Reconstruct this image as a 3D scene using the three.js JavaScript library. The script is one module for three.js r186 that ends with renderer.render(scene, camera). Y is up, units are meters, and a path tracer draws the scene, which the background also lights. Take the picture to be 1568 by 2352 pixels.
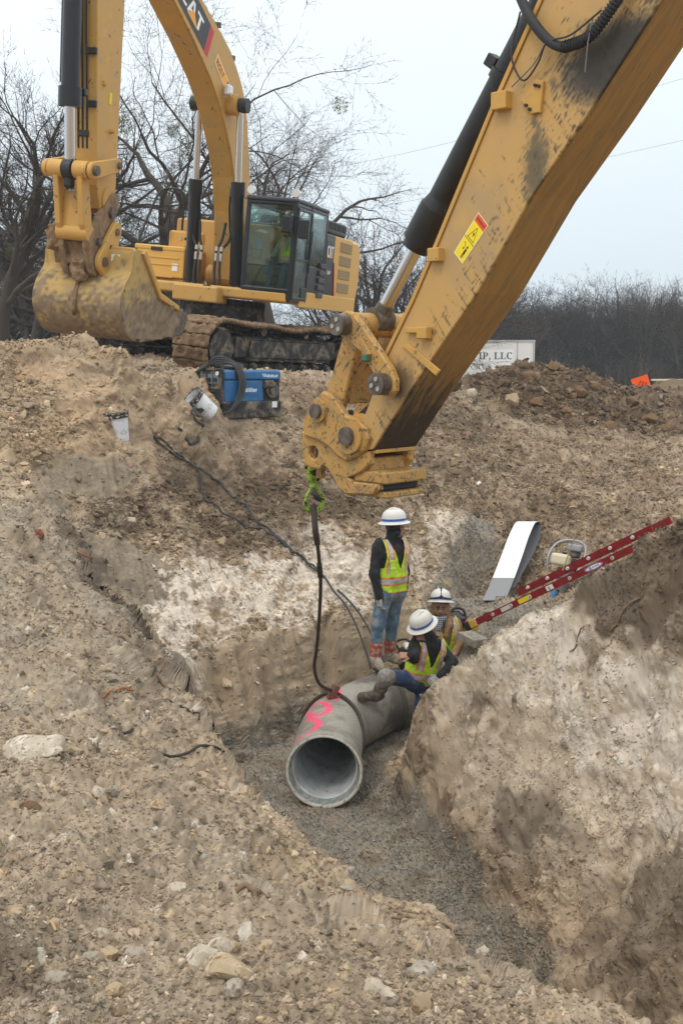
import * as THREE from 'three';
import { mergeGeometries, mergeVertices, toCreasedNormals } from 'three/addons/utils/BufferGeometryUtils.js';
import { RoundedBoxGeometry } from 'three/addons/geometries/RoundedBoxGeometry.js';
import { createNoise2D, createNoise3D } from 'simplex-noise';

// ---------------------------------------------------------------- camera, sky, sun, exposure
const scene = new THREE.Scene();
const FOCAL = 2600, PITCH = 0.1438;                       // in units of a picture 1568 x 2352
const camera = new THREE.PerspectiveCamera(2 * Math.atan(1176 / FOCAL) * 180 / Math.PI, 682 / 1024, 0.1, 2000);
camera.position.set(0, 0, 0);
camera.rotation.set(-PITCH, 0, 0);
camera.focus = 12.5;
//camera.userData.fStop = 11;

{ // overcast sky: bright white above, a little bluer and dimmer towards the horizon
  const w = 256, h = 128, d = new Float32Array(w * h * 4);
  for (let j = 0; j < h; j++) for (let i = 0; i < w; i++) {
    const el = ((j + .5) / h - .5) * Math.PI, az = (i + .5) / w * 2 * Math.PI;
    const t = Math.max(0, Math.sin(el));
    const cl = 1 + .035 * Math.sin(az * 2 + 1 + 3 * t) * Math.cos(az * 3 + 5 * t) + .02 * Math.sin(az * 5 + 9 * t);
    const b = (.93 + .68 * t) * cl, k = Math.pow(1 - t, 2.0);
    const o = (j * w + i) * 4;
    d[o] = b * (.955 - .125 * k); d[o + 1] = b * (1.0 - .055 * k); d[o + 2] = b * (1.005 + .03 * k); d[o + 3] = 1;
  }
  const sky = new THREE.DataTexture(d, w, h, THREE.RGBAFormat, THREE.FloatType);
  sky.mapping = THREE.EquirectangularReflectionMapping; sky.magFilter = THREE.LinearFilter; sky.minFilter = THREE.LinearFilter;
  sky.needsUpdate = true;
  scene.background = sky; scene.environment = sky;
}
const sun = new THREE.DirectionalLight(0xfff4e6, 0.9);
sun.position.set(-16, 42, 14); sun.target.position.set(0, -2, -12);
sun.castShadow = true; sun.shadow.radius = 34; sun.shadow.mapSize.set(2048, 2048);
Object.assign(sun.shadow.camera, { left: -30, right: 30, top: 30, bottom: -30, near: 1, far: 120 });
scene.add(sun, sun.target);

const renderer = new THREE.WebGLRenderer({ antialias: true });
renderer.setSize(682, 1024);
renderer.toneMapping = THREE.LinearToneMapping;
renderer.toneMappingExposure = 1.06;
renderer.shadowMap.enabled = true;

// ---------------------------------------------------------------- helpers
let seed = 12345;
const rnd = () => { seed |= 0; seed = seed + 0x6D2B79F5 | 0; let t = Math.imul(seed ^ seed >>> 15, 1 | seed); t = t + Math.imul(t ^ t >>> 7, 61 | t) ^ t; return ((t ^ t >>> 14) >>> 0) / 4294967296; };
const reseed = s => { seed = s; };
const rr = (a, b) => a + (b - a) * rnd();
const n2 = createNoise2D(rnd), n3 = createNoise3D(rnd);
const clamp = (v, a = 0, b = 1) => v < a ? a : v > b ? b : v;
const sm = (a, b, v) => { const t = clamp((v - a) / (b - a)); return t * t * (3 - 2 * t); };
const mix = (a, b, t) => a + (b - a) * t;
const mix3 = (a, b, t) => [mix(a[0], b[0], t), mix(a[1], b[1], t), mix(a[2], b[2], t)];
const V = (x, y, z) => new THREE.Vector3(x, y, z);
const cP = Math.cos(PITCH), sP = Math.sin(PITCH);
// a picture position seen at forward distance F metres -> world point
function P(px, py, F) {
  const dx = (px - 784) / FOCAL, dy = (1176 - py) / FOCAL, f = cP + dy * sP;
  return V(dx / f * F, (dy * cP - sP) / f * F, -F);
}
const fbm3 = (x, y, z, o = 4) => { let s = 0, a = .5, f = 1; for (let i = 0; i < o; i++) { s += a * n3(x * f, y * f, z * f); a *= .5; f *= 2.03; } return s; };
const fbm2 = (x, y, o = 4) => { let s = 0, a = .5, f = 1; for (let i = 0; i < o; i++) { s += a * n2(x * f, y * f); a *= .5; f *= 2.03; } return s; };
const taken = {};
function numbered(name) { const n = taken[name] = (taken[name] ?? -1) + 1; return n ? `${name}_${String(n).padStart(3, '0')}` : name; }
function tag(o, label, category, group, kind) {
  o.userData.label = label; if (category) o.userData.category = category;
  if (group) o.userData.group = group; if (kind) o.userData.kind = kind; return o;
}
function shadows(o) { o.castShadow = true; o.receiveShadow = true; return o; }
function thing(name, label, category, pos = [0, 0, 0], group) {
  const g = new THREE.Group(); g.name = numbered(name); g.position.set(...pos); scene.add(g);
  return tag(g, label, category, group);
}
function prep(g) { // plain non-indexed geometry with position, normal, uv (box-projected, metres)
  if (g.index) g = g.toNonIndexed(); else g = g.clone();
  for (const k of Object.keys(g.attributes)) if (!['position', 'normal', 'color'].includes(k)) g.deleteAttribute(k);
  if (!g.attributes.normal) g.computeVertexNormals();
  const p = g.attributes.position, n = p.count, uv = new Float32Array(n * 2), a = V(), b = V(), c = V();
  for (let i = 0; i < n; i += 3) {
    a.fromBufferAttribute(p, i); b.fromBufferAttribute(p, i + 1).sub(a); c.fromBufferAttribute(p, i + 2).sub(a);
    b.cross(c); const X = Math.abs(b.x), Y = Math.abs(b.y), Z = Math.abs(b.z);
    for (let k = i; k < i + 3; k++) {
      const x = p.getX(k), y = p.getY(k), z = p.getZ(k);
      uv[k * 2] = X > Y && X > Z ? z : x; uv[k * 2 + 1] = Y >= X && Y >= Z ? z : y;
    }
  }
  g.setAttribute('uv', new THREE.BufferAttribute(uv, 2)); g.morphAttributes = {}; return g;
}
function part(name, geoms, mat, parent) {
  const list = (Array.isArray(geoms) ? geoms : [geoms]).map(prep);
  const col = list.some(g => g.attributes.color);
  if (col) for (const g of list) if (!g.attributes.color) g.setAttribute('color', new THREE.BufferAttribute(new Float32Array(g.attributes.position.count * 3).fill(1), 3));
  const m = shadows(new THREE.Mesh(list.length > 1 ? mergeGeometries(list) : list[0], mat));
  m.name = name; if (parent) parent.add(m); return m;
}
function solo(name, geoms, mat, label, category, group) { const m = part(numbered(name), geoms, mat, scene); return tag(m, label, category, group); }
const at = (g, x = 0, y = 0, z = 0, rx = 0, ry = 0, rz = 0) => { if (rx) g.rotateX(rx); if (ry) g.rotateY(ry); if (rz) g.rotateZ(rz); return g.translate(x, y, z); };
const box = (w, h, d, x = 0, y = 0, z = 0, r = .008) => at(r > 0 ? new RoundedBoxGeometry(w, h, d, 1, Math.min(r, w / 2.2, h / 2.2, d / 2.2)) : new THREE.BoxGeometry(w, h, d), x, y, z);
const cyl = (r1, r2, h, n = 16) => new THREE.CylinderGeometry(r1, r2, h, n);
// cylinder between two points
function rod(a, b, r1, r2 = r1, n = 10, open = false) {
  const d = b.clone().sub(a), L = d.length(), g = new THREE.CylinderGeometry(r2, r1, L, n, 1, open);
  g.translate(0, L / 2, 0); g.applyQuaternion(new THREE.Quaternion().setFromUnitVectors(V(0, 1, 0), d.normalize())); return g.translate(a.x, a.y, a.z);
}
const tube = (pts, r, seg = 40, n = 7) => new THREE.TubeGeometry(new THREE.CatmullRomCurve3(pts, false, 'centripetal'), seg, r, n, false);
// extrude an outline given as [u, v] pairs; thickness along +z, centred; corner bevel
function plate(outline, thick, bevel = .008, holes = []) {
  const s = new THREE.Shape(outline.map(p => new THREE.Vector2(p[0], p[1])));
  for (const h of holes) s.holes.push(new THREE.Path(h.map(p => new THREE.Vector2(p[0], p[1]))));
  const g = new THREE.ExtrudeGeometry(s, { depth: Math.max(thick - 2 * bevel, .001), bevelEnabled: bevel > 0, bevelThickness: bevel, bevelSize: bevel, bevelOffset: -bevel, bevelSegments: 1, curveSegments: 8 });
  return g.translate(0, 0, -Math.max(thick - 2 * bevel, .001) / 2);
}
const circ = (cx, cy, r, n = 20, a0 = 0, a1 = Math.PI * 2) => Array.from({ length: n + (a1 - a0 < 6.2 ? 1 : 0) }, (_, i) => { const a = a0 + (a1 - a0) * i / n; return [cx + r * Math.cos(a), cy + r * Math.sin(a)]; });
// outline hugging a row of discs (convex-ish hull of circles)
function hull(discs, n = 28) {
  const pts = discs.flatMap(([x, y, r]) => circ(x, y, r, n)).sort((a, b) => a[0] - b[0] || a[1] - b[1]);
  const cr = (o, a, b) => (a[0] - o[0]) * (b[1] - o[1]) - (a[1] - o[1]) * (b[0] - o[0]), half = ps => { const h = []; for (const p of ps) { while (h.length > 1 && cr(h[h.length - 2], h[h.length - 1], p) <= 0) h.pop(); h.push(p); } h.pop(); return h; };
  return [...half(pts), ...half(pts.slice().reverse())];
}
// displace vertices along their normals by a field, after welding
function lumpy(g, amp, freq, oct = 3, off = 0) {
  g = g.clone(); g.deleteAttribute('uv'); g.deleteAttribute('normal'); g = mergeVertices(g, 1e-4); g.computeVertexNormals();
  const p = g.attributes.position, n = g.attributes.normal;
  for (let i = 0; i < p.count; i++) {
    const d = amp * 2 * fbm3(p.getX(i) * freq + off, p.getY(i) * freq, p.getZ(i) * freq, oct);
    p.setXYZ(i, p.getX(i) + n.getX(i) * d, p.getY(i) + n.getY(i) * d, p.getZ(i) + n.getZ(i) * d);
  }
  g.computeVertexNormals(); return g;
}
// tileable noise texture helpers
function dataTex(size, fn, srgb = true, rep = 1) {
  const d = new Uint8Array(size * size * 4);
  for (let j = 0; j < size; j++) for (let i = 0; i < size; i++) { const c = fn(i / size, j / size), o = (j * size + i) * 4; for (let k = 0; k < 3; k++) d[o + k] = clamp(c[k], 0, 1) * 255; d[o + 3] = 255; }
  const t = new THREE.DataTexture(d, size, size); t.wrapS = t.wrapT = THREE.RepeatWrapping; t.magFilter = THREE.LinearFilter; t.minFilter = THREE.LinearMipmapLinearFilter; t.generateMipmaps = true;
  if (srgb) t.colorSpace = THREE.SRGBColorSpace; t.repeat.set(rep, rep); t.needsUpdate = true; return t;
}
const tn = (u, v, f, o = 0) => { // tileable noise on the torus
  const a = u * 2 * Math.PI, b = v * 2 * Math.PI, R = f / (2 * Math.PI); const c = Math.cos(a) * R, s = Math.sin(a) * R, e = Math.cos(b) * R, g = Math.sin(b) * R;
  return .5 * (n3(c + o + e * .73, s + g * .69, e * .68 - g * .3 + 7.7 * o) + n3(c * .71 - g * .7 + 31 + o, e + s * .72, s * .69 + g * .72 - o));
};
const tfbm = (u, v, f, o = 0, oct = 4) => { let s = 0, a = .55; for (let k = 0; k < oct; k++) { s += a * tn(u, v, f, o + k * 3.1); a *= .55; f *= 2; } return s; };
const std = (o) => new THREE.MeshStandardMaterial({ roughness: .8, metalness: 0, ...o });
const lin = (r, g, b) => new THREE.Color().setRGB(r, g, b);

// ---------------------------------------------------------------- terrain
const W0 = (x, y, F) => V(x, y, -F);
const GX0 = -13, GX1 = 13, GF0 = -5, GF1 = 34, GC = .026;
const NX = Math.round((GX1 - GX0) / GC), NF = Math.round((GF1 - GF0) / GC);
const H = new Float32Array(NX * NF);
{
  const pts = [];
  const add = (...ps) => { for (const p of ps) pts.push([p.x, -p.z, p.y]); };
  const line = (ps, step = .3) => { for (let i = 0; i < ps.length; i++) { add(ps[i]); if (i + 1 < ps.length) { const L = ps[i].distanceTo(ps[i + 1]), n = Math.floor(L / step); for (let k = 1; k < n; k++) add(ps[i].clone().lerp(ps[i + 1], k / n)); } } };
  const Q = l => l.map(a => a.length === 4 ? W0(a[0], a[1], a[2]) : P(...a));   // [px,py,F] or [x,y,F,1]
  // near bank
  line(Q([[-9, -1.2, -4, 1], [0, -1.5, -4, 1], [9, -1.2, -4, 1]]), 3);
  add(...Q([[-12, -1.0, 2, 1], [-12, -.9, 6, 1], [-4, -1.55, 0, 1], [0, -1.58, 0, 1], [1.2, -1.62, 0, 1], [-8, -1.25, 4, 1], [-4, -1.5, 3, 1], [-5, -1.4, 7, 1], [-9, -1.0, 9, 1]]));
  add(...Q([[0, 2352, 2.5], [400, 2352, 2.5], [800, 2352, 2.53], [1150, 2352, 2.62], [1350, 2352, 2.7], [0, 2000, 3.3], [400, 2000, 3.38], [700, 2070, 3.5], [950, 2180, 3.3], [0, 1700, 4.6], [300, 1720, 4.75], [450, 1780, 4.95], [0, 1500, 6.0], [200, 1500, 6.5], [330, 1520, 7], [0, 1300, 8.3], [120, 1330, 8.9], [0, 1180, 10]]));
  // lip of the near bank
  const lip = Q([[-5.8, -1.3, 13, 1], [40, 1110, 12], [120, 1210, 11], [200, 1310, 10.1], [300, 1420, 9.1], [382, 1520, 7.9], [442, 1632, 6.8], [522, 1752, 5.9], [598, 1834, 5.35], [674, 1910, 4.95], [722, 1956, 4.75], [768, 2010, 4.5], [798, 2072, 4.3], [899, 2108, 4.12], [1024, 2093, 4.2], [1069, 2113, 4.05], [1104, 2188, 3.65], [1209, 2253, 3.28], [1334, 2278, 3.1], [1409, 2338, 2.88], [1568, 2350, 2.75], [1.5, -1.75, 2.2, 1], [2.4, -1.7, 1.4, 1], [4, -1.6, .4, 1], [8, -1.5, -1, 1]]);
  line(lip, .2);
  // floor below the near bank (hidden side), then the floor, then the face on the right
  line(Q([[-1.35, -4.2, 11.2, 1], [-1.15, -4.35, 10.2, 1], [-.75, -4.35, 8.6, 1], [-.3, -4.35, 7.2, 1], [.1, -4.35, 6.1, 1], [.4, -4.35, 5.2, 1], [.75, -4.35, 4.4, 1], [1.1, -4.35, 3.7, 1], [1.8, -4.3, 2.8, 1], [3, -4.2, 1.8, 1], [5, -4.1, .8, 1], [8.5, -4, -.2, 1]]), .2);
  add(...Q([[0, -4.36, 9.2, 1], [.1, -4.36, 10.2, 1], [-.5, -4.34, 10.6, 1], [.4, -4.38, 8, 1], [.8, -4.36, 6.8, 1], [.9, -4.35, 5.2, 1], [.3, -4.37, 11.2, 1], [-.2, -4.36, 11.8, 1]]));
  line(Q([[1.0, -4.3, 11.7, 1], [.72, -4.35, 11.3, 1], [.66, -4.35, 10.9, 1], [.68, -4.35, 10.2, 1], [.72, -4.33, 9.7, 1], [.93, -4.34, 9.15, 1], [1.0, -4.34, 8.45, 1], [1.14, -4.33, 7.8, 1], [1.3, -4.3, 7.3, 1], [1.3, -4.3, 6.2, 1], [1.36, -4.3, 5.0, 1], [1.7, -4.3, 4.0, 1], [2.3, -4.25, 3.2, 1], [3.6, -4.15, 2.5, 1], [5.5, -4, 1.7, 1], [8.8, -3.9, .9, 1]]), .2);
  line(Q([[938, 1700, 10.75], [1000, 1800, 9.75], [1100, 1815, 8.85], [1200, 1850, 8.1], [1330, 1925, 7.38], [1450, 1850, 7.2], [1568, 1800, 6.7], [2.35, -2.5, 5.8, 1], [3.2, -2.3, 4.8, 1], [4.5, -2.2, 4, 1], [8.8, -2.1, 3, 1]]), .2);
  line(Q([[942, 1655, 10.7], [960, 1618, 10.55], [1000, 1568, 10.25], [1060, 1518, 9.85], [1150, 1468, 9.4], [1250, 1408, 9.0], [1350, 1330, 8.6], [1450, 1276, 8.2], [1568, 1212, 7.8], [3.4, -.95, 6.6, 1], [5, -.85, 5.6, 1], [9, -.8, 4.6, 1]]), .2);
  add(...Q([[1050, 1650, 9.75], [1200, 1600, 8.75], [1350, 1600, 7.9], [1450, 1500, 7.7], [1568, 1450, 7.15]]));
  // back of that mass and the trench behind it
  line(Q([[.98, -3.5, 11.0, 1], [1.25, -3.0, 10.6, 1], [1.6, -2.6, 10.1, 1], [2.0, -2.2, 9.7, 1], [2.5, -1.8, 9.3, 1], [3.2, -1.35, 8.9, 1], [5, -1.05, 8.2, 1], [12, -.8, 7.5, 1]]), .25);
  line(Q([[1.15, -4.25, 11.45, 1], [1.6, -3.95, 11.2, 1], [2.1, -3.5, 10.9, 1], [2.7, -2.9, 10.6, 1], [3.4, -2.1, 10.4, 1], [4.6, -1.6, 10.2, 1], [7, -1.4, 10, 1], [12, -1.3, 10, 1]]), .25);
  add(...Q([[.9, -4.3, 12.0, 1], [1.1, -4.0, 12.8, 1], [1.55, -3.42, 13.3, 1], [1.7, -3.8, 12.2, 1], [2.1, -3.3, 13.4, 1], [2.6, -2.95, 12.4, 1], [2.8, -3.0, 13.6, 1], [3.6, -2.3, 12.6, 1], [5, -2.0, 13, 1], [8, -1.8, 13, 1], [12, -1.6, 13, 1], [.62, -4.2, 12.9, 1], [1.3, -3.75, 13.0, 1]]));
  // foot and head of the low cut wall at the back
  line(Q([[-1.45, -4.1, 11.3, 1], [-1.05, -4.34, 11.6, 1], [-.75, -4.34, 12.1, 1], [-.35, -4.33, 12.6, 1], [.1, -4.3, 13.2, 1], [.55, -4.1, 13.65, 1], [1.0, -3.75, 14.2, 1], [1.4, -3.55, 15, 1], [1130, 1390, 15.4]]), .15);
  line(Q([[410, 1560, 10.9], [440, 1520, 11.4], [500, 1480, 11.75], [560, 1470, 12.05], [630, 1462, 12.4], [700, 1450, 12.75], [770, 1432, 13.15], [830, 1412, 13.5], [960, 1372, 14.35], [1040, 1370, 15.0], [1090, 1380, 15.5]]), .15);
  // slope above it
  line(Q([[250, 1235, 12.6], [320, 1240, 12.8], [400, 1250, 12.9], [480, 1275, 13.1], [560, 1282, 13.3], [640, 1255, 13.7], [700, 1230, 14.1], [780, 1220, 14.5], [850, 1230, 14.75], [920, 1235, 15.1], [1000, 1228, 15.5], [1090, 1200, 16.3]]), .25);
  add(...Q([[330, 1420, 11.6], [400, 1380, 12.1], [300, 1330, 11.9], [500, 1370, 12.5], [640, 1350, 13.1], [780, 1320, 13.9], [900, 1310, 14.6], [1000, 1300, 15.1], [1080, 1300, 15.9]]));
  line(Q([[-7, -1.0, 13.6, 1], [0, 1045, 12.9], [80, 1042, 13.1], [150, 1036, 13.2], [240, 1030, 13.4], [300, 1040, 13.6], [350, 1030, 14.2], [420, 1000, 15.2], [480, 982, 16.0], [560, 965, 16.8], [640, 958, 17.2], [720, 975, 17], [800, 1000, 16.8], [900, 1030, 17], [1000, 1060, 17.2], [1100, 1100, 17.8]]), .35);
  add(...Q([[420, 1120, 14.2], [560, 1130, 14.9], [700, 1110, 15.5], [820, 1110, 16], [920, 1130, 16.2], [1020, 1150, 16.7], [150, 1130, 12.9], [250, 1140, 13.0], [340, 1130, 13.5]]));
  // ground in front of the excavator
  line(Q([[-7.2, 0, 14.8, 1], [-60, 782, 14.6], [0, 784, 14.5], [100, 776, 14.4], [200, 772, 14.3], [300, 783, 14.3], [380, 800, 14.6], [420, 815, 15.1], [450, 838, 15.6], [520, 850, 16.2], [600, 852, 17.2], [700, 856, 18.6], [780, 860, 19.6], [900, 868, 20.2], [1000, 872, 20.6], [1060, 880, 20.8]]), .4);
  add(...Q([[100, 900, 13.9], [250, 900, 13.9], [380, 880, 14.6], [0, 960, 13.4], [200, 960, 13.6], [330, 960, 14.2], [440, 900, 15.6], [900, 950, 18.6], [780, 930, 18.3], [1000, 960, 19]]));
  add(...Q([[-9, -.3, 16, 1], [-5, -.25, 16.2, 1], [-3.6, -.3, 16.4, 1], [-5, -.4, 18, 1], [-2.6, -.36, 17.3, 1], [-1.9, -.38, 17.5, 1], [-1, -.42, 18.5, 1], [0, -.45, 20, 1], [.5, -.46, 21, 1], [-2.5, -.38, 20, 1], [-4.5, -.2, 20, 1], [-5, -.05, 22, 1], [-4, -.1, 24, 1], [-2.5, -.25, 22.5, 1], [-1.1, -.5, 20.6, 1], [-.2, -.62, 22.5, 1], [.6, -.7, 24, 1], [-2.6, -.3, 26, 1], [-7, -.4, 24, 1], [2, -.8, 23, 1], [1.5, -.9, 26, 1]]));
  // slope on the right at the back, spoil heap
  add(...Q([[1210, 1300, 16.2], [1300, 1335, 15.2], [1400, 1290, 14.7], [1500, 1225, 14.7], [1568, 1180, 15.2], [1180, 1220, 17], [1250, 1195, 17.6], [1400, 1150, 17.6], [1568, 1100, 18], [1200, 1090, 18.4], [1400, 1020, 20], [1568, 1000, 20.8], [1120, 990, 19.6], [1080, 920, 20.4], [1150, 960, 20.6], [1250, 980, 20.8], [1350, 975, 21], [1450, 985, 21.2], [6, -2.1, 18, 1], [9, -2, 18, 1], [12, -1.9, 20, 1], [9, -1.6, 22, 1]]));
  line(Q([[1080, 872, 21.4], [1130, 850, 22], [1180, 830, 22.4], [1240, 826, 22.5], [1300, 842, 22.7], [1350, 862, 22.9], [1400, 876, 23.1], [1470, 893, 23.6], [1568, 893, 24.4], [8.4, -.8, 25, 1], [12.5, -1, 26, 1]]), .4);
  add(...Q([[1180, 900, 21.4], [1300, 910, 21.6], [1400, 930, 21.9], [1500, 945, 22.2]]));
  line(Q([[-13, -1, 28, 1], [-6, -.8, 28.5, 1], [0, -1.1, 28.5, 1], [4, -1.8, 27.5, 1], [8, -2.1, 27.5, 1], [13, -2.3, 28.5, 1]]), 2);
  line(Q([[-14, -1.6, 35, 1], [0, -2, 35, 1], [14, -2.6, 35, 1]]), 3);
  add(...Q([[-14, -.6, 14, 1], [-14, -.6, 20, 1], [14, -1.5, 16, 1], [14, -1, 8, 1], [14, -.8, 4, 1], [14, -3.5, .5, 1], [14, -1.4, -5.2, 1], [-14, -1, -5.2, 1], [14, -2, 24, 1], [-14, -1, -1, 1]]));
  // Delaunay (Bowyer-Watson) over (x, F)
  const N = pts.length; reseed(77); for (const p of pts) { p[0] += rr(-.002, .002); p[1] += rr(-.002, .002); }
  pts.push([-400, -400, 0], [400, -400, 0], [0, 700, 0]);
  let tris = [[N, N + 1, N + 2]];
  const cc = t => { const [a, b, c] = t.map(i => pts[i]), d = 2 * (a[0] * (b[1] - c[1]) + b[0] * (c[1] - a[1]) + c[0] * (a[1] - b[1])), A = a[0] ** 2 + a[1] ** 2, B = b[0] ** 2 + b[1] ** 2, C = c[0] ** 2 + c[1] ** 2; const x = (A * (b[1] - c[1]) + B * (c[1] - a[1]) + C * (a[1] - b[1])) / d, y = (A * (c[0] - b[0]) + B * (a[0] - c[0]) + C * (b[0] - a[0])) / d; t.x = x; t.y = y; t.r = (a[0] - x) ** 2 + (a[1] - y) ** 2; return t; };
  tris.forEach(cc);
  for (let i = 0; i < N; i++) {
    const p = pts[i], keep = [], edges = new Map();
    for (const t of tris) if ((p[0] - t.x) ** 2 + (p[1] - t.y) ** 2 < t.r) { for (let k = 0; k < 3; k++) { const a = t[k], b = t[(k + 1) % 3], key = Math.min(a, b) * 10000 + Math.max(a, b); edges.has(key) ? edges.set(key, null) : edges.set(key, [a, b]); } } else keep.push(t);
    for (const e of edges.values()) if (e) keep.push(cc([e[0], e[1], i]));
    tris = keep;
  }
  H.fill(-99);
  for (const t of tris) {
    if (t.some(i => i >= N)) continue;
    const [a, b, c] = t.map(i => pts[i]), d = (b[1] - c[1]) * (a[0] - c[0]) + (c[0] - b[0]) * (a[1] - c[1]);
    const i0 = Math.max(0, Math.floor((Math.min(a[0], b[0], c[0]) - GX0) / GC)), i1 = Math.min(NX - 1, Math.ceil((Math.max(a[0], b[0], c[0]) - GX0) / GC)), j0 = Math.max(0, Math.floor((Math.min(a[1], b[1], c[1]) - GF0) / GC)), j1 = Math.min(NF - 1, Math.ceil((Math.max(a[1], b[1], c[1]) - GF0) / GC));
    for (let j = j0; j <= j1; j++) for (let i = i0; i <= i1; i++) {
      const x = GX0 + i * GC, y = GF0 + j * GC, u = ((b[1] - c[1]) * (x - c[0]) + (c[0] - b[0]) * (y - c[1])) / d, v = ((c[1] - a[1]) * (x - c[0]) + (a[0] - c[0]) * (y - c[1])) / d;
      if (u >= -1e-6 && v >= -1e-6 && u + v <= 1 + 1e-6) H[j * NX + i] = u * a[2] + v * b[2] + (1 - u - v) * c[2];
    }
  }
  for (let i = 1; i < H.length; i++) if (H[i] < -90) H[i] = H[i - 1];
  const blur = (R) => { const T = new Float32Array(H.length); for (const dir of [0, 1]) { const st = dir ? NX : 1, S = dir ? H : H; for (let j = 0; j < NF; j++) for (let i = 0; i < NX; i++) { let s = 0, n = 0; for (let k = -R; k <= R; k++) { const q = (dir ? j : i) + k; if (q < 0 || q >= (dir ? NF : NX)) continue; s += S[j * NX + i + k * st]; n++; } T[j * NX + i] = s / n; } H.set(T); } };
  blur(2); blur(2);
}
const FAR_Y = -2.9;
function heightBase(x, F) {
  const xc = clamp(x, GX0, GX1 - 2 * GC), fc = clamp(F, GF0, GF1 - 2 * GC), u = (xc - GX0) / GC, v = (fc - GF0) / GC, i = Math.floor(u), j = Math.floor(v), a = u - i, b = v - j, o = j * NX + i;
  const h = (H[o] * (1 - a) + H[o + 1] * a) * (1 - b) + (H[o + NX] * (1 - a) + H[o + NX + 1] * a) * b;
  const d = Math.hypot(x - xc, F - fc); return d > 0 ? mix(h, FAR_Y + .25 * n2(x * .02, F * .02), sm(0, 25, d)) : h;
}
// warped look-up so that edges run ragged
function height(x, F) {
  const w = sm(0, 3, F) * (1 - sm(26, 40, F));
  const wx = w * (.10 * n2(x * .9 + 5, F * .9) + .05 * n2(x * 2.7, F * 2.7 + 9)), wf = w * (.10 * n2(x * .9 - 15, F * .9 + 40) + .05 * n2(x * 2.7 + 60, F * 2.7));
  return heightBase(x + wx, F + wf);
}
// rounded and broken lumps: union of domes on a jittered 3-D lattice
const hsh = (a, b, c, s) => { let h = Math.imul(a, 374761393) ^ Math.imul(b, 668265263) ^ Math.imul(c, 1274126177) ^ Math.imul(s, 974711); h = Math.imul(h ^ h >>> 13, 1103515245); h ^= h >>> 16; h = Math.imul(h, 2246822519); return ((h ^ h >>> 15) >>> 0) / 4294967296; };
let lumpTone = 0;
function lumps(x, y, z, cell, dens, s) {
  const X = x / cell, Y = y / cell, Z = z / cell, ix = Math.floor(X), iy = Math.floor(Y), iz = Math.floor(Z); let m = 0; lumpTone = 0;
  for (let a = ix - 1; a <= ix + 1; a++) for (let b = iy - 1; b <= iy + 1; b++) for (let c = iz - 1; c <= iz + 1; c++) {
    if (hsh(a, b, c, s) > dens) continue;
    const r = .28 + .45 * hsh(a, b, c, s + 1) ** 2, dx = X - a - hsh(a, b, c, s + 2), dy = Y - b - hsh(a, b, c, s + 3), dz = Z - c - hsh(a, b, c, s + 4);
    const k = hsh(a, b, c, s + 5) * 6.28, ca = Math.cos(k), sa = Math.sin(k), ex = (dx * ca + dz * sa) * 1.25, ez = (dz * ca - dx * sa) * .85, d2 = (ex * ex + dy * dy + ez * ez) / (r * r);
    if (d2 < 1) { const e = Math.min(1, 1.3 * (1 - d2)) * r * .58; if (e > m) { m = e; lumpTone = hsh(a, b, c, s + 6); } }
  }
  return m * cell;
}
// narrow grooves left by bucket teeth in the cut wall
const grooves = [[584, 1385, 12.3, .055, -3.45, -2.7], [606, 1620, 12.2, .03, -4.2, -3.5], [507, 1650, 11.75, .045, -4.25, -3.6], [545, 1560, 12, .03, -3.9, -3.3], [660, 1500, 12.6, .025, -3.8, -3.2]].map(([px, py, F, r, y0, y1]) => ({ p: P(px, py, F), r, y0, y1 }));
// named patches of ground, each an ellipsoid in the world with a ragged edge
const blob = (px, py, F, rx, ry, rz, v = 1) => ({ p: P(px, py, F), rx, ry, rz, v });
const inBlob = (b, x, y, z, w) => { const d = Math.sqrt(((x - b.p.x) / b.rx) ** 2 + ((y - b.p.y) / b.ry) ** 2 + ((z - b.p.z) / b.rz) ** 2) + w; return d < 1.15 ? b.v * (1 - sm(.7, 1.1, d)) : 0; };
const sumBlobs = (l, x, y, z, w) => { let m = 0; for (const b of l) m = Math.max(m, inBlob(b, x, y, z, w)); return m; };
const whitePatches = [blob(640, 1830, 5.3, .14, .14, .5, .75), blob(560, 1740, 5.9, .14, .14, .5, .65), blob(705, 1905, 4.95, .14, .12, .4, .65), blob(470, 1625, 6.8, .14, .16, .5, .6), blob(620, 1360, 13.1, 1.2, .42, 1.1), blob(760, 1330, 13.9, .9, .45, 1), blob(480, 1330, 12.5, .7, .3, .7), blob(420, 1420, 11.8, .5, .22, .6, .9), blob(900, 1290, 14.7, .8, .3, .9, .8), blob(1020, 1210, 15.9, .6, .3, .9, .8), blob(720, 1250, 14.2, .7, .25, .7, .8), blob(980, 1320, 15, .5, .3, .6, .7), blob(1250, 1450, 8.9, .55, .3, .7, 1), blob(1170, 1510, 9.1, .5, .35, .6, .9), blob(1350, 1690, 7.8, .8, .24, .7, .95), blob(1500, 1710, 7.1, .6, .22, .6, 1.05), blob(1420, 1570, 7.6, .55, .2, .5, .9), blob(1280, 1580, 8.5, .4, .2, .5, .8), blob(1350, 1830, 7.4, .4, .2, .5, .6), blob(1480, 1850, 6.9, .5, .15, .5, .8), blob(1050, 1600, 9.9, .3, .4, .5, .5), blob(400, 1490, 11.4, .28, .5, .5, 1), blob(440, 1570, 11.2, .2, .35, .4, .7), blob(520, 1420, 12.1, .5, .3, .5, .7), blob(1540, 1640, 7.0, .3, .3, .4, .9), blob(450, 1480, 11.4, .25, .3, .4, .9), blob(1500, 1420, 7.4, .3, .14, .3, .8)];
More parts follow.
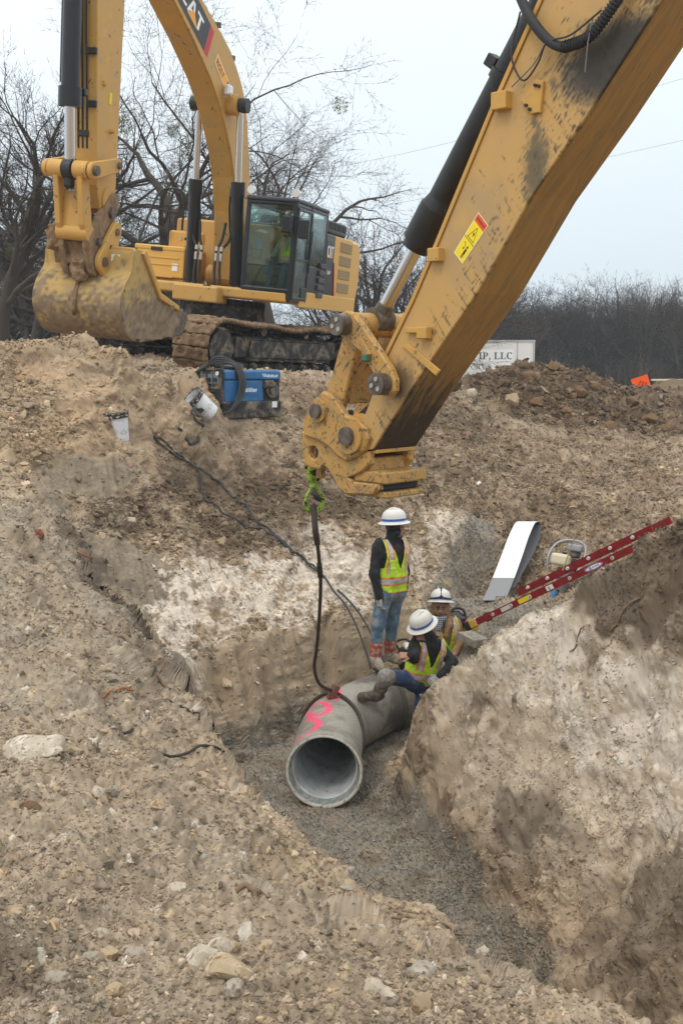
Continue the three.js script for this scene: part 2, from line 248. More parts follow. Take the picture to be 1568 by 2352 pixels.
const darkPatches = [blob(1480, 1340, 7.9, .6, .4, .8, 1.1), blob(1560, 1310, 7.5, .7, .55, .9, 1.15), blob(1390, 1390, 8.2, .45, .25, .6, 1), blob(1540, 1440, 7.3, .4, .22, .5, .9), blob(330, 1480, 8.9, .4, .35, 1.2, 1), blob(260, 1370, 10, .5, .35, 1.2, 1), blob(410, 1570, 8.2, .3, .4, .8, 1), blob(430, 1580, 11, .25, .5, .4, .9), blob(180, 1290, 11, .5, .35, 1, .7), blob(430, 1120, 14.4, .9, .35, .9, .8), blob(620, 1150, 15, 1.2, .35, .8, .7), blob(560, 1230, 13.9, 1.1, .25, .6, .7), blob(760, 1160, 15.5, .9, .35, .8, .7), blob(1230, 870, 22, 3.2, .7, 1.6), blob(1420, 920, 22.4, 3, .6, 1.6, .9), blob(300, 1180, 12.9, .6, .3, .6, .6), blob(420, 1010, 15.4, .9, .2, .8, .6), blob(1560, 2200, 5.2, .8, .7, 1.0, .95), blob(1450, 2130, 6, .6, .6, .9, .8), blob(1330, 2130, 6.5, .4, .5, .7, .6), blob(1180, 1930, 8.1, .3, .35, .5, .45), blob(900, 1050, 17, 1.2, .35, 1, .5), blob(1050, 960, 19.4, 1, .5, 1.2, .6), blob(1450, 1440, 7.9, .5, .15, .5, .7)];
const clayPatches = [blob(310, 1300, 12, .75, .38, .8), blob(210, 1090, 13.1, .8, .26, .5), blob(380, 1370, 12, .5, .28, .6), blob(90, 1160, 12.4, .5, .3, .7, .8), blob(1180, 1880, 8.2, .3, .22, .4), blob(1240, 1885, 7.8, .28, .18, .35, .9), blob(880, 1250, 14.9, .3, .15, .3, .9), blob(1300, 1935, 7.4, .2, .14, .3, .7)];
const gravelPatches = [blob(1090, 1250, 16.2, .5, .5, .8), blob(1060, 1320, 15.5, .55, .35, .7), blob(1090, 1400, 14.6, .8, .5, 1), blob(1150, 1440, 13.4, .9, .5, .9), blob(1050, 1450, 13, .5, .4, .7)];
const brownPatches = [blob(560, 1180, 14.6, 1.8, .75, 1.9), blob(800, 1120, 16, 1.8, .7, 2), blob(400, 1100, 14.2, 1.3, .5, 1.2, .9), blob(960, 1230, 15.5, 1.1, .5, 1.2, .6), blob(1000, 1020, 18.5, 2.4, .9, 2.4, .9), blob(1250, 1150, 17.5, 2.2, .8, 2.6, .9), blob(1500, 1120, 18, 2.6, .9, 3.4, .9), blob(1400, 1000, 20.4, 3, .8, 2, .8), blob(700, 930, 18, 2, .5, 1.6, .7), blob(1200, 1310, 15.8, 1, .5, 1.4, .7)];
const warmPatches = [blob(120, 950, 13.8, 2.6, .8, 1.8), blob(330, 900, 14.6, 1.6, .7, 1.4), blob(-200, 900, 14, 3, 1, 3)], greyPatches = [blob(60, 1450, 7.5, 1.6, .6, 4.5), blob(100, 1250, 10.5, 1.2, .5, 2.4), blob(500, 2200, 3, 1.4, .4, 1.6, .7), blob(150, 1900, 3.8, 1.2, .4, 1.4, .7)];
const paleCut = [blob(1150, 1620, 9.2, .9, 1.1, 1.6), blob(1350, 1560, 8.2, 1.1, 1.0, 1.6), blob(1480, 1760, 7, 1.1, .9, 1.6), blob(1250, 1760, 8.3, .9, .7, 1.3)];
const C_SAND = [.345, .262, .180], C_TAN = [.385, .283, .185], C_DARK = [.092, .063, .039], C_WHITE = [.64, .555, .465], C_CLAY = [.195, .155, .113], C_GRAV = [.205, .187, .157], C_GREY = [.295, .247, .191], C_BROWN = [.155, .107, .067], C_BACK = [.235, .166, .105];
function groundAt(x, F, want) {
  const h = height(x, F), e = .09, nx = -(heightBase(x + e, F) - heightBase(x - e, F)) / (2 * e), nf = -(heightBase(x, F + e) - heightBase(x, F - e)) / (2 * e), L = Math.hypot(nx, 1, nf);
  const n = [nx / L, 1 / L, -nf / L]; let y = h, z = -F;
  const far = sm(26, 34, F), w = .34 * fbm3(x * 1.7, y * 1.7, z * 1.7, 3) + .22 * n3(x * 6, y * 6, z * 6);
  const floor = 1 - sm(-4.18, -3.95, h + .12 * n3(x * 2, 0, z * 2)), grav = Math.max(floor, sumBlobs(gravelPatches, x, y, z, w)) * (F > 3.2 && F < 18 ? 1 : 0);
  const clay = Math.max(sumBlobs(clayPatches, x, y, z, w * .8), 0), dark = sumBlobs(darkPatches, x, y, z, w), white = sumBlobs(whitePatches, x, y, z, w * 1.2);
  const spoil = sm(20.2, 21.4, F) * sm(1.8, 3.2, x) * (1 - sm(24.5, 26.5, F));
  const cut = sm(.72, .5, n[1]) * (1 - sm(-3.2, -3.05, y)) * (F > 10.6 ? 1 : 0);            // smooth machine-cut wall
  const nearBank = sm(-.5, -.15, -(y + 2.35)) ; 
  const g = { h, n, floor };
  // relief
  const pale = sumBlobs(paleCut, x, y, z, w), rough = clamp((1 - .4 * pale) * 1 - .8 * clay - .72 * grav - .7 * cut, .12, 1);
  let d = (1 - .75 * cut) * (.10 * rough * fbm3(x * .8, y * .8, z * .8, 2) + .07 * rough * fbm3(x * 3.1, y * 3.1, z * 3.1, 3));
  const nearF = 1 - sm(6.5, 9.5, F);
  const steep = sm(.75, .45, n[1]), big = clamp(.12 + .3 * nearF + .5 * dark + .35 * n2(x * .5, z * .5 + 20) + .5 * spoil, 0, 1) * rough * (1 - .7 * steep);
  const Lb = lumps(x + .04 * n3(x * 8, y * 8, z * 8), y, z, spoil > .3 ? .55 : .3, .25 + .5 * big, 11), tb = lumpTone;
  d += Lb * (1 - cut) * (.35 + .65 * big) * rough * (1 - .6 * steep) * (.9 + .3 * n3(x * 14, y * 14, z * 14));
  const Lm = lumps(x + .012 * n3(x * 25, y * 25, z * 25), y + .01 * n3(x * 25, y * 25, z * 25 + 9), z, .105, .6, 23), tm = lumpTone;
  d += Lm * (1 - .8 * cut) * rough * mix(.55, 1, sm(-.3, .3, n2(x * 1.1 + 8, z * 1.1)));
  { x += n[0] * d; y += n[1] * d; z += n[2] * d; }
  const fine = 1 - .85 * sm(.8, .5, n[1]); let Ls = 0, ts = 0;
  if (F < 9 && fine > .5) { Ls = lumps(x, y + .004 * n3(x * 70, y * 70, z * 70), z, .034, .75, 31); ts = lumpTone; d += Ls * 1.0 * Math.max(rough, .25) * nearF; }
  d += rough * (.5 + .5 * fine) * .012 * n3(x * 22, y * 22, z * 22) + .005 * fine * n3(x * 55, y * 55, z * 55) * (1 - far);
  if (grav > .1) d += grav * .013 * (n3(x * 30, y * 30, z * 30) + .5 * n3(x * 70, y * 70, z * 70));
  let groove = 0; if (F > 11 && F < 14 && x < .5) for (const q of grooves) { const e = Math.abs((x - q.p.x) * .58 - (z - q.p.z) * .81 + .02 * n2(y * 3, q.r * 99)); if (e < q.r * 1.6 && Math.abs(z - q.p.z) < .9) groove = Math.max(groove, sm(q.r * 1.5, q.r * .7, e) * sm(q.y0 - .06, q.y0 + .06, y) * sm(q.y1 + .1, q.y1 - .06, y)); }
  d -= groove * .035;
  // raking tooth marks down the smooth faces
  const tooth = clay * .022 * (n2((x - .35 * z) * 9 + .3 * y, y * .8) + .6 * n2((x - .35 * z) * 23, y * 1.2)) + cut * (.006 * n2(x * 1.1 + z * .9, y * 9 + .8 * n2(x * 2, z * 2)) + .006 * n2(x * 2.2 - z * 2, y * 28) + .012 * n3(x * 3, y * 5, z * 3));
  d += tooth;
  d *= 1 - far * .6; g.d = d * (1 - sm(40, 70, F)); g.clump = Lb;
  if (!want) return g;
  // colour: soil kinds, with grain
  const k1 = fbm3(x * .9 + 3, y * 1.5, z * .9, 3), k2 = fbm3(x * 4 + 9, y * 4, z * 4, 3), k3 = n3(x * 19, y * 19, z * 19), k4 = fine * n3(x * 48, y * 48, z * 48);
  let c = C_SAND;
  const k5 = fbm3(x * 1.9 - 7, y * 2.6, z * 1.9 + 3, 4);
  c = mix3(c, C_TAN, clamp(.45 + 1.1 * k1) * .6);
  c = mix3(c, mix3(C_BROWN, C_BACK, sm(-.3, .35, k5)), sumBlobs(brownPatches, x, y, z, w * .8) * sm(-.55, .15, k1 + .8 * k2) * .88);
  c = mix3(c, [.40, .283, .178], sumBlobs(warmPatches, x, y, z, w) * clamp(.7 + .8 * k1 + .5 * k2));
  c = mix3(c, C_GREY, sumBlobs(greyPatches, x, y, z, w) * clamp(.7 + k1) * .8);
  c = mix3(c, mix3([.52, .425, .32], C_BROWN, sm(.12, .6, k1 + .7 * k2) * .7), pale * .88);
  c = mix3(c, mix3([.42, .325, .225], C_BROWN, clamp(-.05 + .5 * k1 + .4 * n2(x * 1.5 + z * 1.2, y * 9) + .3 * k2)), cut * .8);
  c = mix3(c, C_CLAY, clay * clamp(.8 + .4 * k2));
  const wv = white * sm(-.2, .4, k2 * 1.1 + .55 * k3 + k5 * .6 + (white - .55) * .9); c = mix3(c, C_WHITE, clamp(wv) * .85);
  c = mix3(c, C_DARK, clamp(Math.max(dark, spoil * .95) * sm(-.5, .15, k2 + .35 * k3 + (dark - .3) * .8)) * .85);
  c = mix3(c, mix3([.175, .118, .072], [.11, .074, .045], sm(-.3, .3, k2)), spoil * .88);
  c = mix3(c, C_DARK, (.3 + .3 * sm(-.2, .3, k1)) * sm(.12, .5, k5 + .35 * k2 + .2 * k3) * rough * (1 - white));       // damp soil
  c = mix3(c, C_GRAV, clamp(grav * (.75 + .5 * k2)));
  if (grav > .2) { const q = k4 * .5 + .5 * n3(x * 85, y * 85, z * 85); c = mix3(c, [.33, .305, .26], grav * sm(.25, .6, q) * .7); c = mix3(c, [.075, .063, .05], grav * sm(.2, .6, -q) * .65); c = mix3(c, [.15, .112, .075], grav * sm(.1, .5, k5) * .7); }
  c = mix3(c, [.52, .46, .39], sm(.66, .8, k4 * .6 + .4 * n3(x * 33 + 7, y * 33, z * 33)) * .5 * (1 - grav) * (1 - far));
  let m = 1 + (.2 * k3 + .16 * k4) * (1 - .5 * pale) + .12 * k1;
  if (Lm > .004) m *= .82 + .36 * tm; if (Lb > .01) m *= .86 + .28 * tb;
  if (Ls > .001 && nearF > .2) { m *= mix(1, .68 + .6 * ts, nearF); if (ts > .95) c = mix3(c, [.5, .46, .4], nearF * .6); else if (ts > .82) c = mix3(c, [.36, .26, .15], nearF * .5); }
  g.zone = spoil > .4 ? 3 : grav > .4 ? 2 : clay > .4 || cut > .4 ? 1 : steep > .35 || white > .35 ? 4 : 0;
  g.c = [c[0] * m, c[1] * m, c[2] * m];
  return g;
}
// surface point (for putting things on the ground)
function onGround(x, F) { const g = groundAt(x, F); return V(x + g.n[0] * g.d, g.h + g.n[1] * g.d, -F + g.n[2] * g.d); }
function hitGround(px, py, F0 = 2, F1 = 40) { // first crossing of a sight line with the bare ground
  for (let F = F0; F < F1; F += .02) { const p = P(px, py, F); if (height(p.x, F) > p.y) return onGround(p.x, F); }
  return P(px, py, F1);
}
{
  const cols = []; // angles, dense where the camera looks
  const D = Math.PI / 180; const FAST = false;
  for (let a = -180; a < -60; a += 12) cols.push(a); for (let a = -60; a < -27; a += 1.2) cols.push(a); for (let a = -27; a < -18.2; a += .2) cols.push(a);
  for (let a = -18.2; a < 2.5; a += .083) cols.push(a); for (let a = 2.5; a < 18.2; a += .047) cols.push(a);
  for (let a = 18.2; a < 27; a += .2) cols.push(a); for (let a = 27; a < 60; a += 1.2) cols.push(a); for (let a = 60; a <= 180; a += 12) cols.push(a);
  const NC = cols.length, NR = 1120, M = 1000, R0 = 2.2, R1 = 34, back = .5;   // polar about a point behind the camera
  const lr = Array.from({ length: M }, (_, k) => R0 * Math.pow(R1 / R0, k / (M - 1)));
  const wgt = cols.map(a => { const s = Math.sin(a * D), c = Math.cos(a * D), w = new Float32Array(M); let hp = null, top = -.72; for (let k = 0; k < M; k++) { const r = lr[k], h = heightBase(s * r, c * r - back); if (k) { const dr = r - lr[k - 1]; const e1 = Math.atan2(h, r - back), e0 = Math.atan2(hp, lr[k - 1] - back); w[k] = Math.max(0, e1 - top) + .2 * Math.abs(e1 - e0) + .03 * Math.hypot(dr, Math.min(Math.abs(h - hp), dr * 5)) / r; top = Math.max(top, e1); } hp = h; } return w; });
  const sw = wgt.map((w, i) => { const o = new Float32Array(M); let n = 0; for (let q = -12; q <= 12; q++) { const v = wgt[clamp(i + q, 0, NC - 1)]; if (Math.abs(cols[clamp(i + q, 0, NC - 1)] - cols[i]) > 4) continue; const tw = 1 - Math.abs(q) / 13; n += tw; for (let k = 0; k < M; k++) o[k] += v[k] * tw; } let s = 0; for (let k = 0; k < M; k++) { s += o[k] / n; o[k] = s; } return o; });
  const extra = [36, 39, 43, 48, 55, 65, 80, 100, 140, 220, 420];
  const zones = new Uint8Array(NC * (NR + extra.length + 1)), NT = NR + extra.length + 1, pos = new Float32Array(NC * NT * 3), col = new Float32Array(NC * NT * 3), idx = [];
  for (let i = 0; i < NC; i++) {
    const s = Math.sin(cols[i] * D), c = Math.cos(cols[i] * D), cum = sw[i], tot = cum[M - 1]; let k = 0;
    for (let j = 0; j < NT; j++) {
      let r;
      if (j === 0) r = .02; else if (j <= NR) { const t = (j - 1) / (NR - 1) * tot; while (k < M - 2 && cum[k + 1] < t) k++; r = mix(lr[k], lr[k + 1], clamp((t - cum[k]) / Math.max(1e-9, cum[k + 1] - cum[k]))); } else r = extra[j - NR - 1];
      const x = s * r, F = c * r - back, g = groundAt(x, F, true), o = (j * NC + i) * 3;
      zones[j * NC + i] = g.zone; pos[o] = x + g.n[0] * g.d; pos[o + 1] = g.h + g.n[1] * g.d; pos[o + 2] = -F + g.n[2] * g.d;
      col[o] = clamp(g.c[0], .01, .9); col[o + 1] = clamp(g.c[1], .01, .9); col[o + 2] = clamp(g.c[2], .01, .9);
      if (i < NC - 1 && j < NT - 1) { const a = j * NC + i, b = a + 1, e = a + NC, f = e + 1; idx.push(a, e, b, b, e, f); }
    }
  }
  const g = new THREE.BufferGeometry();
  g.setAttribute('position', new THREE.BufferAttribute(pos, 3)); g.setAttribute('color', new THREE.BufferAttribute(col, 3)); g.setIndex(idx); g.computeVertexNormals();
  const m = shadows(new THREE.Mesh(g, std({ vertexColors: true, roughness: .97 }))); m.name = 'ground'; globalThis.__ground = { pos, col, zones, NC, NT, NR, c0: cols.findIndex(a => a > -24), c1: cols.findIndex(a => a > 24) }; m.userData.kind = 'structure'; m.userData.label = 'excavated soil with open trench, cut walls and spoil heaps'; scene.add(m);
}

// ---------------------------------------------------------------- materials
const T_YEL = dataTex(512, (u, v) => {
  const d = tfbm(u, v, 5, 1, 5), e = tfbm(u, v, 22, 9, 3), sc = tn(u, v, 60, 4), st = tfbm(u, v * .25, 26, 14, 3);
  let c = [.77, .59, .30]; c = mix3(c, [.71, .585, .38], sm(-.1, .6, d) * .75); c = mix3(c, [.84, .63, .24], sm(.1, .5, -d) * .5);
  c = mix3(c, [.34, .27, .18], sm(.42, .62, e + .25 * d) * .75); c = mix3(c, [.20, .17, .13], sm(.50, .60, st * .7 + sc * .4) * .8);
  c = mix3(c, [.62, .55, .43], sm(.35, .6, tfbm(u, v, 9, 30, 4)) * .55); return c;
});
const T_WORN = dataTex(512, (u, v) => { const d = tfbm(u, v, 4, 41, 5), e = tfbm(u, v, 16, 49, 4), f = tn(u, v, 60, 44); let c = mix3([.74, .565, .30], [.66, .53, .33], sm(-.2, .4, d)); c = mix3(c, [.50, .42, .31], sm(.05, .4, e + .4 * d) * .7); c = mix3(c, [.27, .22, .17], sm(.22, .48, e + .25 * f + .3 * d) * .8); return mix3(c, [.72, .64, .5], sm(.3, .5, -e) * .4); });
const T_MUD = dataTex(512, (u, v) => { const d = tfbm(u, v, 6, 2, 5), e = tn(u, v, 50, 3); let c = mix3([.58, .48, .37], [.46, .36, .27], sm(-.4, .4, d)); c = mix3(c, [.66, .57, .46], sm(.45, .7, e) * .6); return mix3(c, [.27, .21, .16], sm(.4, .6, -d + .3 * e) * .5); });
const T_BLK = dataTex(512, (u, v) => { const d = tfbm(u, v, 7, 6, 5), e = tn(u, v, 60, 8), s = tfbm(u * .3, v, 30, 18, 3); let c = mix3([.105, .105, .115], [.16, .155, .15], sm(-.3, .5, d)); c = mix3(c, [.50, .45, .38], sm(.42, .62, d * .6 + e * .35 + s * .3) * .55); return c; });
const T_DUSTBLK = dataTex(512, (u, v) => { const d = tfbm(u, v, 6, 16, 5), e = tn(u, v, 70, 18); let c = mix3([.15, .15, .155], [.38, .35, .31], sm(-.3, .4, d)); c = mix3(c, [.60, .54, .45], sm(.12, .45, d * .7 + e * .5) * .8); return c; });
const T_STEEL = dataTex(256, (u, v) => { const d = tfbm(u, v, 6, 3, 4), e = tn(u, v, 40, 5); return mix3(mix3([.46, .43, .40], [.36, .32, .28], sm(-.3, .4, d)), [.30, .2, .14], sm(.3, .6, e * .6 + d * .5) * .6); });
const T_CONC = dataTex(512, (u, v) => { const d = tfbm(u, v, 5, 5, 5), e = tfbm(u, v, 18, 25, 4), f = tn(u, v, 120, 3); let c = mix3([.60, .575, .53], [.50, .475, .43], sm(-.3, .4, d)); c = mix3(c, [.42, .385, .33], sm(.1, .5, e + d * .4) * .7); c = mix3(c, [.66, .64, .60], sm(.25, .5, -e) * .5); return mix3(c, [.33, .29, .24], sm(.42, .6, f * .6 + e * .5) * .7); });
const rep = (t, r) => { const c = t.clone(); c.repeat.set(r, r); c.needsUpdate = true; return c; };
const M = {
  yellow: std({ map: rep(T_YEL, .5), roughness: .52 }), yellowClean: std({ color: lin(.66, .37, .075), roughness: .4 }), yellowFar: std({ map: rep(T_YEL, .35), roughness: .5 }),
  yellowWorn: std({ map: rep(T_WORN, 1.6), roughness: .65 }),
  mud: std({ map: rep(T_MUD, 1.1), roughness: .97 }), black: std({ map: rep(T_BLK, .8), roughness: .5 }), dustBlack: std({ map: rep(T_DUSTBLK, .7), roughness: .75 }), blackGloss: std({ color: lin(.012, .013, .015), roughness: .28 }),
  steel: std({ map: rep(T_STEEL, 2), roughness: .55, metalness: .5 }), chrome: std({ color: lin(.62, .62, .63), roughness: .16, metalness: 1 }), rubber: std({ color: lin(.022, .022, .024), roughness: .7 }), cable: std({ color: lin(.045, .045, .048), roughness: .75 }),
  glass: new THREE.MeshPhysicalMaterial({ color: lin(.80, .90, .87), transmission: 1, roughness: .04, thickness: 0, ior: 1.45 }), dirtyGlass: new THREE.MeshPhysicalMaterial({ color: lin(.62, .74, .70), transmission: 1, roughness: .22, thickness: 0, ior: 1.45 }), lamp: std({ color: lin(.75, .75, .74), roughness: .2, metalness: .3 }),
  grille: std({ color: lin(.36, .27, .14), roughness: .8 }), hood: std({ color: lin(.055, .058, .065), roughness: .55 }), inner: std({ color: lin(.05, .052, .058), roughness: .8 }), greyPlastic: std({ color: lin(.17, .17, .165), roughness: .7 }),
  conc: std({ map: rep(T_CONC, .9), roughness: .92 }), white: std({ color: lin(.76, .76, .75), roughness: .5 }), red: std({ color: lin(.42, .018, .025), roughness: .45 }), bolt: std({ color: lin(.45, .43, .40), roughness: .5, metalness: .6 }),
};
function canvasMat(w, h, draw, opt = {}) {
  const c = document.createElement('canvas'); c.width = w; c.height = h; const x = c.getContext('2d'); draw(x, w, h);
  const t = new THREE.CanvasTexture(c); t.colorSpace = THREE.SRGBColorSpace; t.magFilter = THREE.LinearFilter; return std({ map: t, roughness: .5, ...opt });
}
// flat print: thin sheet w x h in its own xy plane, proper 0..1 uv
function sheet(name, w, h, mat, parent) {
  const m = shadows(new THREE.Mesh(new THREE.PlaneGeometry(w, h), mat)); m.name = name; if (parent) parent.add(m); return m;
}
// quad print from four corners (bottom left, bottom right, top right, top left)
function quadPrint(name, a, b, c, d, mat, parent) {
  const g = new THREE.BufferGeometry(); g.setAttribute('position', new THREE.BufferAttribute(new Float32Array([a, b, c, d].flatMap(p => [p.x, p.y, p.z])), 3));
  g.setAttribute('uv', new THREE.BufferAttribute(new Float32Array([0, 0, 1, 0, 1, 1, 0, 1]), 2)); g.setIndex([0, 1, 2, 0, 2, 3]); g.computeVertexNormals();
  const m = shadows(new THREE.Mesh(g, mat)); m.name = name; parent.add(m); return m;
}

// ---------------------------------------------------------------- bare winter trees
function ribbons(list, sides = 2) { // list of [a, b, ra, rb] thin twigs -> crossed slivers
  const pos = new Float32Array(list.length * 18), nor = new Float32Array(list.length * 18); let o = 0; const d = V(), u = V(), w = V();
  for (const [a, b, ra, rb] of list) {
    d.subVectors(b, a).normalize(); u.set(.3, .1, .95).cross(d).normalize(); w.crossVectors(d, u);
    for (const q of [u, w]) for (const [p, s, r] of [[a, -1, ra], [a, 1, ra], [b, 0, rb]]) { pos[o] = p.x + q.x * s * r; pos[o + 1] = p.y + q.y * s * r; pos[o + 2] = p.z + q.z * s * r; const n = q === u ? w : u; nor[o] = n.x; nor[o + 1] = n.y + .3; nor[o + 2] = n.z; o += 3; }
  }
  const g = new THREE.BufferGeometry(); g.setAttribute('position', new THREE.BufferAttribute(pos, 3)); g.setAttribute('normal', new THREE.BufferAttribute(nor, 3)); return g;
}
function growTree(s, o) {
  reseed(s); const tubes = [], twigs = [], tips = [];
  const grow = (p, dir, len, rad, depth) => {
    const n = depth < 2 ? 6 : depth < o.depth ? 4 : 2, pts = [p.clone()], rads = [rad]; let q = p.clone(), d = dir.clone();
    for (let k = 1; k <= n; k++) {
      d.x += rr(-1, 1) * o.wig; d.y += rr(-1, 1) * o.wig * .8 + (depth > 0 ? o.up : .02); d.z += rr(-1, 1) * o.wig; d.normalize();
      q = q.clone().addScaledVector(d, len / n); pts.push(q); rads.push(rad * (1 - (depth === 0 ? .3 : .5) * k / n));
    }
    if (rad > o.thin) tubes.push([pts, rads, depth === 0 ? 9 : depth < 3 ? 6 : 4]); else for (let k = 1; k <= n; k++) twigs.push([pts[k - 1], pts[k], Math.max(rads[k - 1], o.tw), Math.max(rads[k] * .6, o.tw * .5)]);
    if (depth >= o.depth) { tips.push(q); return; }
    const kids = depth === 0 ? o.limbs : Math.round(rr(o.kids[0], o.kids[1]) + (depth >= o.depth - 2 ? o.fill ?? 0 : 0));
    for (let c = 0; c < kids; c++) {
      const t = depth === 0 ? mix(o.fork, 1, (c + rr(0, .6)) / kids) : c === 0 ? 1 : rr(.25, 1), i = Math.min(n - 1, Math.floor(t * n)), at0 = pts[i].clone().lerp(pts[i + 1], t * n - i), base = pts[i + 1].clone().sub(pts[i]).normalize();
      const az = c * 2.4 + rr(-.4, .4) + s, perp = depth === 0 ? V(Math.cos(az), 0, Math.sin(az)) : V(rr(-1, 1), rr(-.5, .8), rr(-1, 1)).cross(base).normalize(), a = depth === 0 ? mix(o.spread[1], o.spread[0], (t - o.fork) / (1 - o.fork)) * rr(.85, 1.15) : c === 0 ? rr(.1, .4) : rr(.5, 1.1);
      const nd = base.clone().multiplyScalar(Math.cos(a)).addScaledVector(perp, Math.sin(a)).normalize();
      grow(at0, nd, len * (depth === 0 ? rr(o.l1[0], o.l1[1]) : depth >= o.depth - 1 ? rr(.4, .75) : rr(.5, .82)), Math.max(rads[i] * (c === 0 ? rr(.65, .85) : depth === 0 ? rr(.45, .75) : rr(.4, .65)), o.tw), depth + 1);
    }
  };
  grow(V(0, -.3, 0), V(rr(-.08, .08), 1, rr(-.08, .08)).normalize(), o.trunk, o.rad, 0);
  const geoms = tubes.map(([pts, rads, n]) => {
    const g = new THREE.BufferGeometry(), pos = [], idx = [];
    for (let k = 0; k < pts.length; k++) { const d = (pts[k + 1] ?? pts[k]).clone().sub(pts[k ? k - 1 : 0]).normalize(), u = V(.3, .1, .95).cross(d).normalize(), w = V().crossVectors(d, u); for (let i = 0; i < n; i++) { const a = i / n * 6.2832, r = rads[k] * (1 + (k === 0 && pts[0].y < 0 ? .5 : 0)); pos.push(pts[k].x + r * (u.x * Math.cos(a) + w.x * Math.sin(a)), pts[k].y + r * (u.y * Math.cos(a) + w.y * Math.sin(a)), pts[k].z + r * (u.z * Math.cos(a) + w.z * Math.sin(a))); if (k) { const b = (k - 1) * n + i, c = (k - 1) * n + (i + 1) % n; idx.push(b, c, b + n, c, c + n, b + n); } } }
    g.setAttribute('position', new THREE.BufferAttribute(new Float32Array(pos), 3)); g.setIndex(idx); g.computeVertexNormals(); return g;
  });
  let top = 0; for (const t of tips) top = Math.max(top, t.y); return { wood: geoms, twigs, tips, top };
}
const barkMat = std({ color: lin(.06, .048, .039), roughness: .95 }), twigMat = std({ color: lin(.125, .094, .076), roughness: 1 });
const leafMat = std({ color: lin(.12, .145, .04), roughness: .9, side: THREE.DoubleSide });
function leafClump(n, r) { const pos = []; for (let i = 0; i < n; i++) { const p = V(rr(-1, 1), rr(-1, 1), rr(-1, 1)); if (p.length() > 1) { i--; continue; } p.multiplyScalar(r); const a = V(rr(-1, 1), rr(-1, 1), rr(-1, 1)).normalize().multiplyScalar(rr(.03, .07)), b = V(rr(-1, 1), rr(-1, 1), rr(-1, 1)).normalize().multiplyScalar(rr(.03, .06)); for (const q of [p.clone().sub(a), p.clone().add(b), p.clone().add(a)]) pos.push(q.x, q.y, q.z); } const g = new THREE.BufferGeometry(); g.setAttribute('position', new THREE.BufferAttribute(new Float32Array(pos), 3)); g.computeVertexNormals(); return g; }
function plantTree(name, s, o, px, F, scale, label, group, mistletoe = 0, mats = [barkMat, twigMat], turn = 0) {
  const b = P(px, 800, F), y = heightBase(b.x, F), t = thing(name, label, 'tree', [b.x, y, b.z], group), T = growTree(s, o);
  part('trunk', T.wood, mats[0], t); const cr = part('crown', ribbons(T.twigs), mats[1], t);
  for (let k = 0; k < mistletoe; k++) { const p = T.tips[Math.floor(rnd() * T.tips.length)]; const m = part('mistletoe', leafClump(230, rr(.25, .5)), leafMat, t); m.position.copy(p); m.userData.kind = 'stuff'; }
  t.scale.setScalar(scale / T.top); t.rotation.y = turn; return t;
}
const OAK = { depth: 6, wig: .3, up: .02, thin: .014, tw: .0075, limbs: 8, fork: .7, spread: [.4, 1.25], l1: [.44, .66], kids: [2.8, 4.2], fill: 1.4, trunk: 8.4, rad: .46 };
plantTree('oak_tree', 41, OAK, 372, 37, 12.6, 'broad bare oak with green mistletoe directly behind the raised digger boom', 'bare oaks behind the excavator', 7, undefined, .6);
plantTree('oak_tree', 97, { ...OAK, trunk: 7 }, 640, 42, 12.2, 'bare oak spreading its right-hand limbs beside the black excavator cab', 'bare oaks behind the excavator', 6, undefined, 2.2);
const ELM = { depth: 5, wig: .27, up: .03, thin: .016, tw: .008, limbs: 12, fork: .5, spread: [.25, 1.15], l1: [.3, .5], kids: [2.8, 4.4], fill: 1.6, trunk: 8.4, rad: .32 };
plantTree('bare_tree', 11, ELM, 5, 34, 10.8, 'dark bare tree standing just outside the excavator bucket, before the other bare trees', 'bare trees left of the bucket', 0);
plantTree('bare_tree', 23, ELM, 95, 39, 11.4, 'dark bare tree rising straight behind the excavator bucket', 'bare trees left of the bucket', 0, undefined, 1.5);
plantTree('bare_tree', 29, { ...ELM, trunk: 7.4 }, 190, 44, 11.4, 'dark bare tree mostly hidden behind the vertical excavator stick', 'bare trees left of the bucket', 1, undefined, .4);
const FARK = { depth: 4, wig: .22, up: .04, thin: .03, tw: .013, limbs: 11, fork: .28, spread: [.2, 1.1], l1: [.35, .6], kids: [2.8, 4.4], fill: 1.6, trunk: 6, rad: .2 };
const farKinds = [3, 5, 8, 13].map(s => { const T = growTree(s, FARK); return [mergeGeometries(T.wood.map(prep)), prep(ribbons(T.twigs)), T.top]; });
function farTree(px, F, h, k, label, group, mats) {
  const b = P(px, 800, F), t = thing('woodland_tree', label, 'tree', [b.x, F < 33 ? heightBase(b.x, F) : mix(heightBase(b.x, F), FAR_Y, .7), b.z], group);
  const a = shadows(new THREE.Mesh(farKinds[k][0], mats[0])), c = shadows(new THREE.Mesh(farKinds[k][1], mats[1])); a.name = 'trunk'; c.name = 'crown'; t.add(a, c);
  const sc = h / farKinds[k][2]; t.scale.set(sc * rr(.9, 1.3), sc, sc * rr(.9, 1.3)); t.rotation.y = rr(0, 6.28); return t;
}
reseed(501);
for (const [px, F, h, k] of [[800, 62, 9.2, 0], [838, 58, 9.8, 1], [872, 60, 10.2, 2], [905, 57, 9.6, 3], [935, 63, 10.2, 0], [968, 59, 9.5, 1], [1000, 66, 9, 2], [760, 70, 9.4, 3], [1040, 70, 9, 3]]) farTree(px, F, h, k, 'slender bare tree beyond the excavator counterweight', 'bare trees beyond the excavator', [barkMat, twigMat]);
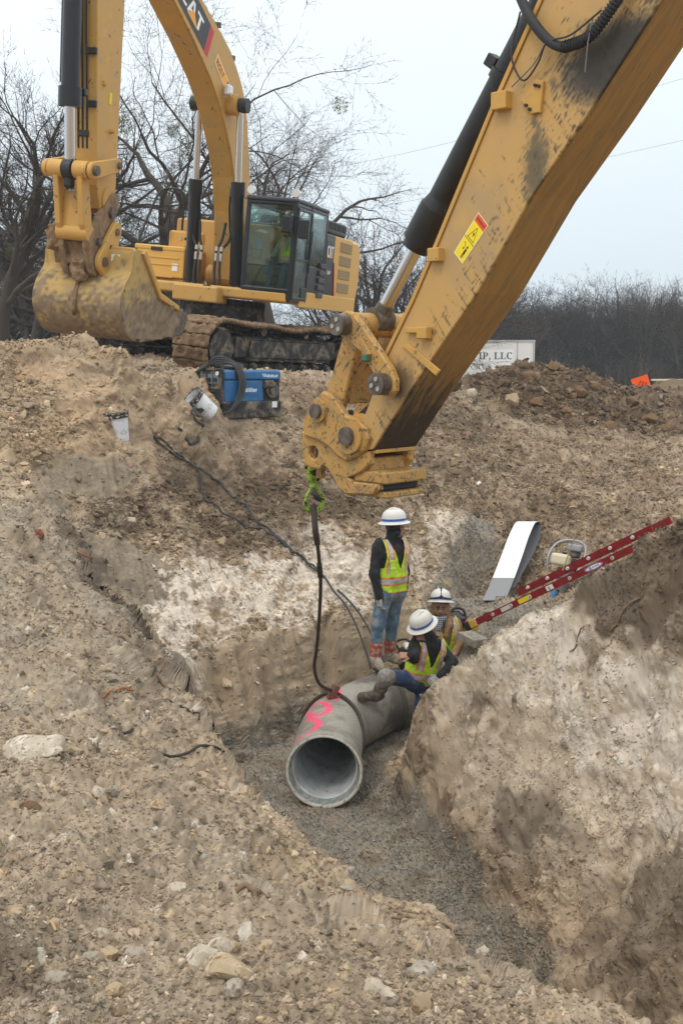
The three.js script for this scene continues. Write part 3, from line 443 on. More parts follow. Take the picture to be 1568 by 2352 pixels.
for (let k = 0; k < 84; k++) { const row = k % 3, px = 1050 + (k + rr(-.5, .5)) * 7.4; farTree(px, 84 + row * 9 + rr(-3, 3), rr(6.3, 8.9) + (px > 1480 ? .6 : 0) + .6 * n2(px * .012, 3), k % 4, 'grey-brown bare tree in the wood behind the white trailer', 'trees of the wood behind the spoil heap', [barkMat, twigMat]); }
for (let k = 0; k < 26; k++) farTree(-90 + k * 24 + rr(-8, 8), 54 + rr(-6, 16), rr(8, 11), k % 4, 'thin bare tree in the wood behind the oaks', 'trees of the wood behind the oaks', [barkMat, twigMat]);
for (let k = 0; k < 12; k++) farTree(420 + k * 32 + rr(-8, 8), 84 + rr(-6, 10), rr(5, 6.5), k % 4, 'low bare tree far behind the excavator tracks', 'low trees far behind the excavator', [barkMat, twigMat]);
for (let k = 0; k < 40; k++) farTree(k < 26 ? 1690 + k * 26 : -110 - (k - 26) * 34, k < 26 ? 88 + rr(-6, 14) : 60 + rr(-6, 14), rr(6.5, 9), k % 4, k < 26 ? 'grey-brown bare tree in the wood behind the white trailer' : 'thin bare tree in the wood behind the oaks', k < 26 ? 'trees of the wood behind the spoil heap' : 'trees of the wood behind the oaks', [barkMat, twigMat]);
{ // brushwood that fills the wood below the crowns
  const clump = (n, h) => { const l = []; for (let i = 0; i < n; i++) { const a = V(rr(-.6, .6), 0, rr(-.6, .6)), b = a.clone().add(V(rr(-.5, .5), rr(.5, 1) * h, rr(-.5, .5))); l.push([a, b, .02, .008]); for (let k = 0; k < 3; k++) { const p = a.clone().lerp(b, rr(.3, .9)); l.push([p, p.clone().add(V(rr(-.4, .4), rr(.2, .6), rr(-.4, .4))), .013, .006]); } } return ribbons(l); };
  for (const [nm, lab, list, mat, h] of [['undergrowth', 'dense grey-brown brushwood along the foot of the far wood', Array.from({ length: 3600 }, () => [rr(1000, 2360), rr(80, 106)]), twigMat, 2.0], ['undergrowth', 'dark brushwood at the foot of the oaks', Array.from({ length: 1300 }, () => [rr(-500, 760), rr(36, 72)]), twigMat, 1.5]]) {
    const g = clump(16, h), im = new THREE.InstancedMesh(g, mat, list.length); im.name = numbered(nm); const m = new THREE.Matrix4(), q = new THREE.Quaternion();
    list.forEach(([px, F], i) => { const b = P(px, 800, F), s = rr(.6, 1.35); m.compose(V(b.x, mix(heightBase(b.x, F), FAR_Y, F > 50 ? .6 : 0) - .1, b.z), q.setFromAxisAngle(V(0, 1, 0), rr(0, 6.28)), V(s, s * rr(.7, 1.3), s)); im.setMatrixAt(i, m); });
    shadows(im); tag(im, lab, 'brushwood', null, 'stuff'); scene.add(im);
  }
}
// overhead lines
solo('power_line', tube([P(300, 470, 72), P(878, 363, 70), P(1058, 321, 69), P(1538, 189, 66), P(2200, -20, 62)], .0075, 60, 5), M.cable, 'upper thin overhead wire crossing the pale sky', 'wire');
solo('power_line', tube([P(200, 590, 72), P(878, 473, 70), P(984, 453, 69.5), P(1426, 354, 67), P(2200, 180, 62)], .0075, 60, 5), M.cable, 'lower thin overhead wire crossing the pale sky', 'wire');
{ // white box trailer
  const F = 66, a = P(1030, 783, F), b = P(1228, 783, F), L = 14, w = 2.6, h = 2.9, t = thing('box_trailer', 'white box trailer with black serif lettering behind the spoil heap', 'trailer', [b.x, b.y - h, b.z]);
  part('box_body', box(L, h, w, -L / 2, h / 2, -w / 2, .03), M.white, t);
  part('roof_rail', box(L + .04, .1, .06, -L / 2, h + .0, .02, .01), std({ color: lin(.45, .44, .44) }), t);
  part('corner_post', box(.10, h, .06, -.06, h / 2, .03, .01), std({ color: lin(.5, .5, .5) }), t);
  part('door_seam', box(.05, h, .04, -1.0, h / 2, .01, .005), std({ color: lin(.42, .41, .36) }), t);
  part('chassis', box(L - 1, .3, 1.2, -L / 2, -.2, -w / 2, .02), M.hood, t);
  for (const x of [-1.6, -2.9]) { const wl = part('wheel', at(cyl(.5, .5, .3, 20), 0, 0, 0, Math.PI / 2), M.rubber, t); wl.position.set(x, -.55, -.25); part('rim', at(cyl(.26, .26, .32, 14), 0, 0, 0, Math.PI / 2), M.white, wl); }
  const tm = canvasMat(1024, 160, (x, W, Hh) => { x.fillStyle = '#f2f3f4'; x.fillRect(0, 0, W, Hh); x.fillStyle = '#33363d'; x.font = 'bold 128px serif'; x.textAlign = 'right'; x.textBaseline = 'middle'; x.fillText('IP, LLC', W - 8, Hh / 2 + 6); });
  const s1 = sheet('lettering', 4.4, .69, tm, t); s1.position.set(-1.25 - 2.2, h - .83, .012);
  const tm2 = canvasMat(1024, 120, (x, W, Hh) => { x.fillStyle = '#f2f3f4'; x.fillRect(0, 0, W, Hh); x.fillStyle = '#43464d'; x.font = '84px serif'; x.textAlign = 'right'; x.textBaseline = 'middle'; x.fillText('ON VA', W - 300, Hh / 2 + 4); });
  const s2 = sheet('lettering', 4.4, .5, tm2, t); s2.position.set(-1.25 - 2.2, h - 1.5, .012);
}
{ // orange roll-up sign leaning behind the spoil
  const p = P(1472, 884, 34), t = thing('warning_sign', 'tilted orange diamond warning sign on a stand behind the spoil heap', 'sign', [p.x, p.y, p.z]);
  const face = canvasMat(256, 256, (x, W) => { x.fillStyle = '#ff5a12'; x.fillRect(0, 0, W, W); x.save(); x.translate(W / 2, W / 2); x.rotate(-Math.PI / 4); x.fillStyle = '#3a1408'; x.font = 'bold 46px sans-serif'; x.textAlign = 'center'; x.fillText('ROAD', 0, -22); x.fillText('WORK', 0, 24); x.fillText('AHEAD', 0, 70); x.restore(); });
  const s = part('sign_panel', box(.5, .5, .012, 0, 0, 0, .004), std({ color: lin(.95, .13, .01), roughness: .6 }), t); s.rotation.set(.1, -.2, .35);
  const f = sheet('sign_print', .46, .46, face, s); f.position.z = .009; f.rotation.z = Math.PI / 4 * 0;
  part('stand_leg', [rod(V(0, -.25, -.03), V(-.3, -1.5, .2), .02), rod(V(0, -.25, -.03), V(.35, -1.5, .1), .02), rod(V(0, -.2, -.03), V(0, -1.5, -.5), .02)], M.steel, t);
}
{ // low soil mound with a pale plank at the far right edge
  const p = P(1560, 905, 31), g = lumpy(new THREE.SphereGeometry(1, 40, 20), .09, 1.8, 4, 5); g.scale(1.3, .75, .9); const t = thing('soil_mound', 'low brown soil mound with a pale plank beyond the orange sign', 'mound', [p.x, p.y - .35, p.z]);
  part('heap', g, std({ color: lin(.17, .125, .08), roughness: 1 }), t); part('plank', box(1.1, .05, .25, -.25, .73, .1, .01), std({ color: lin(.55, .47, .36) }), t);
}

// ---------------------------------------------------------------- tracked excavator on the far bank
function setBasis(g, x, y, z) { g.matrixAutoUpdate = true; g.quaternion.setFromRotationMatrix(new THREE.Matrix4().makeBasis(x, y, z)); }
const side = (outline, thick, bevel = .01, holes) => plate(outline, thick, bevel, holes).rotateY(-Math.PI / 2); // outline in (forward, up), thickness across
const EX_POS = V(-2.42, -.42, -22.3);
const EX = thing('excavator', 'yellow tracked excavator with black cab standing on the far bank', 'excavator', EX_POS.toArray());
{
  const a = 17 * Math.PI / 180, r = 6 * Math.PI / 180, f = V(-Math.sin(a), 0, Math.cos(a)), l0 = V(Math.cos(a), 0, Math.sin(a)), up = V(0, 1, 0);
  setBasis(EX, l0.clone().multiplyScalar(Math.cos(r)).addScaledVector(up, -Math.sin(r)), up.clone().multiplyScalar(Math.cos(r)).addScaledVector(l0, Math.sin(r)), f);
  EX.updateMatrixWorld(true);
}
const exWorld = (x, y, z) => EX.localToWorld(V(x, y, z));
{
  const Y = M.yellowFar, K = M.black;
  // ---- undercarriage, turned against the house
  const uc = part('undercarriage', [box(1.7, .45, 1.8, 0, .75, 0, .05), at(cyl(.8, .85, .3, 32), 0, 1.1, 0), box(2.3, .28, .6, 0, .65, .75, .05), box(2.3, .28, .6, 0, .65, -.75, .05)], M.dustBlack, EX);
  uc.rotation.y = -(34 - 17) * Math.PI / 180;
  part('swing_bearing', [at(cyl(.78, .78, .2, 40), 0, 1.28, 0), ...Array.from({ length: 30 }, (_, i) => box(.05, .16, .03, .79 * Math.cos(i * .2094), 1.28, .79 * Math.sin(i * .2094), .005))], K, EX);
  const shoeGeo = (() => { // shoe with three grousers, mud packed between
    const gs = [box(.74, .03, .19, 0, 0, 0, .006)]; for (const z of [-.07, 0, .07]) gs.push(box(.74, .035, .018, 0, .03, z, .004));
    gs.push(box(.16, .07, .17, 0, -.045, 0, .01)); return mergeGeometries(gs.map(prep));
  })();
  const mudCap = (k) => prep(lumpy(new THREE.BoxGeometry(.74, .05, .2, 14, 2, 5), .03, 7, 3, k * 3.7));
  const muds = [0, 1, 2, 3].map(mudCap);
  for (const sx of [1, -1]) {
    const R = .46, z0 = 1.95, yc = .52, path = [];
    const n1 = 16; for (let i = 0; i <= n1; i++) { const t = i / n1; path.push([z0 - t * 2 * z0, yc + R - .10 * Math.sin(Math.PI * t) * (Math.abs(Math.sin(3 * Math.PI * t)) * .6 + .4)]); }
    for (let i = 1; i < 10; i++) { const t = Math.PI / 2 + Math.PI * i / 10; path.push([-z0 + R * Math.cos(t), yc + R * Math.sin(t)]); }
    for (let i = 0; i <= 16; i++) path.push([-z0 + 2 * z0 * i / 16, yc - R]);
    for (let i = 1; i < 10; i++) { const t = -Math.PI / 2 + Math.PI * i / 10; path.push([z0 + R * Math.cos(t), yc + R * Math.sin(t)]); }
    const cv = new THREE.CatmullRomCurve3(path.map(p => V(0, p[1], p[0])), true, 'centripetal'), NS = 52;
    for (let i = 0; i < NS; i++) {
      const t = i / NS, p = cv.getPointAt(t), d = cv.getTangentAt(t), m = shadows(new THREE.Mesh(shoeGeo, M.dustBlack)); m.name = 'track_shoe'; uc.add(m);
      m.position.set(sx * 1.4, p.y, p.z); m.rotation.x = Math.atan2(-d.y, d.z) + Math.PI; 
      const nrm = V(0, 1, 0).applyEuler(m.rotation), out = V(0, p.y - yc, p.z - clamp(p.z, -z0, z0)); if (nrm.dot(out) < 0) m.rotation.x += Math.PI;
      const front = t < .38 || t > .86; if (front && !(p.y < .2)) { const q = shadows(new THREE.Mesh(muds[i % 4], M.mud)); q.name = 'caked_mud'; q.position.copy(m.position).addScaledVector(out.normalize(), .035); q.rotation.copy(m.rotation); uc.add(q); }
    }
    const X = sx * 1.4;
    part('idler_wheel', at(cyl(.36, .36, .14, 28), X, yc, z0, 0, 0, Math.PI / 2), M.dustBlack, uc); part('idler_hub', at(cyl(.3, .32, .3, 24), X + sx * .12, yc, z0 - .02, 0, 0, Math.PI / 2), M.dustBlack, uc);
    part('drive_sprocket', [at(cyl(.34, .34, .1, 24), X, yc, -z0, 0, 0, Math.PI / 2), at(cyl(.27, .3, .5, 24), X + sx * .05, yc, -z0, 0, 0, Math.PI / 2)], M.dustBlack, uc);
    part('track_frame', [box(.34, .36, 3.1, X + sx * .06, .56, -.05, .03), box(.04, .3, 2.5, X + sx * .27, .54, -.1, .01), box(.5, .06, 2.6, X, .36, -.1, .01), at(box(.42, .03, 2.5, 0, 0, 0, .01), X + sx * .05, .78, -.1, 0, 0, -sx * .35)], M.dustBlack, uc);
    for (let i = 0; i < 8; i++) part('track_roller', [at(cyl(.1, .1, .46, 14), X, .2, 1.35 - i * .385, 0, 0, Math.PI / 2), at(cyl(.075, .075, .56, 10), X, .2, 1.35 - i * .385, 0, 0, Math.PI / 2)], M.dustBlack, uc);
    for (const z of [.75, -.55]) part('carrier_roller', at(cyl(.085, .085, .5, 14), X, .86, z, 0, 0, Math.PI / 2), M.dustBlack, uc);
  }
  // ---- house
  part('deck', [box(3.3, .2, 4.1, 0, 1.5, -1.05, .05), box(.9, .3, .5, -.05, 1.42, 1.0, .04)], Y, EX);
  part('lower_skirt', box(.06, .3, 3.6, 1.68, 1.5, -1.35, .02), M.yellowClean, EX);
  part('counterweight', at(side(circ(0, 0, 1, 3).length ? [[-2.75, 1.5], [-3.35, 1.55], [-3.5, 1.9], [-3.48, 2.6], [-3.25, 2.84], [-2.75, 2.84]] : [], 3.3, .06), 0, 0, 0), M.yellowClean, EX);
  // engine side door with tan grilles
  const door = part('engine_door', side([[-1.62, 1.64], [-2.74, 1.64], [-2.74, 2.72], [-2.6, 2.82], [-1.45, 2.82], [-1.45, 2.3]], .06, .012).translate(1.66, 0, 0), M.yellowClean, EX);
  for (let k = 0; k < 4; k++) { part('vent_grille', [box(.02, .2, .78, 1.695, 2.64 - k * .27, -2.2, .005), ...Array.from({ length: 4 }, (_, i) => box(.012, .012, .76, 1.708, 2.57 + i * .047 - k * .27, -2.2, .003))], M.grille, door); }
  // black panel with lettering
  const pan = part('side_panel', side([[-.9, 1.62], [-1.63, 1.62], [-1.44, 2.3], [-1.44, 2.82], [-.9, 2.82]], .05, .01).translate(1.665, 0, 0), M.blackGloss, EX);
  part('red_stripe', side([[-1.60, 1.62], [-1.68, 1.62], [-1.5, 2.2], [-1.45, 2.3]], .02, .003).translate(1.695, 0, 0), std({ color: lin(.5, .03, .03), roughness: .4 }), pan);
  const logo = canvasMat(256, 256, (x, W) => { x.fillStyle = '#15171a'; x.fillRect(0, 0, W, W); x.fillStyle = '#f4f4f2'; x.font = 'bold 132px sans-serif'; x.textAlign = 'center'; x.save(); x.scale(.86, 1.3); x.fillText('CAT', W / 2 / .86, 128); x.restore(); x.fillStyle = '#f2a518'; x.beginPath(); x.moveTo(128, 92); x.lineTo(178, 172); x.lineTo(78, 172); x.fill(); }, { roughness: .35 });
  quadPrint('lettering', V(1.694, 2.22, -.93), V(1.694, 2.22, -1.41), V(1.694, 2.68, -1.41), V(1.694, 2.68, -.93), logo, pan);
  const num = canvasMat(256, 96, (x, W, Hh) => { x.fillStyle = '#15171a'; x.fillRect(0, 0, W, Hh); x.fillStyle = '#f4f4f2'; x.font = 'bold 76px sans-serif'; x.textAlign = 'center'; x.fillText('336F', W / 2, 76); }, { roughness: .35 });
  quadPrint('lettering', V(1.694, 2.03, -1.0), V(1.694, 2.03, -1.36), V(1.694, 2.15, -1.36), V(1.694, 2.15, -1.0), num, pan);
  // roof hood with dark openings
  const hood = part('engine_hood', [box(2.2, .12, 1.9, .3, 2.88, -1.95, .04), box(.9, .28, 1.25, 1.05, 3.0, -2.15, .06)], M.hood, EX);
  for (let k = 0; k < 4; k++) part('hood_vent', box(.02, .13, .22, 1.505, 3.04, -1.7 - k * .29, .01), M.rubber, hood);
  part('engine_cover', box(2.1, 1.1, 2.6, -.2, 2.3, -1.6, .05), Y, EX);
  // storage boxes on the right-hand side
  const tb = part('tool_box', [box(1.05, .52, 1.0, -1.12, 1.92, .1, .035), box(1.07, .1, 1.02, -1.12, 2.2, .1, .03)], M.yellowClean, EX);
  part('recessed_handle', box(.24, .07, .03, -1.18, 2.18, .61, .01), M.rubber, tb); part('raised_rib', [box(.8, .03, .02, -1.1, 2.03, .605, .006), box(.8, .03, .02, -1.1, 1.9, .605, .006)], M.yellowClean, tb); part('warning_label', box(.12, .14, .006, -.78, 1.86, .607, .001), M.white, tb);
  const fb = part('front_step', [box(1.05, .2, .9, -1.12, 1.56, .1, .04), box(.6, .03, .1, -1.1, 1.67, .6, .01)], Y, EX);
  const tk = part('fuel_tank', box(.75, .8, 1.0, -1.0, 2.2, -.75, .05), M.yellowClean, EX);
  part('bolt', Array.from({ length: 1 }, () => at(cyl(.035, .035, .03, 10), -1.1, 2.45, -.245, Math.PI / 2)), M.bolt, tk); part('bolt', at(cyl(.035, .035, .03, 10), -1.1, 2.25, -.245, Math.PI / 2), M.bolt, tk); part('slot', box(.35, .05, .02, -.85, 2.45, -.245, .01), M.rubber, tk); part('slot', box(.35, .05, .02, -.85, 2.28, -.245, .01), M.rubber, tk);
  part('exhaust_pipe', [at(cyl(.12, .14, .5, 16), -.65, 2.85, -.9), at(cyl(.07, .07, .5, 12), -.65, 3.2, -.9)], K, EX);
  part('handrail', [tube([V(-1.6, 1.62, .62), V(-1.62, 2.0, .62), V(-1.52, 2.9, .3), V(-1.42, 3.28, .12), V(-1.3, 3.36, .0), V(-1.05, 3.32, -.05), V(-1.02, 2.6, -.1)], .022, 50, 8), rod(V(-1.5, 2.95, .28), V(-1.06, 2.9, -.07), .016)], K, EX);
  part('mirror_stalk', [rod(V(-1.35, 2.4, -.2), V(-1.35, 3.05, -.2), .018), box(.22, .05, .06, -1.38, 3.05, -.2, .01)], K, EX);
  // ---- cab: posts, glass, roof
  const cx0 = .72, cx1 = 1.70, z0 = .98, z1 = -.86, y0 = 1.42, y1 = 3.2;
  const cab = part('cab', [box(cx1 - cx0, .1, z0 - z1, (cx0 + cx1) / 2, y0 + .05, (z0 + z1) / 2, .03), box(cx1 - cx0, .24, .1, (cx0 + cx1) / 2, y0 + .13, z0 - .04, .05),
    ...[[cx0 + .04, z0 - .04], [cx1 - .04, z0 - .04], [cx0 + .04, z1 + .04], [cx1 - .04, z1 + .04], [cx1 - .03, .14]].map(([x, z]) => box(.085, y1 - y0, .085, x, (y0 + y1) / 2, z, .025)),
    box(cx1 - cx0, .08, .09, (cx0 + cx1) / 2, y1 - .05, z0 - .04, .03), box(.08, .08, z0 - z1, cx1 - .04, y1 - .05, (z0 + z1) / 2, .03), box(.08, .08, z0 - z1, cx0 + .04, y1 - .05, (z0 + z1) / 2, .03), box(.06, .72, .95, cx1 - .03, 1.78, -.36, .02), box(cx1 - cx0 - .1, .1, .06, (cx0 + cx1) / 2, 2.1, z1 + .04, .02), box(cx1 - cx0 - .1, .62, .05, (cx0 + cx1) / 2, 1.8, z1 + .04, .02)], M.blackGloss, EX);
  part('cab_roof', [box(cx1 - cx0 + .02, .07, z0 - z1 + .06, (cx0 + cx1) / 2, y1 + .02, (z0 + z1) / 2, .03), box(cx1 - cx0 - .2, .05, .9, (cx0 + cx1) / 2, y1 + .07, -.1, .02)], M.hood, cab);
  part('windscreen', box(cx1 - cx0 - .16, 1.08, .012, (cx0 + cx1) / 2, 2.58, z0 - .02, 0), M.glass, cab);
  part('lower_windscreen', box(cx1 - cx0 - .16, .4, .012, (cx0 + cx1) / 2, 1.83, z0 - .02, 0), M.dirtyGlass, cab);
  part('screen_bar', box(cx1 - cx0 - .12, .022, .03, (cx0 + cx1) / 2, 2.04, z0 - .02, .004), K, cab);
  const dr = part('door', [box(.05, .06, .8, cx1 + .012, 3.08, .56, .015), box(.05, .06, .8, cx1 + .012, 1.5, .56, .015), box(.05, 1.62, .06, cx1 + .012, 2.29, .93, .015), box(.05, 1.62, .06, cx1 + .012, 2.29, .18, .015), box(.05, .06, .76, cx1 + .012, 2.2, .56, .015), box(.045, .2, .3, cx1 + .012, 1.62, .34, .01)], M.blackGloss, cab);
  const dw = part('door_window', box(.01, .84, .68, cx1 + .012, 2.64, .56, 0), M.glass, cab); part('door_window', box(.01, .64, .68, cx1 + .012, 1.85, .56, 0), M.dirtyGlass, cab);
  part('door_handle', rod(V(cx1 + .06, 2.0, .25), V(cx1 + .06, 2.75, .2), .014), K, cab);
  part('rear_side_window', box(.01, 1.0, .78, cx1 - .01, 2.62, -.37, 0), M.glass, cab); part('far_side_window', box(.01, 1.5, 1.65, cx0 + .03, 2.38, .05, 0), M.glass, cab); part('rear_window', box(.8, .95, .01, (cx0 + cx1) / 2, 2.64, z1 + .04, 0), M.glass, cab);
  part('seat', [box(.5, .14, .5, 1.2, 1.95, -.15, .05), box(.48, .72, .14, 1.2, 2.35, -.42, .05), box(.26, .2, .1, 1.2, 2.83, -.44, .04), box(.3, .4, .3, 1.2, 1.7, -.15, .03)], M.inner, cab);
  part('console', [box(.14, .3, .6, .92, 2.05, -.05, .04), box(.14, .3, .6, 1.5, 2.05, -.05, .04), rod(V(.92, 2.2, .2), V(.92, 2.42, .24), .02), rod(V(1.5, 2.2, .2), V(1.5, 2.42, .24), .02), box(.16, .2, .05, .88, 2.42, .62, .02)], M.greyPlastic, cab);
  part('side_steps', Array.from({ length: 5 }, (_, i) => box(.05, .1, .34, cx1 + .02, 1.62 + i * .14, -.62 - i * .02, .02)), M.hood, cab);
  part('mirror', [box(.2, .34, .06, cx1 + .2, 2.72, 1.12, .04), rod(V(cx1, 2.95, .98), V(cx1 + .2, 2.86, 1.08), .014)], M.blackGloss, cab); part('mirror', [box(.18, .3, .06, cx1 - .12, 2.78, 1.16, .04), rod(V(cx1 - .05, 2.95, .98), V(cx1 - .12, 2.9, 1.13), .014)], M.blackGloss, cab);
  for (const [x, z] of [[.8, .98], [1.62, .9]]) part('roof_light', [at(cyl(.075, .075, .07, 16), x, y1 + .15, z, Math.PI / 2), box(.03, .1, .03, x, y1 + .08, z - .02, .006)], M.lamp, cab);
  part('wiper', rod(V(.95, 1.66, 1.0), V(1.1, 2.0, 1.0), .01), K, cab);
  // ---- boom
  const lowE = [[.12, 1.75], [.14, 2.4], [.24, 3.0], [.47, 3.6], [.72, 4.0], [1.05, 4.38], [1.4, 4.72], [1.85, 5.05], [2.65, 5.5], [3.45, 5.88], [4.6, 6.35], [5.2, 6.62]], upE = [[5.55, 6.85], [5.35, 7.15], [4.6, 6.95], [3.4, 6.52], [2.3, 6.13], [1.48, 5.84], [1.1, 5.68], [.79, 5.48], [.5, 5.26], [.27, 5.01], [.08, 4.68], [-.07, 4.29], [-.22, 3.9], [-.34, 3.53], [-.42, 3.0], [-.42, 2.3], [-.3, 1.75]];
  const boom = part('boom', [side([...lowE, ...upE], .46, .012), side([...lowE.map(([a, b]) => [a + .012, b - .012]), ...upE.slice().map(([a, b]) => [a, b])].slice(0), .40, .006)], Y, EX);
  part('boom_foot', at(cyl(.2, .2, .75, 24), 0, 1.8, -.1, 0, 0, Math.PI / 2), Y, boom);
  part('pin_boss', at(cyl(.17, .19, .3, 24), .3, 4.78, 1.02, 0, 0, Math.PI / 2), Y, boom);
  part('boom_collar', [box(.5, .03, .62, 0, 3.32, .03, .005)].map(g => g), Y, boom);
  const onBoom = (u0, u1) => null;
  // decals on the left flank: frame along the boom
  const strip = (name, s0, h0, s1, h1, hgt, mat) => { const d = V(0, h1 - h0, s1 - s0).normalize(), n = V(0, d.z, -d.y).multiplyScalar(hgt / 2); const a = V(.236, h0, s0), b = V(.236, h1, s1); quadPrint(name, a.clone().add(n), b.clone().add(n), b.clone().sub(n), a.clone().sub(n), mat, boom); };
  const bl = canvasMat(512, 256, (x, W, Hh) => { x.fillStyle = '#2b2d30'; x.fillRect(0, 0, W, Hh); x.fillStyle = '#c02430'; x.beginPath(); x.moveTo(W, 0); x.lineTo(W - 60, 0); x.lineTo(W - 60, Hh); x.lineTo(W, Hh); x.fill(); x.fillStyle = '#f4f4f2'; x.font = 'bold 190px sans-serif'; x.fillText('CAT', 20, 200); x.fillStyle = '#f2a518'; x.beginPath(); x.moveTo(232, 120); x.lineTo(312, 212); x.lineTo(152, 212); x.fill(); });
  strip('logo_panel', 3.3, 6.18, 1.98, 5.58, .5, bl);
  const hl = canvasMat(512, 128, (x, W, Hh) => { x.fillStyle = '#f0a51c'; x.fillRect(0, 0, W, Hh); x.fillStyle = '#24262a'; x.fillRect(W * .74, 0, W * .26, Hh); x.font = 'bold 96px sans-serif'; x.fillText('HOLT', 26, 98); x.fillStyle = '#f4f4f2'; x.font = 'bold 48px sans-serif'; x.fillText('CAT', W * .77, 82); x.strokeStyle = '#f4efe0'; x.lineWidth = 8; x.strokeRect(4, 4, W - 8, Hh - 8); });
  strip('dealer_label', 1.72, 5.42, 1.0, 4.98, .2, hl);
  part('work_light', [box(.1, .18, .2, .33, 4.98, 1.3, .03), box(.02, .12, .15, .38, 4.98, 1.3, .01), rod(V(.24, 4.86, 1.28), V(.33, 4.9, 1.28), .015)], M.lamp, boom);
  part('hose_run', [-.1, -.03, .04, .11].map((x, i) => tube([V(x, 3.2, -.5 + .02 * i), V(x, 4.3, -.14), V(x, 5.05, .22), V(x, 5.56, .8), V(x, 5.95, 1.5), V(x, 6.2, 2.2), V(x, 6.65, 3.4), V(x, 7.1, 4.6)], .026, 40, 6)), M.rubber, boom);
  part('hose_clamp', [[5.62, .83], [6.0, 1.55], [6.3, 2.3]].map(([y, z]) => box(.4, .09, .07, 0, y, z, .01)), M.steel, boom);
  // boom cylinders
  for (const sx of [1, -1]) {
    const x = sx * .46, foot = V(x, 1.55, .55), top = V(sx > 0 ? .46 : -.33, 4.78, 1.02), d = top.clone().sub(foot).normalize(), e = foot.clone().addScaledVector(d, 1.95);
    const bc = part('boom_cylinder', [rod(foot, e, .115, .115, 20), rod(e.clone().addScaledVector(d, -.26), e, .135, .135, 20), at(cyl(.13, .13, .16, 18), foot.x, foot.y, foot.z, 0, 0, Math.PI / 2)], M.blackGloss, EX);
    part('piston_rod', rod(e, top, .06, .06, 16), M.chrome, bc); part('rod_eye', at(cyl(.13, .13, .18, 20), top.x + sx * .06, top.y, top.z, 0, 0, Math.PI / 2), K, bc);
    part('supply_pipe', tube([V(x - sx * .14, 2.4, .62), V(x - sx * .16, 3.0, .75), V(x - sx * .12, 3.35, .85)], .022, 16, 6), K, bc);
  }
  // hydraulic hoses with fittings in front of the boom foot
  for (const [x, dx] of [[-.26, -.08], [-.16, -.05], [.14, .05], [.24, .08]]) {
    const hs = part('hydraulic_hose', tube([V(x + dx * 2.2, 2.75, .75), V(x + dx * 1.2, 2.4, .78), V(x, 2.25, .82), V(x, 1.9, .86), V(x + .02, 1.62, .88), V(x * .5, 1.42, .85)], .026, 24, 7), M.rubber, EX);
    part('hose_fitting', [rod(V(x, 2.04, .84), V(x, 2.18, .83), .034), rod(V(x, 2.22, .83), V(x, 2.3, .82), .036)], M.bolt, hs);
  }
  part('swivel_manifold', [box(.34, .2, .3, 0, 1.45, .95, .03), at(cyl(.1, .1, .2, 14), .1, 1.5, 1.0, Math.PI / 2)], K, EX);
  // ---- stick, bucket cylinder and linkage
  const stick = part('stick', side([[4.86, 2.62], [5.3, 2.48], [5.44, 2.8], [5.72, 5.2], [5.78, 6.3], [5.62, 7.3], [5.2, 7.75], [4.98, 7.4], [4.95, 5.4]], .38, .012), Y, EX);
  part('stick_pipe', [-.11, -.04, .03].map((x, i) => tube([V(x, 3.3, 5.5), V(x, 4.2, 5.62), V(x, 5.2, 5.745), V(x, 6.3, 5.81)], .016, 20, 6)), M.rubber, stick);
  for (const [x, y, z] of [[.12, 3.9, 5.6], [.12, 4.6, 5.68], [-.02, 3.5, 5.52]]) part('pipe_bracket', box(.16, .09, .05, x, y, z, .01), K, stick);
  part('warning_label', box(.006, .16, .07, .194, 4.05, 5.2, .001), std({ color: lin(.75, .68, .05) }), stick);
  part('lug', [at(cyl(.03, .03, .1, 10), .22, 3.6, 5.15, 0, 0, Math.PI / 2), box(.06, .07, .06, .2, 4.22, 5.42, .01), box(.06, .07, .06, .2, 5.7, 5.5, .01)], Y, stick);
  part('stick_boss', at(cyl(.2, .2, .44, 24), 0, 2.62, 5.08, 0, 0, Math.PI / 2), Y, stick);
  const bt = V(0, 7.3, 6.18), bm = V(0, 3.78, 5.98), pin = V(0, 2.95, 5.88);
  const cyb = part('bucket_cylinder', [rod(bt, bm, .13, .13, 22), rod(bm.clone().add(V(0, .26, .015)), bm, .165, .165, 22), rod(V(-.15, 4.1, 6.0), V(-.15, 7, 6.16), .02), box(.12, .1, .1, .12, 4.0, 5.85, .02), box(.14, .12, .1, .1, 5.6, 5.95, .02)], M.blackGloss, EX);
  part('piston_rod', rod(bm, pin, .075, .075, 18), M.chrome, cyb); part('rod_eye', [at(cyl(.15, .15, .14, 20), 0, pin.y, pin.z, 0, 0, Math.PI / 2), box(.13, .3, .16, 0, pin.y - .12, pin.z, .05)], K, cyb);
  const lk = part('bucket_link', [at(cyl(.125, .125, .22, 22), .2, pin.y, pin.z, 0, 0, Math.PI / 2), at(cyl(.125, .125, .22, 22), -.2, pin.y, pin.z, 0, 0, Math.PI / 2), ...[.19, -.19].map(x => at(side([[5.78, 2.98], [5.98, 2.95], [5.82, 2.2], [5.72, 2.05], [5.56, 2.1], [5.6, 2.3]], .09, .012), x, 0, 0)), box(.34, .5, .06, 0, 2.42, 5.72, .02), at(cyl(.12, .12, .5, 20), 0, 2.1, 5.66, 0, 0, Math.PI / 2)], Y, EX);
  part('pin_cap', at(cyl(.07, .07, .06, 16), .42, pin.y, pin.z, 0, 0, Math.PI / 2), M.steel, lk); part('pin_cap', at(cyl(.07, .07, .06, 16), -.42, pin.y, pin.z, 0, 0, Math.PI / 2), M.steel, lk);
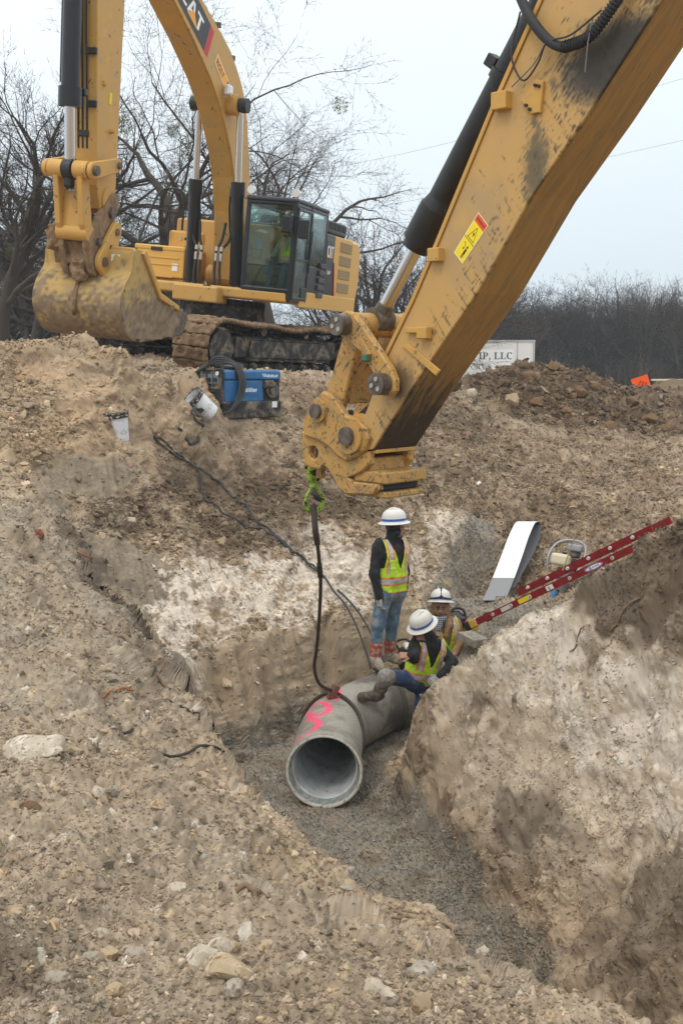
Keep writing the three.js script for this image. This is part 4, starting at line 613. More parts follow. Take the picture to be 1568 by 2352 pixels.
  for (const sx of [1, -1]) { const il = part('idler_link', at(side(hull([[5.88, 2.95, .12], [5.2, 3.12, .1]]), .07, .01), sx * .36, 0, 0), Y, EX); part('pin_cap', at(cyl(.05, .05, .05, 14), sx * .41, 3.12, 5.2, 0, 0, Math.PI / 2), M.steel, il); }
  // ---- muddy coupler
  const cp = part('quick_coupler', [...[.2, -.2].map((x, i) => lumpy(at(side(hull([[4.98, 2.6, .15], [5.5, 1.95, .2], [5.42, 1.62, .12]]), .1, .012), x, 0, 0), .004, 9)), ], M.mud, EX);
  part('coupler_pin', [at(cyl(.08, .08, .06, 16), .27, 2.45, 5.08, 0, 0, Math.PI / 2), at(cyl(.06, .06, .06, 16), .27, 2.0, 5.42, 0, 0, Math.PI / 2)], M.steel, cp);
  part('caked_mud', [at(lumpy(new THREE.BoxGeometry(.5, .34, .3, 14, 10, 9), .05, 5, 5, 1), -.12, 1.85, 5.42), at(lumpy(new THREE.BoxGeometry(.2, .34, .3, 8, 10, 9), .045, 6, 5, 7), -.34, 2.02, 5.55), at(lumpy(new THREE.BoxGeometry(.22, .36, .24, 8, 10, 8), .05, 6, 5, 3), .04, 1.6, 5.45)], M.mud, cp);
  // ---- bucket: curved shell, side plates, ears, lip
  const prof = [[4.92, 1.95], [5.2, 1.92], [5.24, 1.62], [5.4, 1.44], [5.5, 1.25], [5.52, 1.1], [5.48, .95], [5.36, .78], [5.2, .66], [5.0, .6], [4.6, .6], [4.1, .64], [3.55, .72]];
  const inn = prof.map(([a, b], i) => { const p = prof[Math.max(0, i - 1)], q = prof[Math.min(prof.length - 1, i + 1)], dx = q[0] - p[0], dy = q[1] - p[1], L = Math.hypot(dx, dy); return [a + dy / L * .05, b - dx / L * .05]; });
  const smooth = (l) => { const c = new THREE.CatmullRomCurve3(l.map(p => V(p[0], p[1], 0)), false, 'centripetal'); return c.getPoints(36).map(p => [p.x, p.y]); };
  const shell = side([...smooth(prof), ...smooth(inn).reverse()], 1.4, 0), tess = (g, wx) => g;
  const bucketCol = (g) => { // worn paint above, mud towards the lip
    g = prep(g); const p = g.attributes.position, c = new Float32Array(p.count * 3);
    for (let i = 0; i < p.count; i++) { const x = p.getX(i), y = p.getY(i), z = p.getZ(i), k = fbm3(x * 2.2, y * 3, z * 2.2, 3) + .5 * n3(x * 9, y * 9, z * 9); const t = sm(-.2, .3, (1.42 - y) * 1.2 + k * .9 + (4.9 - z) * .32), w = sm(.1, .4, fbm3(x * 1.6 + 9, y * 9, z * 6, 4) + .2) * sm(1.62, 1.3, y); const col = mix3(mix3([.47, .31, .105], [.25, .2, .14], w * .45), mix3([.25, .178, .112], [.17, .12, .075], sm(-.2, .4, fbm3(x * 6, y * 6, z * 6, 3))), t); c.set(col, i * 3); }
    g.setAttribute('color', new THREE.BufferAttribute(c, 3)); return g;
  };
  const subdivX = (l, n, W) => { const gs = []; const pos = [], idx = []; for (let i = 0; i <= n; i++) for (const [s, h] of l) pos.push(-W / 2 + W * i / n, h, s); const m = l.length; for (let i = 0; i < n; i++) for (let k = 0; k < m - 1; k++) { const a = i * m + k; idx.push(a, a + m, a + 1, a + 1, a + m, a + m + 1); } const g = new THREE.BufferGeometry(); g.setAttribute('position', new THREE.BufferAttribute(new Float32Array(pos), 3)); g.setIndex(idx); g.computeVertexNormals(); return g; };
  const cm = std({ vertexColors: true, roughness: .85 }), dense = l => new THREE.CatmullRomCurve3(l.map(p => V(p[0], p[1], 0)), false, 'centripetal').getPoints(70).map(p => [p.x, p.y]);
  const bk = part('bucket', [bucketCol(lumpy(subdivX(dense(prof), 60, 1.4), .008, 4, 3, 2)), bucketCol(subdivX(dense(inn).reverse(), 20, 1.4))], cm, EX);
  for (const sx of [1, -1]) part('side_plate', bucketCol(lumpyPlate([...smooth(prof), [3.45, .82], [3.4, 1.1], [3.55, 1.16], [4.28, 1.34], [4.9, 1.94]], .045, sx * .71)), cm, bk);
  function lumpyPlate(o, th, x) { const s = new THREE.Shape(o.map(p => new THREE.Vector2(p[0], p[1]))), pos = []; const step = .045; // fine grid clipped to the outline
    const g0 = side(o, th, .008); g0.translate(x, 0, 0); const pts = []; const inside = (u, v) => { let c = false; for (let i = 0, j = o.length - 1; i < o.length; j = i++) if ((o[i][1] > v) !== (o[j][1] > v) && u < (o[j][0] - o[i][0]) * (v - o[i][1]) / (o[j][1] - o[i][1]) + o[i][0]) c = !c; return c; };
    const tri = []; for (let u = 3.3; u < 5.6; u += step) for (let v = .55; v < 2; v += step) if (inside(u, v) && inside(u + step, v) && inside(u, v + step) && inside(u + step, v + step)) { const q = (a, b) => { const d = th / 2 + .004 + .05 * sm(.15, .6, fbm3(a * 2.5, b * 2.5, x * 5, 4) + (1.05 - b) * .5 + (4.3 - a) * .12); return [x + Math.sign(x) * d, b, a]; }; const A = q(u, v), B = q(u + step, v), C = q(u, v + step), D = q(u + step, v + step); tri.push(...A, ...B, ...C, ...B, ...D, ...C); }
    const g = new THREE.BufferGeometry(); g.setAttribute('position', new THREE.BufferAttribute(new Float32Array(tri), 3)); const g2 = mergeVertices(g, 1e-4); g2.computeVertexNormals(); return mergeGeometries([prep(g0), prep(g2)]); }
  part('wear_edge', [box(1.5, .05, .3, 0, .74, 3.5, .012), at(side([[3.42, 1.14], [3.2, 1.0], [3.35, .72], [3.75, .68], [3.75, .8]], .06, .01), .73, 0, 0)], M.steel, bk);
  part('side_rim', at(side([[4.9, 1.97], [4.28, 1.36], [3.6, 1.18], [3.6, 1.1], [4.3, 1.26], [4.98, 1.9]], .09, .012), .74, 0, 0), Y, bk);
  for (const x of [.3, -.3]) { const er = part('bucket_ear', at(side(hull([[5.0, 2.2, .13], [5.36, 1.72, .15], [5.2, 1.55, .1]]), .08, .012), x, 0, 0), Y, bk); for (const [r, y, z] of [[.055, 2.18, 5.02], [.075, 1.72, 5.34], [.035, 1.95, 5.18]]) part('ear_pin', at(cyl(r, r, .12, 16), x, y, z, 0, 0, Math.PI / 2), M.steel, bk); }
  part('top_beam', box(1.4, .1, .16, 0, 1.92, 5.12, .03), Y, bk); part('rating_plate', box(.14, .1, .006, .45, 1.8, 5.222, .001), M.white, bk); part('center_ridge', at(lumpy(side([[5.25, 1.5], [5.44, 1.42], [5.56, 1.2], [5.57, 1.0], [5.5, .9], [5.4, 1.1]], .07, .01), .006, 8), -.02, 0, 0), M.mud, bk);
}

// ---------------------------------------------------------------- excavator arm reaching in from the upper right
{
  const O = P(840, 1000, 9.5), be = Math.PI / 4, ARM = thing('excavator', 'scuffed yellow excavator reaching in with stick, black cylinder and quick coupler above the trench', 'excavator', O.toArray());
  setBasis(ARM, V(-Math.sin(be), 0, Math.cos(be)), V(0, 1, 0), V(-Math.cos(be), 0, -Math.sin(be)));
  const sd = (o, th, bv = .008, holes) => plate(o, th, bv, holes).rotateY(Math.PI / 2), A = (x, h, s) => V(x, h, -s);
  const X = (g, x) => g.translate(x, 0, 0);
  const cap = (s, h, x, r, len) => at(cyl(r, r, len, 28), x, h, -s, 0, 0, Math.PI / 2);
  // box section: two flanks, top and bottom plates that stand a little proud
  const topE = [[.36, .44], [.48, .64], [.77, 1.08], [.96, 1.41], [1.52, 2.42], [1.89, 3.03], [2.5, 4.03], [2.75, 4.3]], botE = [[3.2, 4.25], [3.35, 3.95], [3.28, 3.55], [2.7, 2.78], [2.27, 2.26], [1.83, 1.77], [1.36, 1.12], [.72, .40], [.33, -.08], [.2, -.1]];
  const flank = [...topE, ...botE, [.22, .14], [.3, .3]];
  // worn paint: dirt smears and chips where the photograph has them, in the stick's own (along, up) metres
  const T_STICK = dataTex(640, (u, v) => {
    const s = u * 4, h = v * 4.6 - .3, base = tfbm(u, v, 8, 1, 5), al = s * .62 + h * .785, ac = s * .785 - h * .62, fine = .55 * fbm2(al * 7, ac * 30, 4) + .5 * tfbm(u, v, 40, 7, 3), str = fbm2((s * .64 - h * .77) * 1.6 + 30, (s * .77 + h * .64) * 14, 3);
    let c = mix3([.765, .605, .36], [.70, .575, .395], sm(-.2, .5, base)); c = mix3(c, [.77, .60, .32], sm(.15, .5, -base) * .4);
    const up = sm(1.2, 2.6, h), edge = sm(.32, .05, Math.abs((s - .33) * .785 - (h + .08) * .62)); // along the lower corner
    c = mix3(c, [.30, .26, .21], sm(.36, .58, fine * .8 + .22 * edge + .14 * up + .1 * base) * .8);
    const dk = Math.hypot((s - 2.45) / .5, (h - 2.55) / .3); c = mix3(c, [.14, .135, .13], sm(1.1, .5, dk + .7 * fine) * .85);      // grease smear under the hose
    const dk2 = Math.hypot((s - 1.85) / .12, (h - 1.95) / .35); c = mix3(c, [.28, .26, .22], sm(1.1, .4, dk2 + 1.1 * fine) * .7);
    c = mix3(c, [.34, .28, .2], sm(.22, .42, str * .6 + fine * .3 - .08 + .12 * edge) * .6);
    c = mix3(c, [.32, .26, .19], sm(1.0, .25, Math.hypot((s - .62) / .2, (h - .45) / .22) + .5 * fine) * .75); // round the link pin
    return c;
  });
  T_STICK.wrapS = T_STICK.wrapT = THREE.ClampToEdgeWrapping;
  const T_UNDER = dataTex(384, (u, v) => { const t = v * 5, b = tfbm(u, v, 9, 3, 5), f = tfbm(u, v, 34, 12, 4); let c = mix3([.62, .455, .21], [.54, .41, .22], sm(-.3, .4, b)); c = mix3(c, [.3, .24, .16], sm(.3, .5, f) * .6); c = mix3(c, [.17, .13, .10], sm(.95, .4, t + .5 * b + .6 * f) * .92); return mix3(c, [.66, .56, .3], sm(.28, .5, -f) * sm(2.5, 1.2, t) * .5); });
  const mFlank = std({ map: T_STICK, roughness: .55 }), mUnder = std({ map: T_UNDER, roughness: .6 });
  const setUV = (m, fn) => { const p = m.geometry.attributes.position, uv = m.geometry.attributes.uv; for (let i = 0; i < p.count; i++) { const [a, b] = fn(p.getX(i), p.getY(i), -p.getZ(i)); uv.setXY(i, a, b); } return m; };
  const stickUV = (x, h, s) => [s / 4, (h + .3) / 4.6];
  const stick = setUV(part('stick', [X(sd(flank, .03, .004), .255), X(sd(flank, .03, .004), -.255)], mFlank, ARM), stickUV);
  const strip = (l, x0, x1, off, thick) => { // plate following an edge line
    const gs = []; const pos = [], uv = [], idx = []; let t = 0; for (let i = 0; i < l.length; i++) { const [s, h] = l[i], p = l[Math.max(0, i - 1)], q = l[Math.min(l.length - 1, i + 1)], dx = q[0] - p[0], dy = q[1] - p[1], L = Math.hypot(dx, dy), nx = dy / L, ny = -dx / L; if (i) t += Math.hypot(s - l[i - 1][0], h - l[i - 1][1]); for (const o of [off, off - thick]) for (const x of [x0, x1]) { pos.push(x, h + ny * o, -(s + nx * o)); uv.push((x + .3) / .6, t / 5); } if (i) { const a = (i - 1) * 4, b = i * 4; idx.push(a, a + 1, b, a + 1, b + 1, b, a + 2, b + 2, a + 3, a + 3, b + 2, b + 3, a, b, a + 2, a + 2, b, b + 2, a + 1, a + 3, b + 1, a + 3, b + 3, b + 1); } }
    const g = new THREE.BufferGeometry(); g.setAttribute('position', new THREE.BufferAttribute(new Float32Array(pos), 3)); g.setAttribute('uv', new THREE.BufferAttribute(new Float32Array(uv), 2)); g.setIndex(idx); const n = g.toNonIndexed(); n.computeVertexNormals(); return n;
  };
  { const m = shadows(new THREE.Mesh(strip(botE.slice(2).reverse(), -.243, .243, .012, .03), mUnder)); m.name = 'bottom_plate'; stick.add(m); const k = shadows(new THREE.Mesh(strip(topE.slice(0), -.285, .285, -.004, .03), M.yellow)); k.name = 'top_plate'; stick.add(k); }
  part('end_plate', [box(.48, .03, .34, 0, -.10, -.18, .005), at(cyl(.16, .16, .5, 28), 0, .04, -.16, 0, 0, Math.PI / 2)], M.yellow, stick);
  part('stiffener', [X(sd([[.66, .74], [.72, .76], [1.04, .56], [1.0, .52]], .02, .004), .28)], M.yellow, stick);
  // brackets welded to the flank
  const brk = (s, h, ds, dh, x, t) => X(sd([[s, h], [s + ds, h + dh], [s + ds + .02, h + dh - .05], [s + .02, h - .06]], t, .004), x);
  part('bracket', box(.09, .12, .13, .30, 2.42, -1.58, .008), M.yellow, stick); part('bracket', box(.08, .1, .11, .30, 1.41, -1.0, .008), M.yellow, stick); part('bracket', [box(.05, .04, .14, .29, .86, -.78, .006), box(.07, .09, .1, .31, .84, -.9, .008)], M.yellow, stick);
  const tp = part('mounting_plate', X(sd([[1.86, 2.52], [1.92, 2.5], [1.9, 2.3], [1.82, 2.3], [1.74, 2.4]], .03, .005), .285), M.yellow, stick); for (const [s, h] of [[1.86, 2.48], [1.89, 2.47], [1.79, 2.36], [1.82, 2.33]]) part('bolt', at(cyl(.012, .012, .02, 8), .305, h, -s, 0, 0, Math.PI / 2), M.black, tp);
  // warning label
  const wl = canvasMat(256, 512, (x, W, Hh) => { x.fillStyle = '#f6f2d8'; x.fillRect(0, 0, W, Hh); x.fillStyle = '#f4d80f'; x.fillRect(8, 8, W - 16, Hh - 16); x.fillStyle = '#e0531c'; x.fillRect(8, 8, W - 16, 84); x.fillStyle = '#20160c'; x.font = 'bold 40px sans-serif'; x.textAlign = 'center'; x.fillText('WARNING', W / 2, 64); x.strokeStyle = '#181408'; x.lineWidth = 8; x.beginPath(); x.moveTo(W / 2, 118); x.lineTo(W - 52, 262); x.lineTo(52, 262); x.closePath(); x.stroke(); x.fillRect(W / 2 - 22, 190, 44, 12); x.fillRect(W / 2 - 6, 170, 12, 60); x.lineWidth = 5; x.strokeRect(8, 284, W - 16, 2); x.beginPath(); x.arc(164, 350, 17, 0, 7); x.fill(); x.fillRect(144, 372, 40, 70); x.fillRect(144, 440, 16, 48); x.fillRect(168, 440, 16, 48); x.lineWidth = 9; x.beginPath(); x.moveTo(60, 330); x.quadraticCurveTo(120, 330, 104, 400); x.lineTo(84, 386); x.moveTo(104, 400); x.lineTo(116, 378); x.stroke(); });
  const Lb = (s, h) => A(.2735, h, s); quadPrint('warning_label', Lb(1.15, 1.42), Lb(1.23, 1.335), Lb(1.46, 1.59), Lb(1.37, 1.69), wl, stick);
  // cylinder on the upper side
  const c0 = A(0, .97, .15), cd = V(0, 3.03 - 1.52, -(1.62 - .52)).normalize(), cAt = (t) => c0.clone().addScaledVector(cd, t);
  const cyb = part('bucket_cylinder', [rod(cAt(.93), cAt(4.2), .105, .105, 26), rod(cAt(.72), cAt(1.02), .135, .135, 26), rod(cAt(1.0), cAt(1.1), .135, .105, 26), rod(cAt(.66), cAt(.74), .115, .115, 26), rod(cAt(2.05), cAt(2.12), .12, .12, 26)], M.black, ARM);
  part('piston_rod', rod(c0, cAt(.8), .058, .058, 22), M.chrome, cyb); part('rod_eye', [cap(.15, .95, 0, .105, .17), rod(A(0, .95, .15), cAt(.13), .09, .07, 18)], M.steel, cyb);
  part('pipe_clamp', box(.1, .09, .1, .02, 0, 0, .01).applyQuaternion(new THREE.Quaternion().setFromUnitVectors(V(0, 1, 0), cd)).translate(0, cAt(2.12).y + .09, cAt(2.12).z + .11), M.black, cyb); part('pipe_clamp', box(.1, .09, .1, .02, 0, 0, .01).applyQuaternion(new THREE.Quaternion().setFromUnitVectors(V(0, 1, 0), cd)).translate(0, cAt(3.0).y + .09, cAt(3.0).z + .11), M.black, cyb);
  part('cylinder_trunnion', [sd(hull([[.15 + .58 * 4.2, .97 + .81 * 4.2, .12], [3.0, 4.35, .2]]), .3, .01)], M.yellow, ARM);
  // end of the boom, above the picture
  part('boom_end', [sd([[2.9, 4.1], [3.1, 3.5], [4.2, 4.6], [6.5, 5.4], [6.7, 6.2], [4.2, 5.6], [3.1, 4.6]], .7, .02)], M.yellow, ARM);
  // hose loop and wires
  const hz = l => l.map(([s, h, x = .34]) => A(x, h, s));
  part('hydraulic_hose', tube(hz([[1.5, 3.35, .2], [1.66, 3.14, .26], [1.84, 2.9], [2.0, 2.73, .35], [2.12, 2.67, .36], [2.3, 2.69, .37], [2.43, 2.8, .36], [2.56, 2.98, .34], [2.6, 3.3, .3]]), .034, 70, 10), M.rubber, ARM);
  const hr = part('hose_wrap', Array.from({ length: 26 }, (_, i) => { const c = new THREE.CatmullRomCurve3(hz([[2.12, 2.67, .36], [2.3, 2.69, .37], [2.43, 2.8, .36], [2.56, 2.98, .34]])), t = i / 25, p = c.getPointAt(t), d = c.getTangentAt(t), g = new THREE.TorusGeometry(.036, .006, 5, 12); g.applyQuaternion(new THREE.Quaternion().setFromUnitVectors(V(0, 0, 1), d)); return g.translate(p.x, p.y, p.z); }), M.rubber, ARM);
  part('loose_wire', tube(hz([[1.72, 2.98, .3], [1.66, 2.72, .31], [1.7, 2.6, .31], [1.78, 2.52, .32], [1.9, 2.62, .33], [1.98, 2.72, .36], [2.2, 2.72, .41], [2.42, 2.83, .4]]), .007, 50, 5), M.cable, ARM); part('loose_wire', tube(hz([[2.36, 2.8, .4], [2.33, 2.66, .4], [2.3, 2.48, .38]]), .005, 16, 5), M.greyPlastic, ARM);
  part('loose_wire', tube(hz([[1.98, 2.72, .37], [1.86, 2.62, .32], [1.66, 2.5, .3]]), .005, 16, 5), M.greyPlastic, ARM);
  // ---- linkage: curved side links, H link, pins with bolted caps
  const curved = [[.02, .94], [.06, 1.0], [.13, 1.02], [.2, 1.0], [.33, .88], [.46, .74], [.61, .57], [.66, .48], [.655, .4], [.61, .355], [.53, .355], [.47, .45], [.41, .55], [.28, .7], [.17, .77], [.08, .81], [.03, .86]];
  for (const sx of [1, -1]) {
    const lk = part('side_link', X(sd(curved, .07, .012), sx * .335), M.yellowWorn, ARM);
    for (const [s, h, r] of [[.12, .91, .085], [.55, .45, .085]]) { const cpn = part('pin_cap', cap(s, h, sx * .42, r, .11), M.steel, lk); part('cap_bolt', cap(s + .012, h + .04, sx * .478, .018, .012), M.bolt, lk); part('cap_bolt', cap(s - .035, h - .012, sx * .478, .018, .012), M.bolt, lk); part('cap_bolt', cap(s + .032, h - .036, sx * .478, .018, .012), M.bolt, lk); }
    if (sx > 0) { part('mounting_block', [X(sd([[.3, .78], [.33, .8], [.42, .68], [.39, .65]], .03, .004), .385)], M.yellowWorn, lk); part('green_cap', box(.06, .06, .06, .405, .65, -.385, .012), std({ color: lin(.06, .14, .08), roughness: .6 }), lk); }
  }
  part('cross_tube', [cap(.12, .91, 0, .1, .62)], M.yellowWorn, ARM);
  const hl = part('h_link', [...[.215, -.215].map(x => X(sd([[.02, .95], [.17, .95], [.16, .8], [-.06, .18], [-.2, .16], [-.28, .26], [-.16, .5]], .07, .012), x)), box(.36, .5, .05, 0, .52, .03, .01).rotateX(0)], M.yellowWorn, ARM);
  // ---- quick coupler
  const cpl = [[-.2, .37], [-.1, .35], [-.03, .29], [.06, .19], [.21, .15], [.3, .09], [.33, .01], [.28, -.09], [.17, -.16], [.08, -.19], [-.01, -.16], [-.14, -.08], [-.25, -.04], [-.42, -.01], [-.45, .07], [-.42, .15], [-.35, .25]];
  const low = [[-.49, .02], [-.5, -.17], [-.46, -.25], [-.4, -.28], [-.28, -.29], [-.23, -.25], [-.17, -.28], [-.09, -.37], [-.06, -.42], [.03, -.47], [.33, -.45], [.4, -.4], [.39, -.36], [.12, -.36], [.06, -.33], [.2, -.28], [.3, -.2], [.3, -.1], [-.02, -.1], [-.2, .02]];
  const qc = part('quick_coupler', [...[.285, -.285].map(x => X(sd(cpl, .07, .014), x)), ...[.24, -.24].map(x => X(sd(low, .08, .012, [circ(-.35, -.15, .055, 16)]), x)), box(.44, .2, .3, 0, .03, .28, .02), box(.44, .12, .4, 0, -.22, -.05, .02)], M.yellowWorn, ARM);
  for (const sx of [1, -1]) { for (const [s, h, r, f] of [[-.23, .21, .095, .06], [.13, .02, .145, .075]]) { part('pin_boss', cap(s, h, sx * .325, r, .05), M.yellowWorn, qc); part('pin_end', cap(s, h, sx * .36, f, .05), M.steel, qc); } }
  part('cross_pin', cap(-.35, -.15, 0, .045, .42), M.steel, qc); part('lower_jaw', [box(.5, .1, .36, 0, -.31, -.28, .02), box(.46, .05, .5, 0, -.45, -.2, .015)], M.yellowWorn, qc); part('jaw_liner', box(.44, .06, .34, 0, -.39, -.22, .01), M.rubber, qc);
  const jrb = canvasMat(128, 64, (x, W, Hh) => { x.fillStyle = '#b5812a'; x.fillRect(0, 0, W, Hh); x.fillStyle = '#3b2c18'; x.font = 'bold 52px sans-serif'; x.fillText('JRB', 8, 52); }); quadPrint('maker_plate', A(.3215, .07, -.05), A(.3215, .04, .02), A(.3215, .1, .045), A(.3215, .13, -.025), jrb, qc);
  part('coupler_hose', [tube([A(.1, .35, .4), A(.16, .28, .28), A(.2, .15, .12), A(.18, .1, .02), A(.1, .2, -.08)], .022, 24, 8), tube([A(.06, .38, .4), A(.14, .3, .26), A(.17, .18, .1), A(.14, .1, 0), A(.06, .16, -.1)], .022, 24, 8)], M.rubber, ARM);
  // lifting eye under the coupler, where the hook hangs
  part('lifting_eye', [box(.06, .16, .1, -.02, -.33, .58, .015), box(.4, .06, .16, -.02, -.26, .5, .015)], M.yellowWorn, qc);
  // ---- swivel hook and wire rope
  const toW = v => ARM.localToWorld(v.clone()); ARM.updateMatrixWorld(true);
  const hp = toW(A(0, -.3, -.64)), hk = thing('lifting_hook', 'lime green swivel safety hook hanging from the coupler', 'hook', [hp.x, hp.y, hp.z]);
  const lime = std({ map: rep(dataTex(256, (u, v) => mix3([.58, .70, .2], [.17, .17, .14], sm(.12, .4, tfbm(u, v, 9, 2, 4) + .12))), 3), roughness: .6 });
  part('shackle', [tube([V(-.045, -.02, 0), V(-.05, .04, 0), V(0, .09, 0), V(.05, .04, 0), V(.045, -.02, 0)], .018, 20, 8), at(cyl(.02, .02, .15, 10), 0, -.01, 0, 0, 0, Math.PI / 2), at(cyl(.045, .045, .06, 16), .01, -.01, 0, Math.PI / 2)], M.dustBlack, hk);
  part('swivel_body', [plate(hull([[-.025, -.02, .035], [.025, -.02, .035], [-.02, -.12, .035], [.02, -.12, .035]]), .07, .012), at(cyl(.03, .04, .05, 14), 0, -.165, 0)], lime, hk); part('swivel_pin', at(cyl(.03, .03, .09, 12), 0, -.06, 0, Math.PI / 2), M.dustBlack, hk);
  const hb = tube([V(.0, -.17, 0), V(.02, -.2, 0), V(.06, -.26, 0), V(.085, -.32, 0), V(.065, -.385, 0), V(.015, -.41, 0), V(-.045, -.395, 0), V(-.078, -.35, 0)], .024, 40, 10); part('hook_body', hb, lime, hk); part('safety_latch', tube([V(-.01, -.2, 0), V(-.045, -.25, 0), V(-.075, -.31, 0), V(-.078, -.36, 0)], .018, 16, 8), lime, hk); part('latch_lever', plate(hull([[-.01, -.22, .025], [.045, -.3, .022]]), .06, .008), M.dustBlack, hk);
  hk.rotation.y = .35;
  const b0 = hp.clone().add(V(.0, -.385, 0)), ropeMat = std({ map: rep(dataTex(128, (u, v) => mix3([.30, .25, .21], [.16, .13, .11], sm(-.2, .3, Math.sin((u + v) * 50) * .5 + tn(u, v, 9, 3)))), 20), roughness: .8 });
  globalThis.__hookBottom = b0; globalThis.__ropeMat = ropeMat;
}

// ---------------------------------------------------------------- pipe
const PY = -3.985;
const pipePath = new THREE.CatmullRomCurve3([V(-.165, PY, -10.3), V(-.145, PY, -10.75), V(-.12, PY, -11.15), V(-.05, PY, -11.57), V(.14, PY, -11.95), V(.4, PY, -12.32), V(.75, PY, -12.64), V(1.15, PY, -12.98), V(1.8, PY, -13.5), V(2.6, PY, -14.1)], false, 'centripetal');
pipePath.arcLengthDivisions = 800;
const PLEN = pipePath.getLength();
function ringFrame(d) { const t = clamp(d / PLEN, 0, 1), p = pipePath.getPointAt(t), f = pipePath.getTangentAt(t), r = V(0, 1, 0).cross(f).normalize().negate(); return { p, f, r, u: V(0, 1, 0) }; }
function sweepPipe(prof, n = 72, colorFn) { // prof: list of [distance along, radius]
  const pos = [], idx = [], col = [];
  prof.forEach(([d, R], k) => { const q = ringFrame(d); for (let i = 0; i <= n; i++) { const a = i / n * Math.PI * 2, c = Math.cos(a), s = Math.sin(a), v = q.p.clone().addScaledVector(q.r, R * c).addScaledVector(q.u, R * s); if (d < 0) v.addScaledVector(q.f, d); pos.push(v.x, v.y, v.z); if (colorFn) col.push(...colorFn(v, d, a)); if (k && i) { const m = n + 1, A = (k - 1) * m + i - 1; idx.push(A, A + 1, A + m, A + 1, A + m + 1, A + m); } } });
  const g = new THREE.BufferGeometry(); g.setAttribute('position', new THREE.BufferAttribute(new Float32Array(pos), 3)); if (colorFn) g.setAttribute('color', new THREE.BufferAttribute(new Float32Array(col), 3)); g.setIndex(idx); g.computeVertexNormals(); return g;
}
const range = (a, b, s) => { const o = []; for (let v = a; v < b - 1e-6; v += s) o.push(v); o.push(b); return o; };
{
  const RO = .345, JD = 2.28;
  // spray-paint strokes: sight lines met with the pipe skin
  const onPipe = (px, py) => { for (let F = 9.6; F < 14; F += .01) { const p = P(px, py, F); let m = 9; for (let d = 0; d < 3; d += .06) { const q = ringFrame(d), w = p.clone().sub(q.p), ax = w.dot(q.f); if (Math.abs(ax) < .08) m = Math.min(m, Math.hypot(w.dot(q.r), w.y)); } if (m < RO) return p; } return null; };
  const strokes = [[[668, 1722], [670, 1692], [677, 1672], [691, 1659], [709, 1652], [726, 1653], [732, 1663], [724, 1674], [707, 1686], [688, 1698], [675, 1710]], [[678, 1670], [690, 1652], [704, 1638], [709, 1627], [720, 1619], [735, 1614], [750, 1616], [756, 1627], [750, 1637], [735, 1643], [719, 1645], [706, 1641]], [[757, 1602], [764, 1589], [772, 1584], [778, 1592], [775, 1601], [768, 1606]]].map(l => l.map(p => onPipe(...p)).filter(Boolean));
  const segD = (v, a, b) => { const ab = b.clone().sub(a), t = clamp(v.clone().sub(a).dot(ab) / ab.lengthSq()); return a.clone().addScaledVector(ab, t).distanceTo(v); };
  const skin = (v, d, a) => {
    const k1 = fbm3(v.x * 2.5, v.y * 2.5, v.z * 2.5, 4), k2 = fbm3(v.x * 11, v.y * 11, v.z * 11, 3), k3 = n3(v.x * 60, v.y * 60, v.z * 60);
    let c = mix3([.315, .29, .25], [.235, .21, .175], sm(-.2, .35, k1)); c = mix3(c, [.19, .165, .13], sm(.12, .45, k2 + .4 * k1) * .6); c = mix3(c, [.42, .35, .25], sm(.3, .5, k2 + .3 * k3) * .45);
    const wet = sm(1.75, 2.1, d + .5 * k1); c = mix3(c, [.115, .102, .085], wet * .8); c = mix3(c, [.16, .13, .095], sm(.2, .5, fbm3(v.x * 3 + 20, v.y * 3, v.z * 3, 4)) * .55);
    c = c.map(x => x * (1 + .13 * k3));
    let m = 9; for (const s of strokes) for (let i = 1; i < s.length; i++) m = Math.min(m, segD(v, s[i - 1], s[i]));
    return mix3(c, [.80, .075, .17], sm(.05, .026, m + .012 * k3 + .01 * k2) * .9);
  };
  const outer = [[-.012, .352], [-.012, .364], [0, .372], [.05, .374], [.09, .372], [.11, .362], [.14, .353]].concat(range(.16, JD - .02, .02).map(d => [d, RO + .002 * n2(d * 5, 3)]));
  const pm = std({ vertexColors: true, roughness: .9 });
  const elbow = thing('concrete_pipe', 'grey concrete pipe bend with pink spray paint and open bell end', 'pipe', [0, 0, 0]);
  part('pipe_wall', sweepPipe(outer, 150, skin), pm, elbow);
  const lining = (v, d, a) => { const k = fbm3(v.x * 5, v.y * 5, v.z * 5, 4), s = n3(v.x * 30, v.y * 30, v.z * 30); let c = mix3([.62, .65, .67], [.5, .52, .53], sm(-.3, .4, k)); return mix3(c, [.24, .19, .14], sm(.5, .7, s * .7 + k * .5) * .5 + .35 * sm(.62, .8, s)); };
  part('inner_lining', sweepPipe([[.1, .312], [.11, .302]].concat(range(.13, JD, .04).map(d => [d, .300])), 90, lining), pm, elbow);
  part('bell_rim', sweepPipe([[.02, .338], [-.012, .340], [-.016, .345], [-.016, .358], [-.012, .364]], 90, (v, d, a) => mix3([.62, .60, .55], [.3, .27, .23], sm(.1, .4, fbm3(v.x * 20, v.y * 20, v.z * 20, 3)))), pm, elbow);
  part('bell_groove', sweepPipe([[.1, .312], [.098, .326], [.06, .328], [.055, .335], [.02, .338]], 90, (v, d, a) => mix3([.24, .27, .265], [.42, .41, .38], sm(-.1, .4, fbm3(v.x * 16, v.y * 16, v.z * 16, 3)))), pm, elbow);
  const straight = thing('concrete_pipe', 'dark damp concrete pipe running under the workers into gravel bedding', 'pipe', [0, 0, 0]);
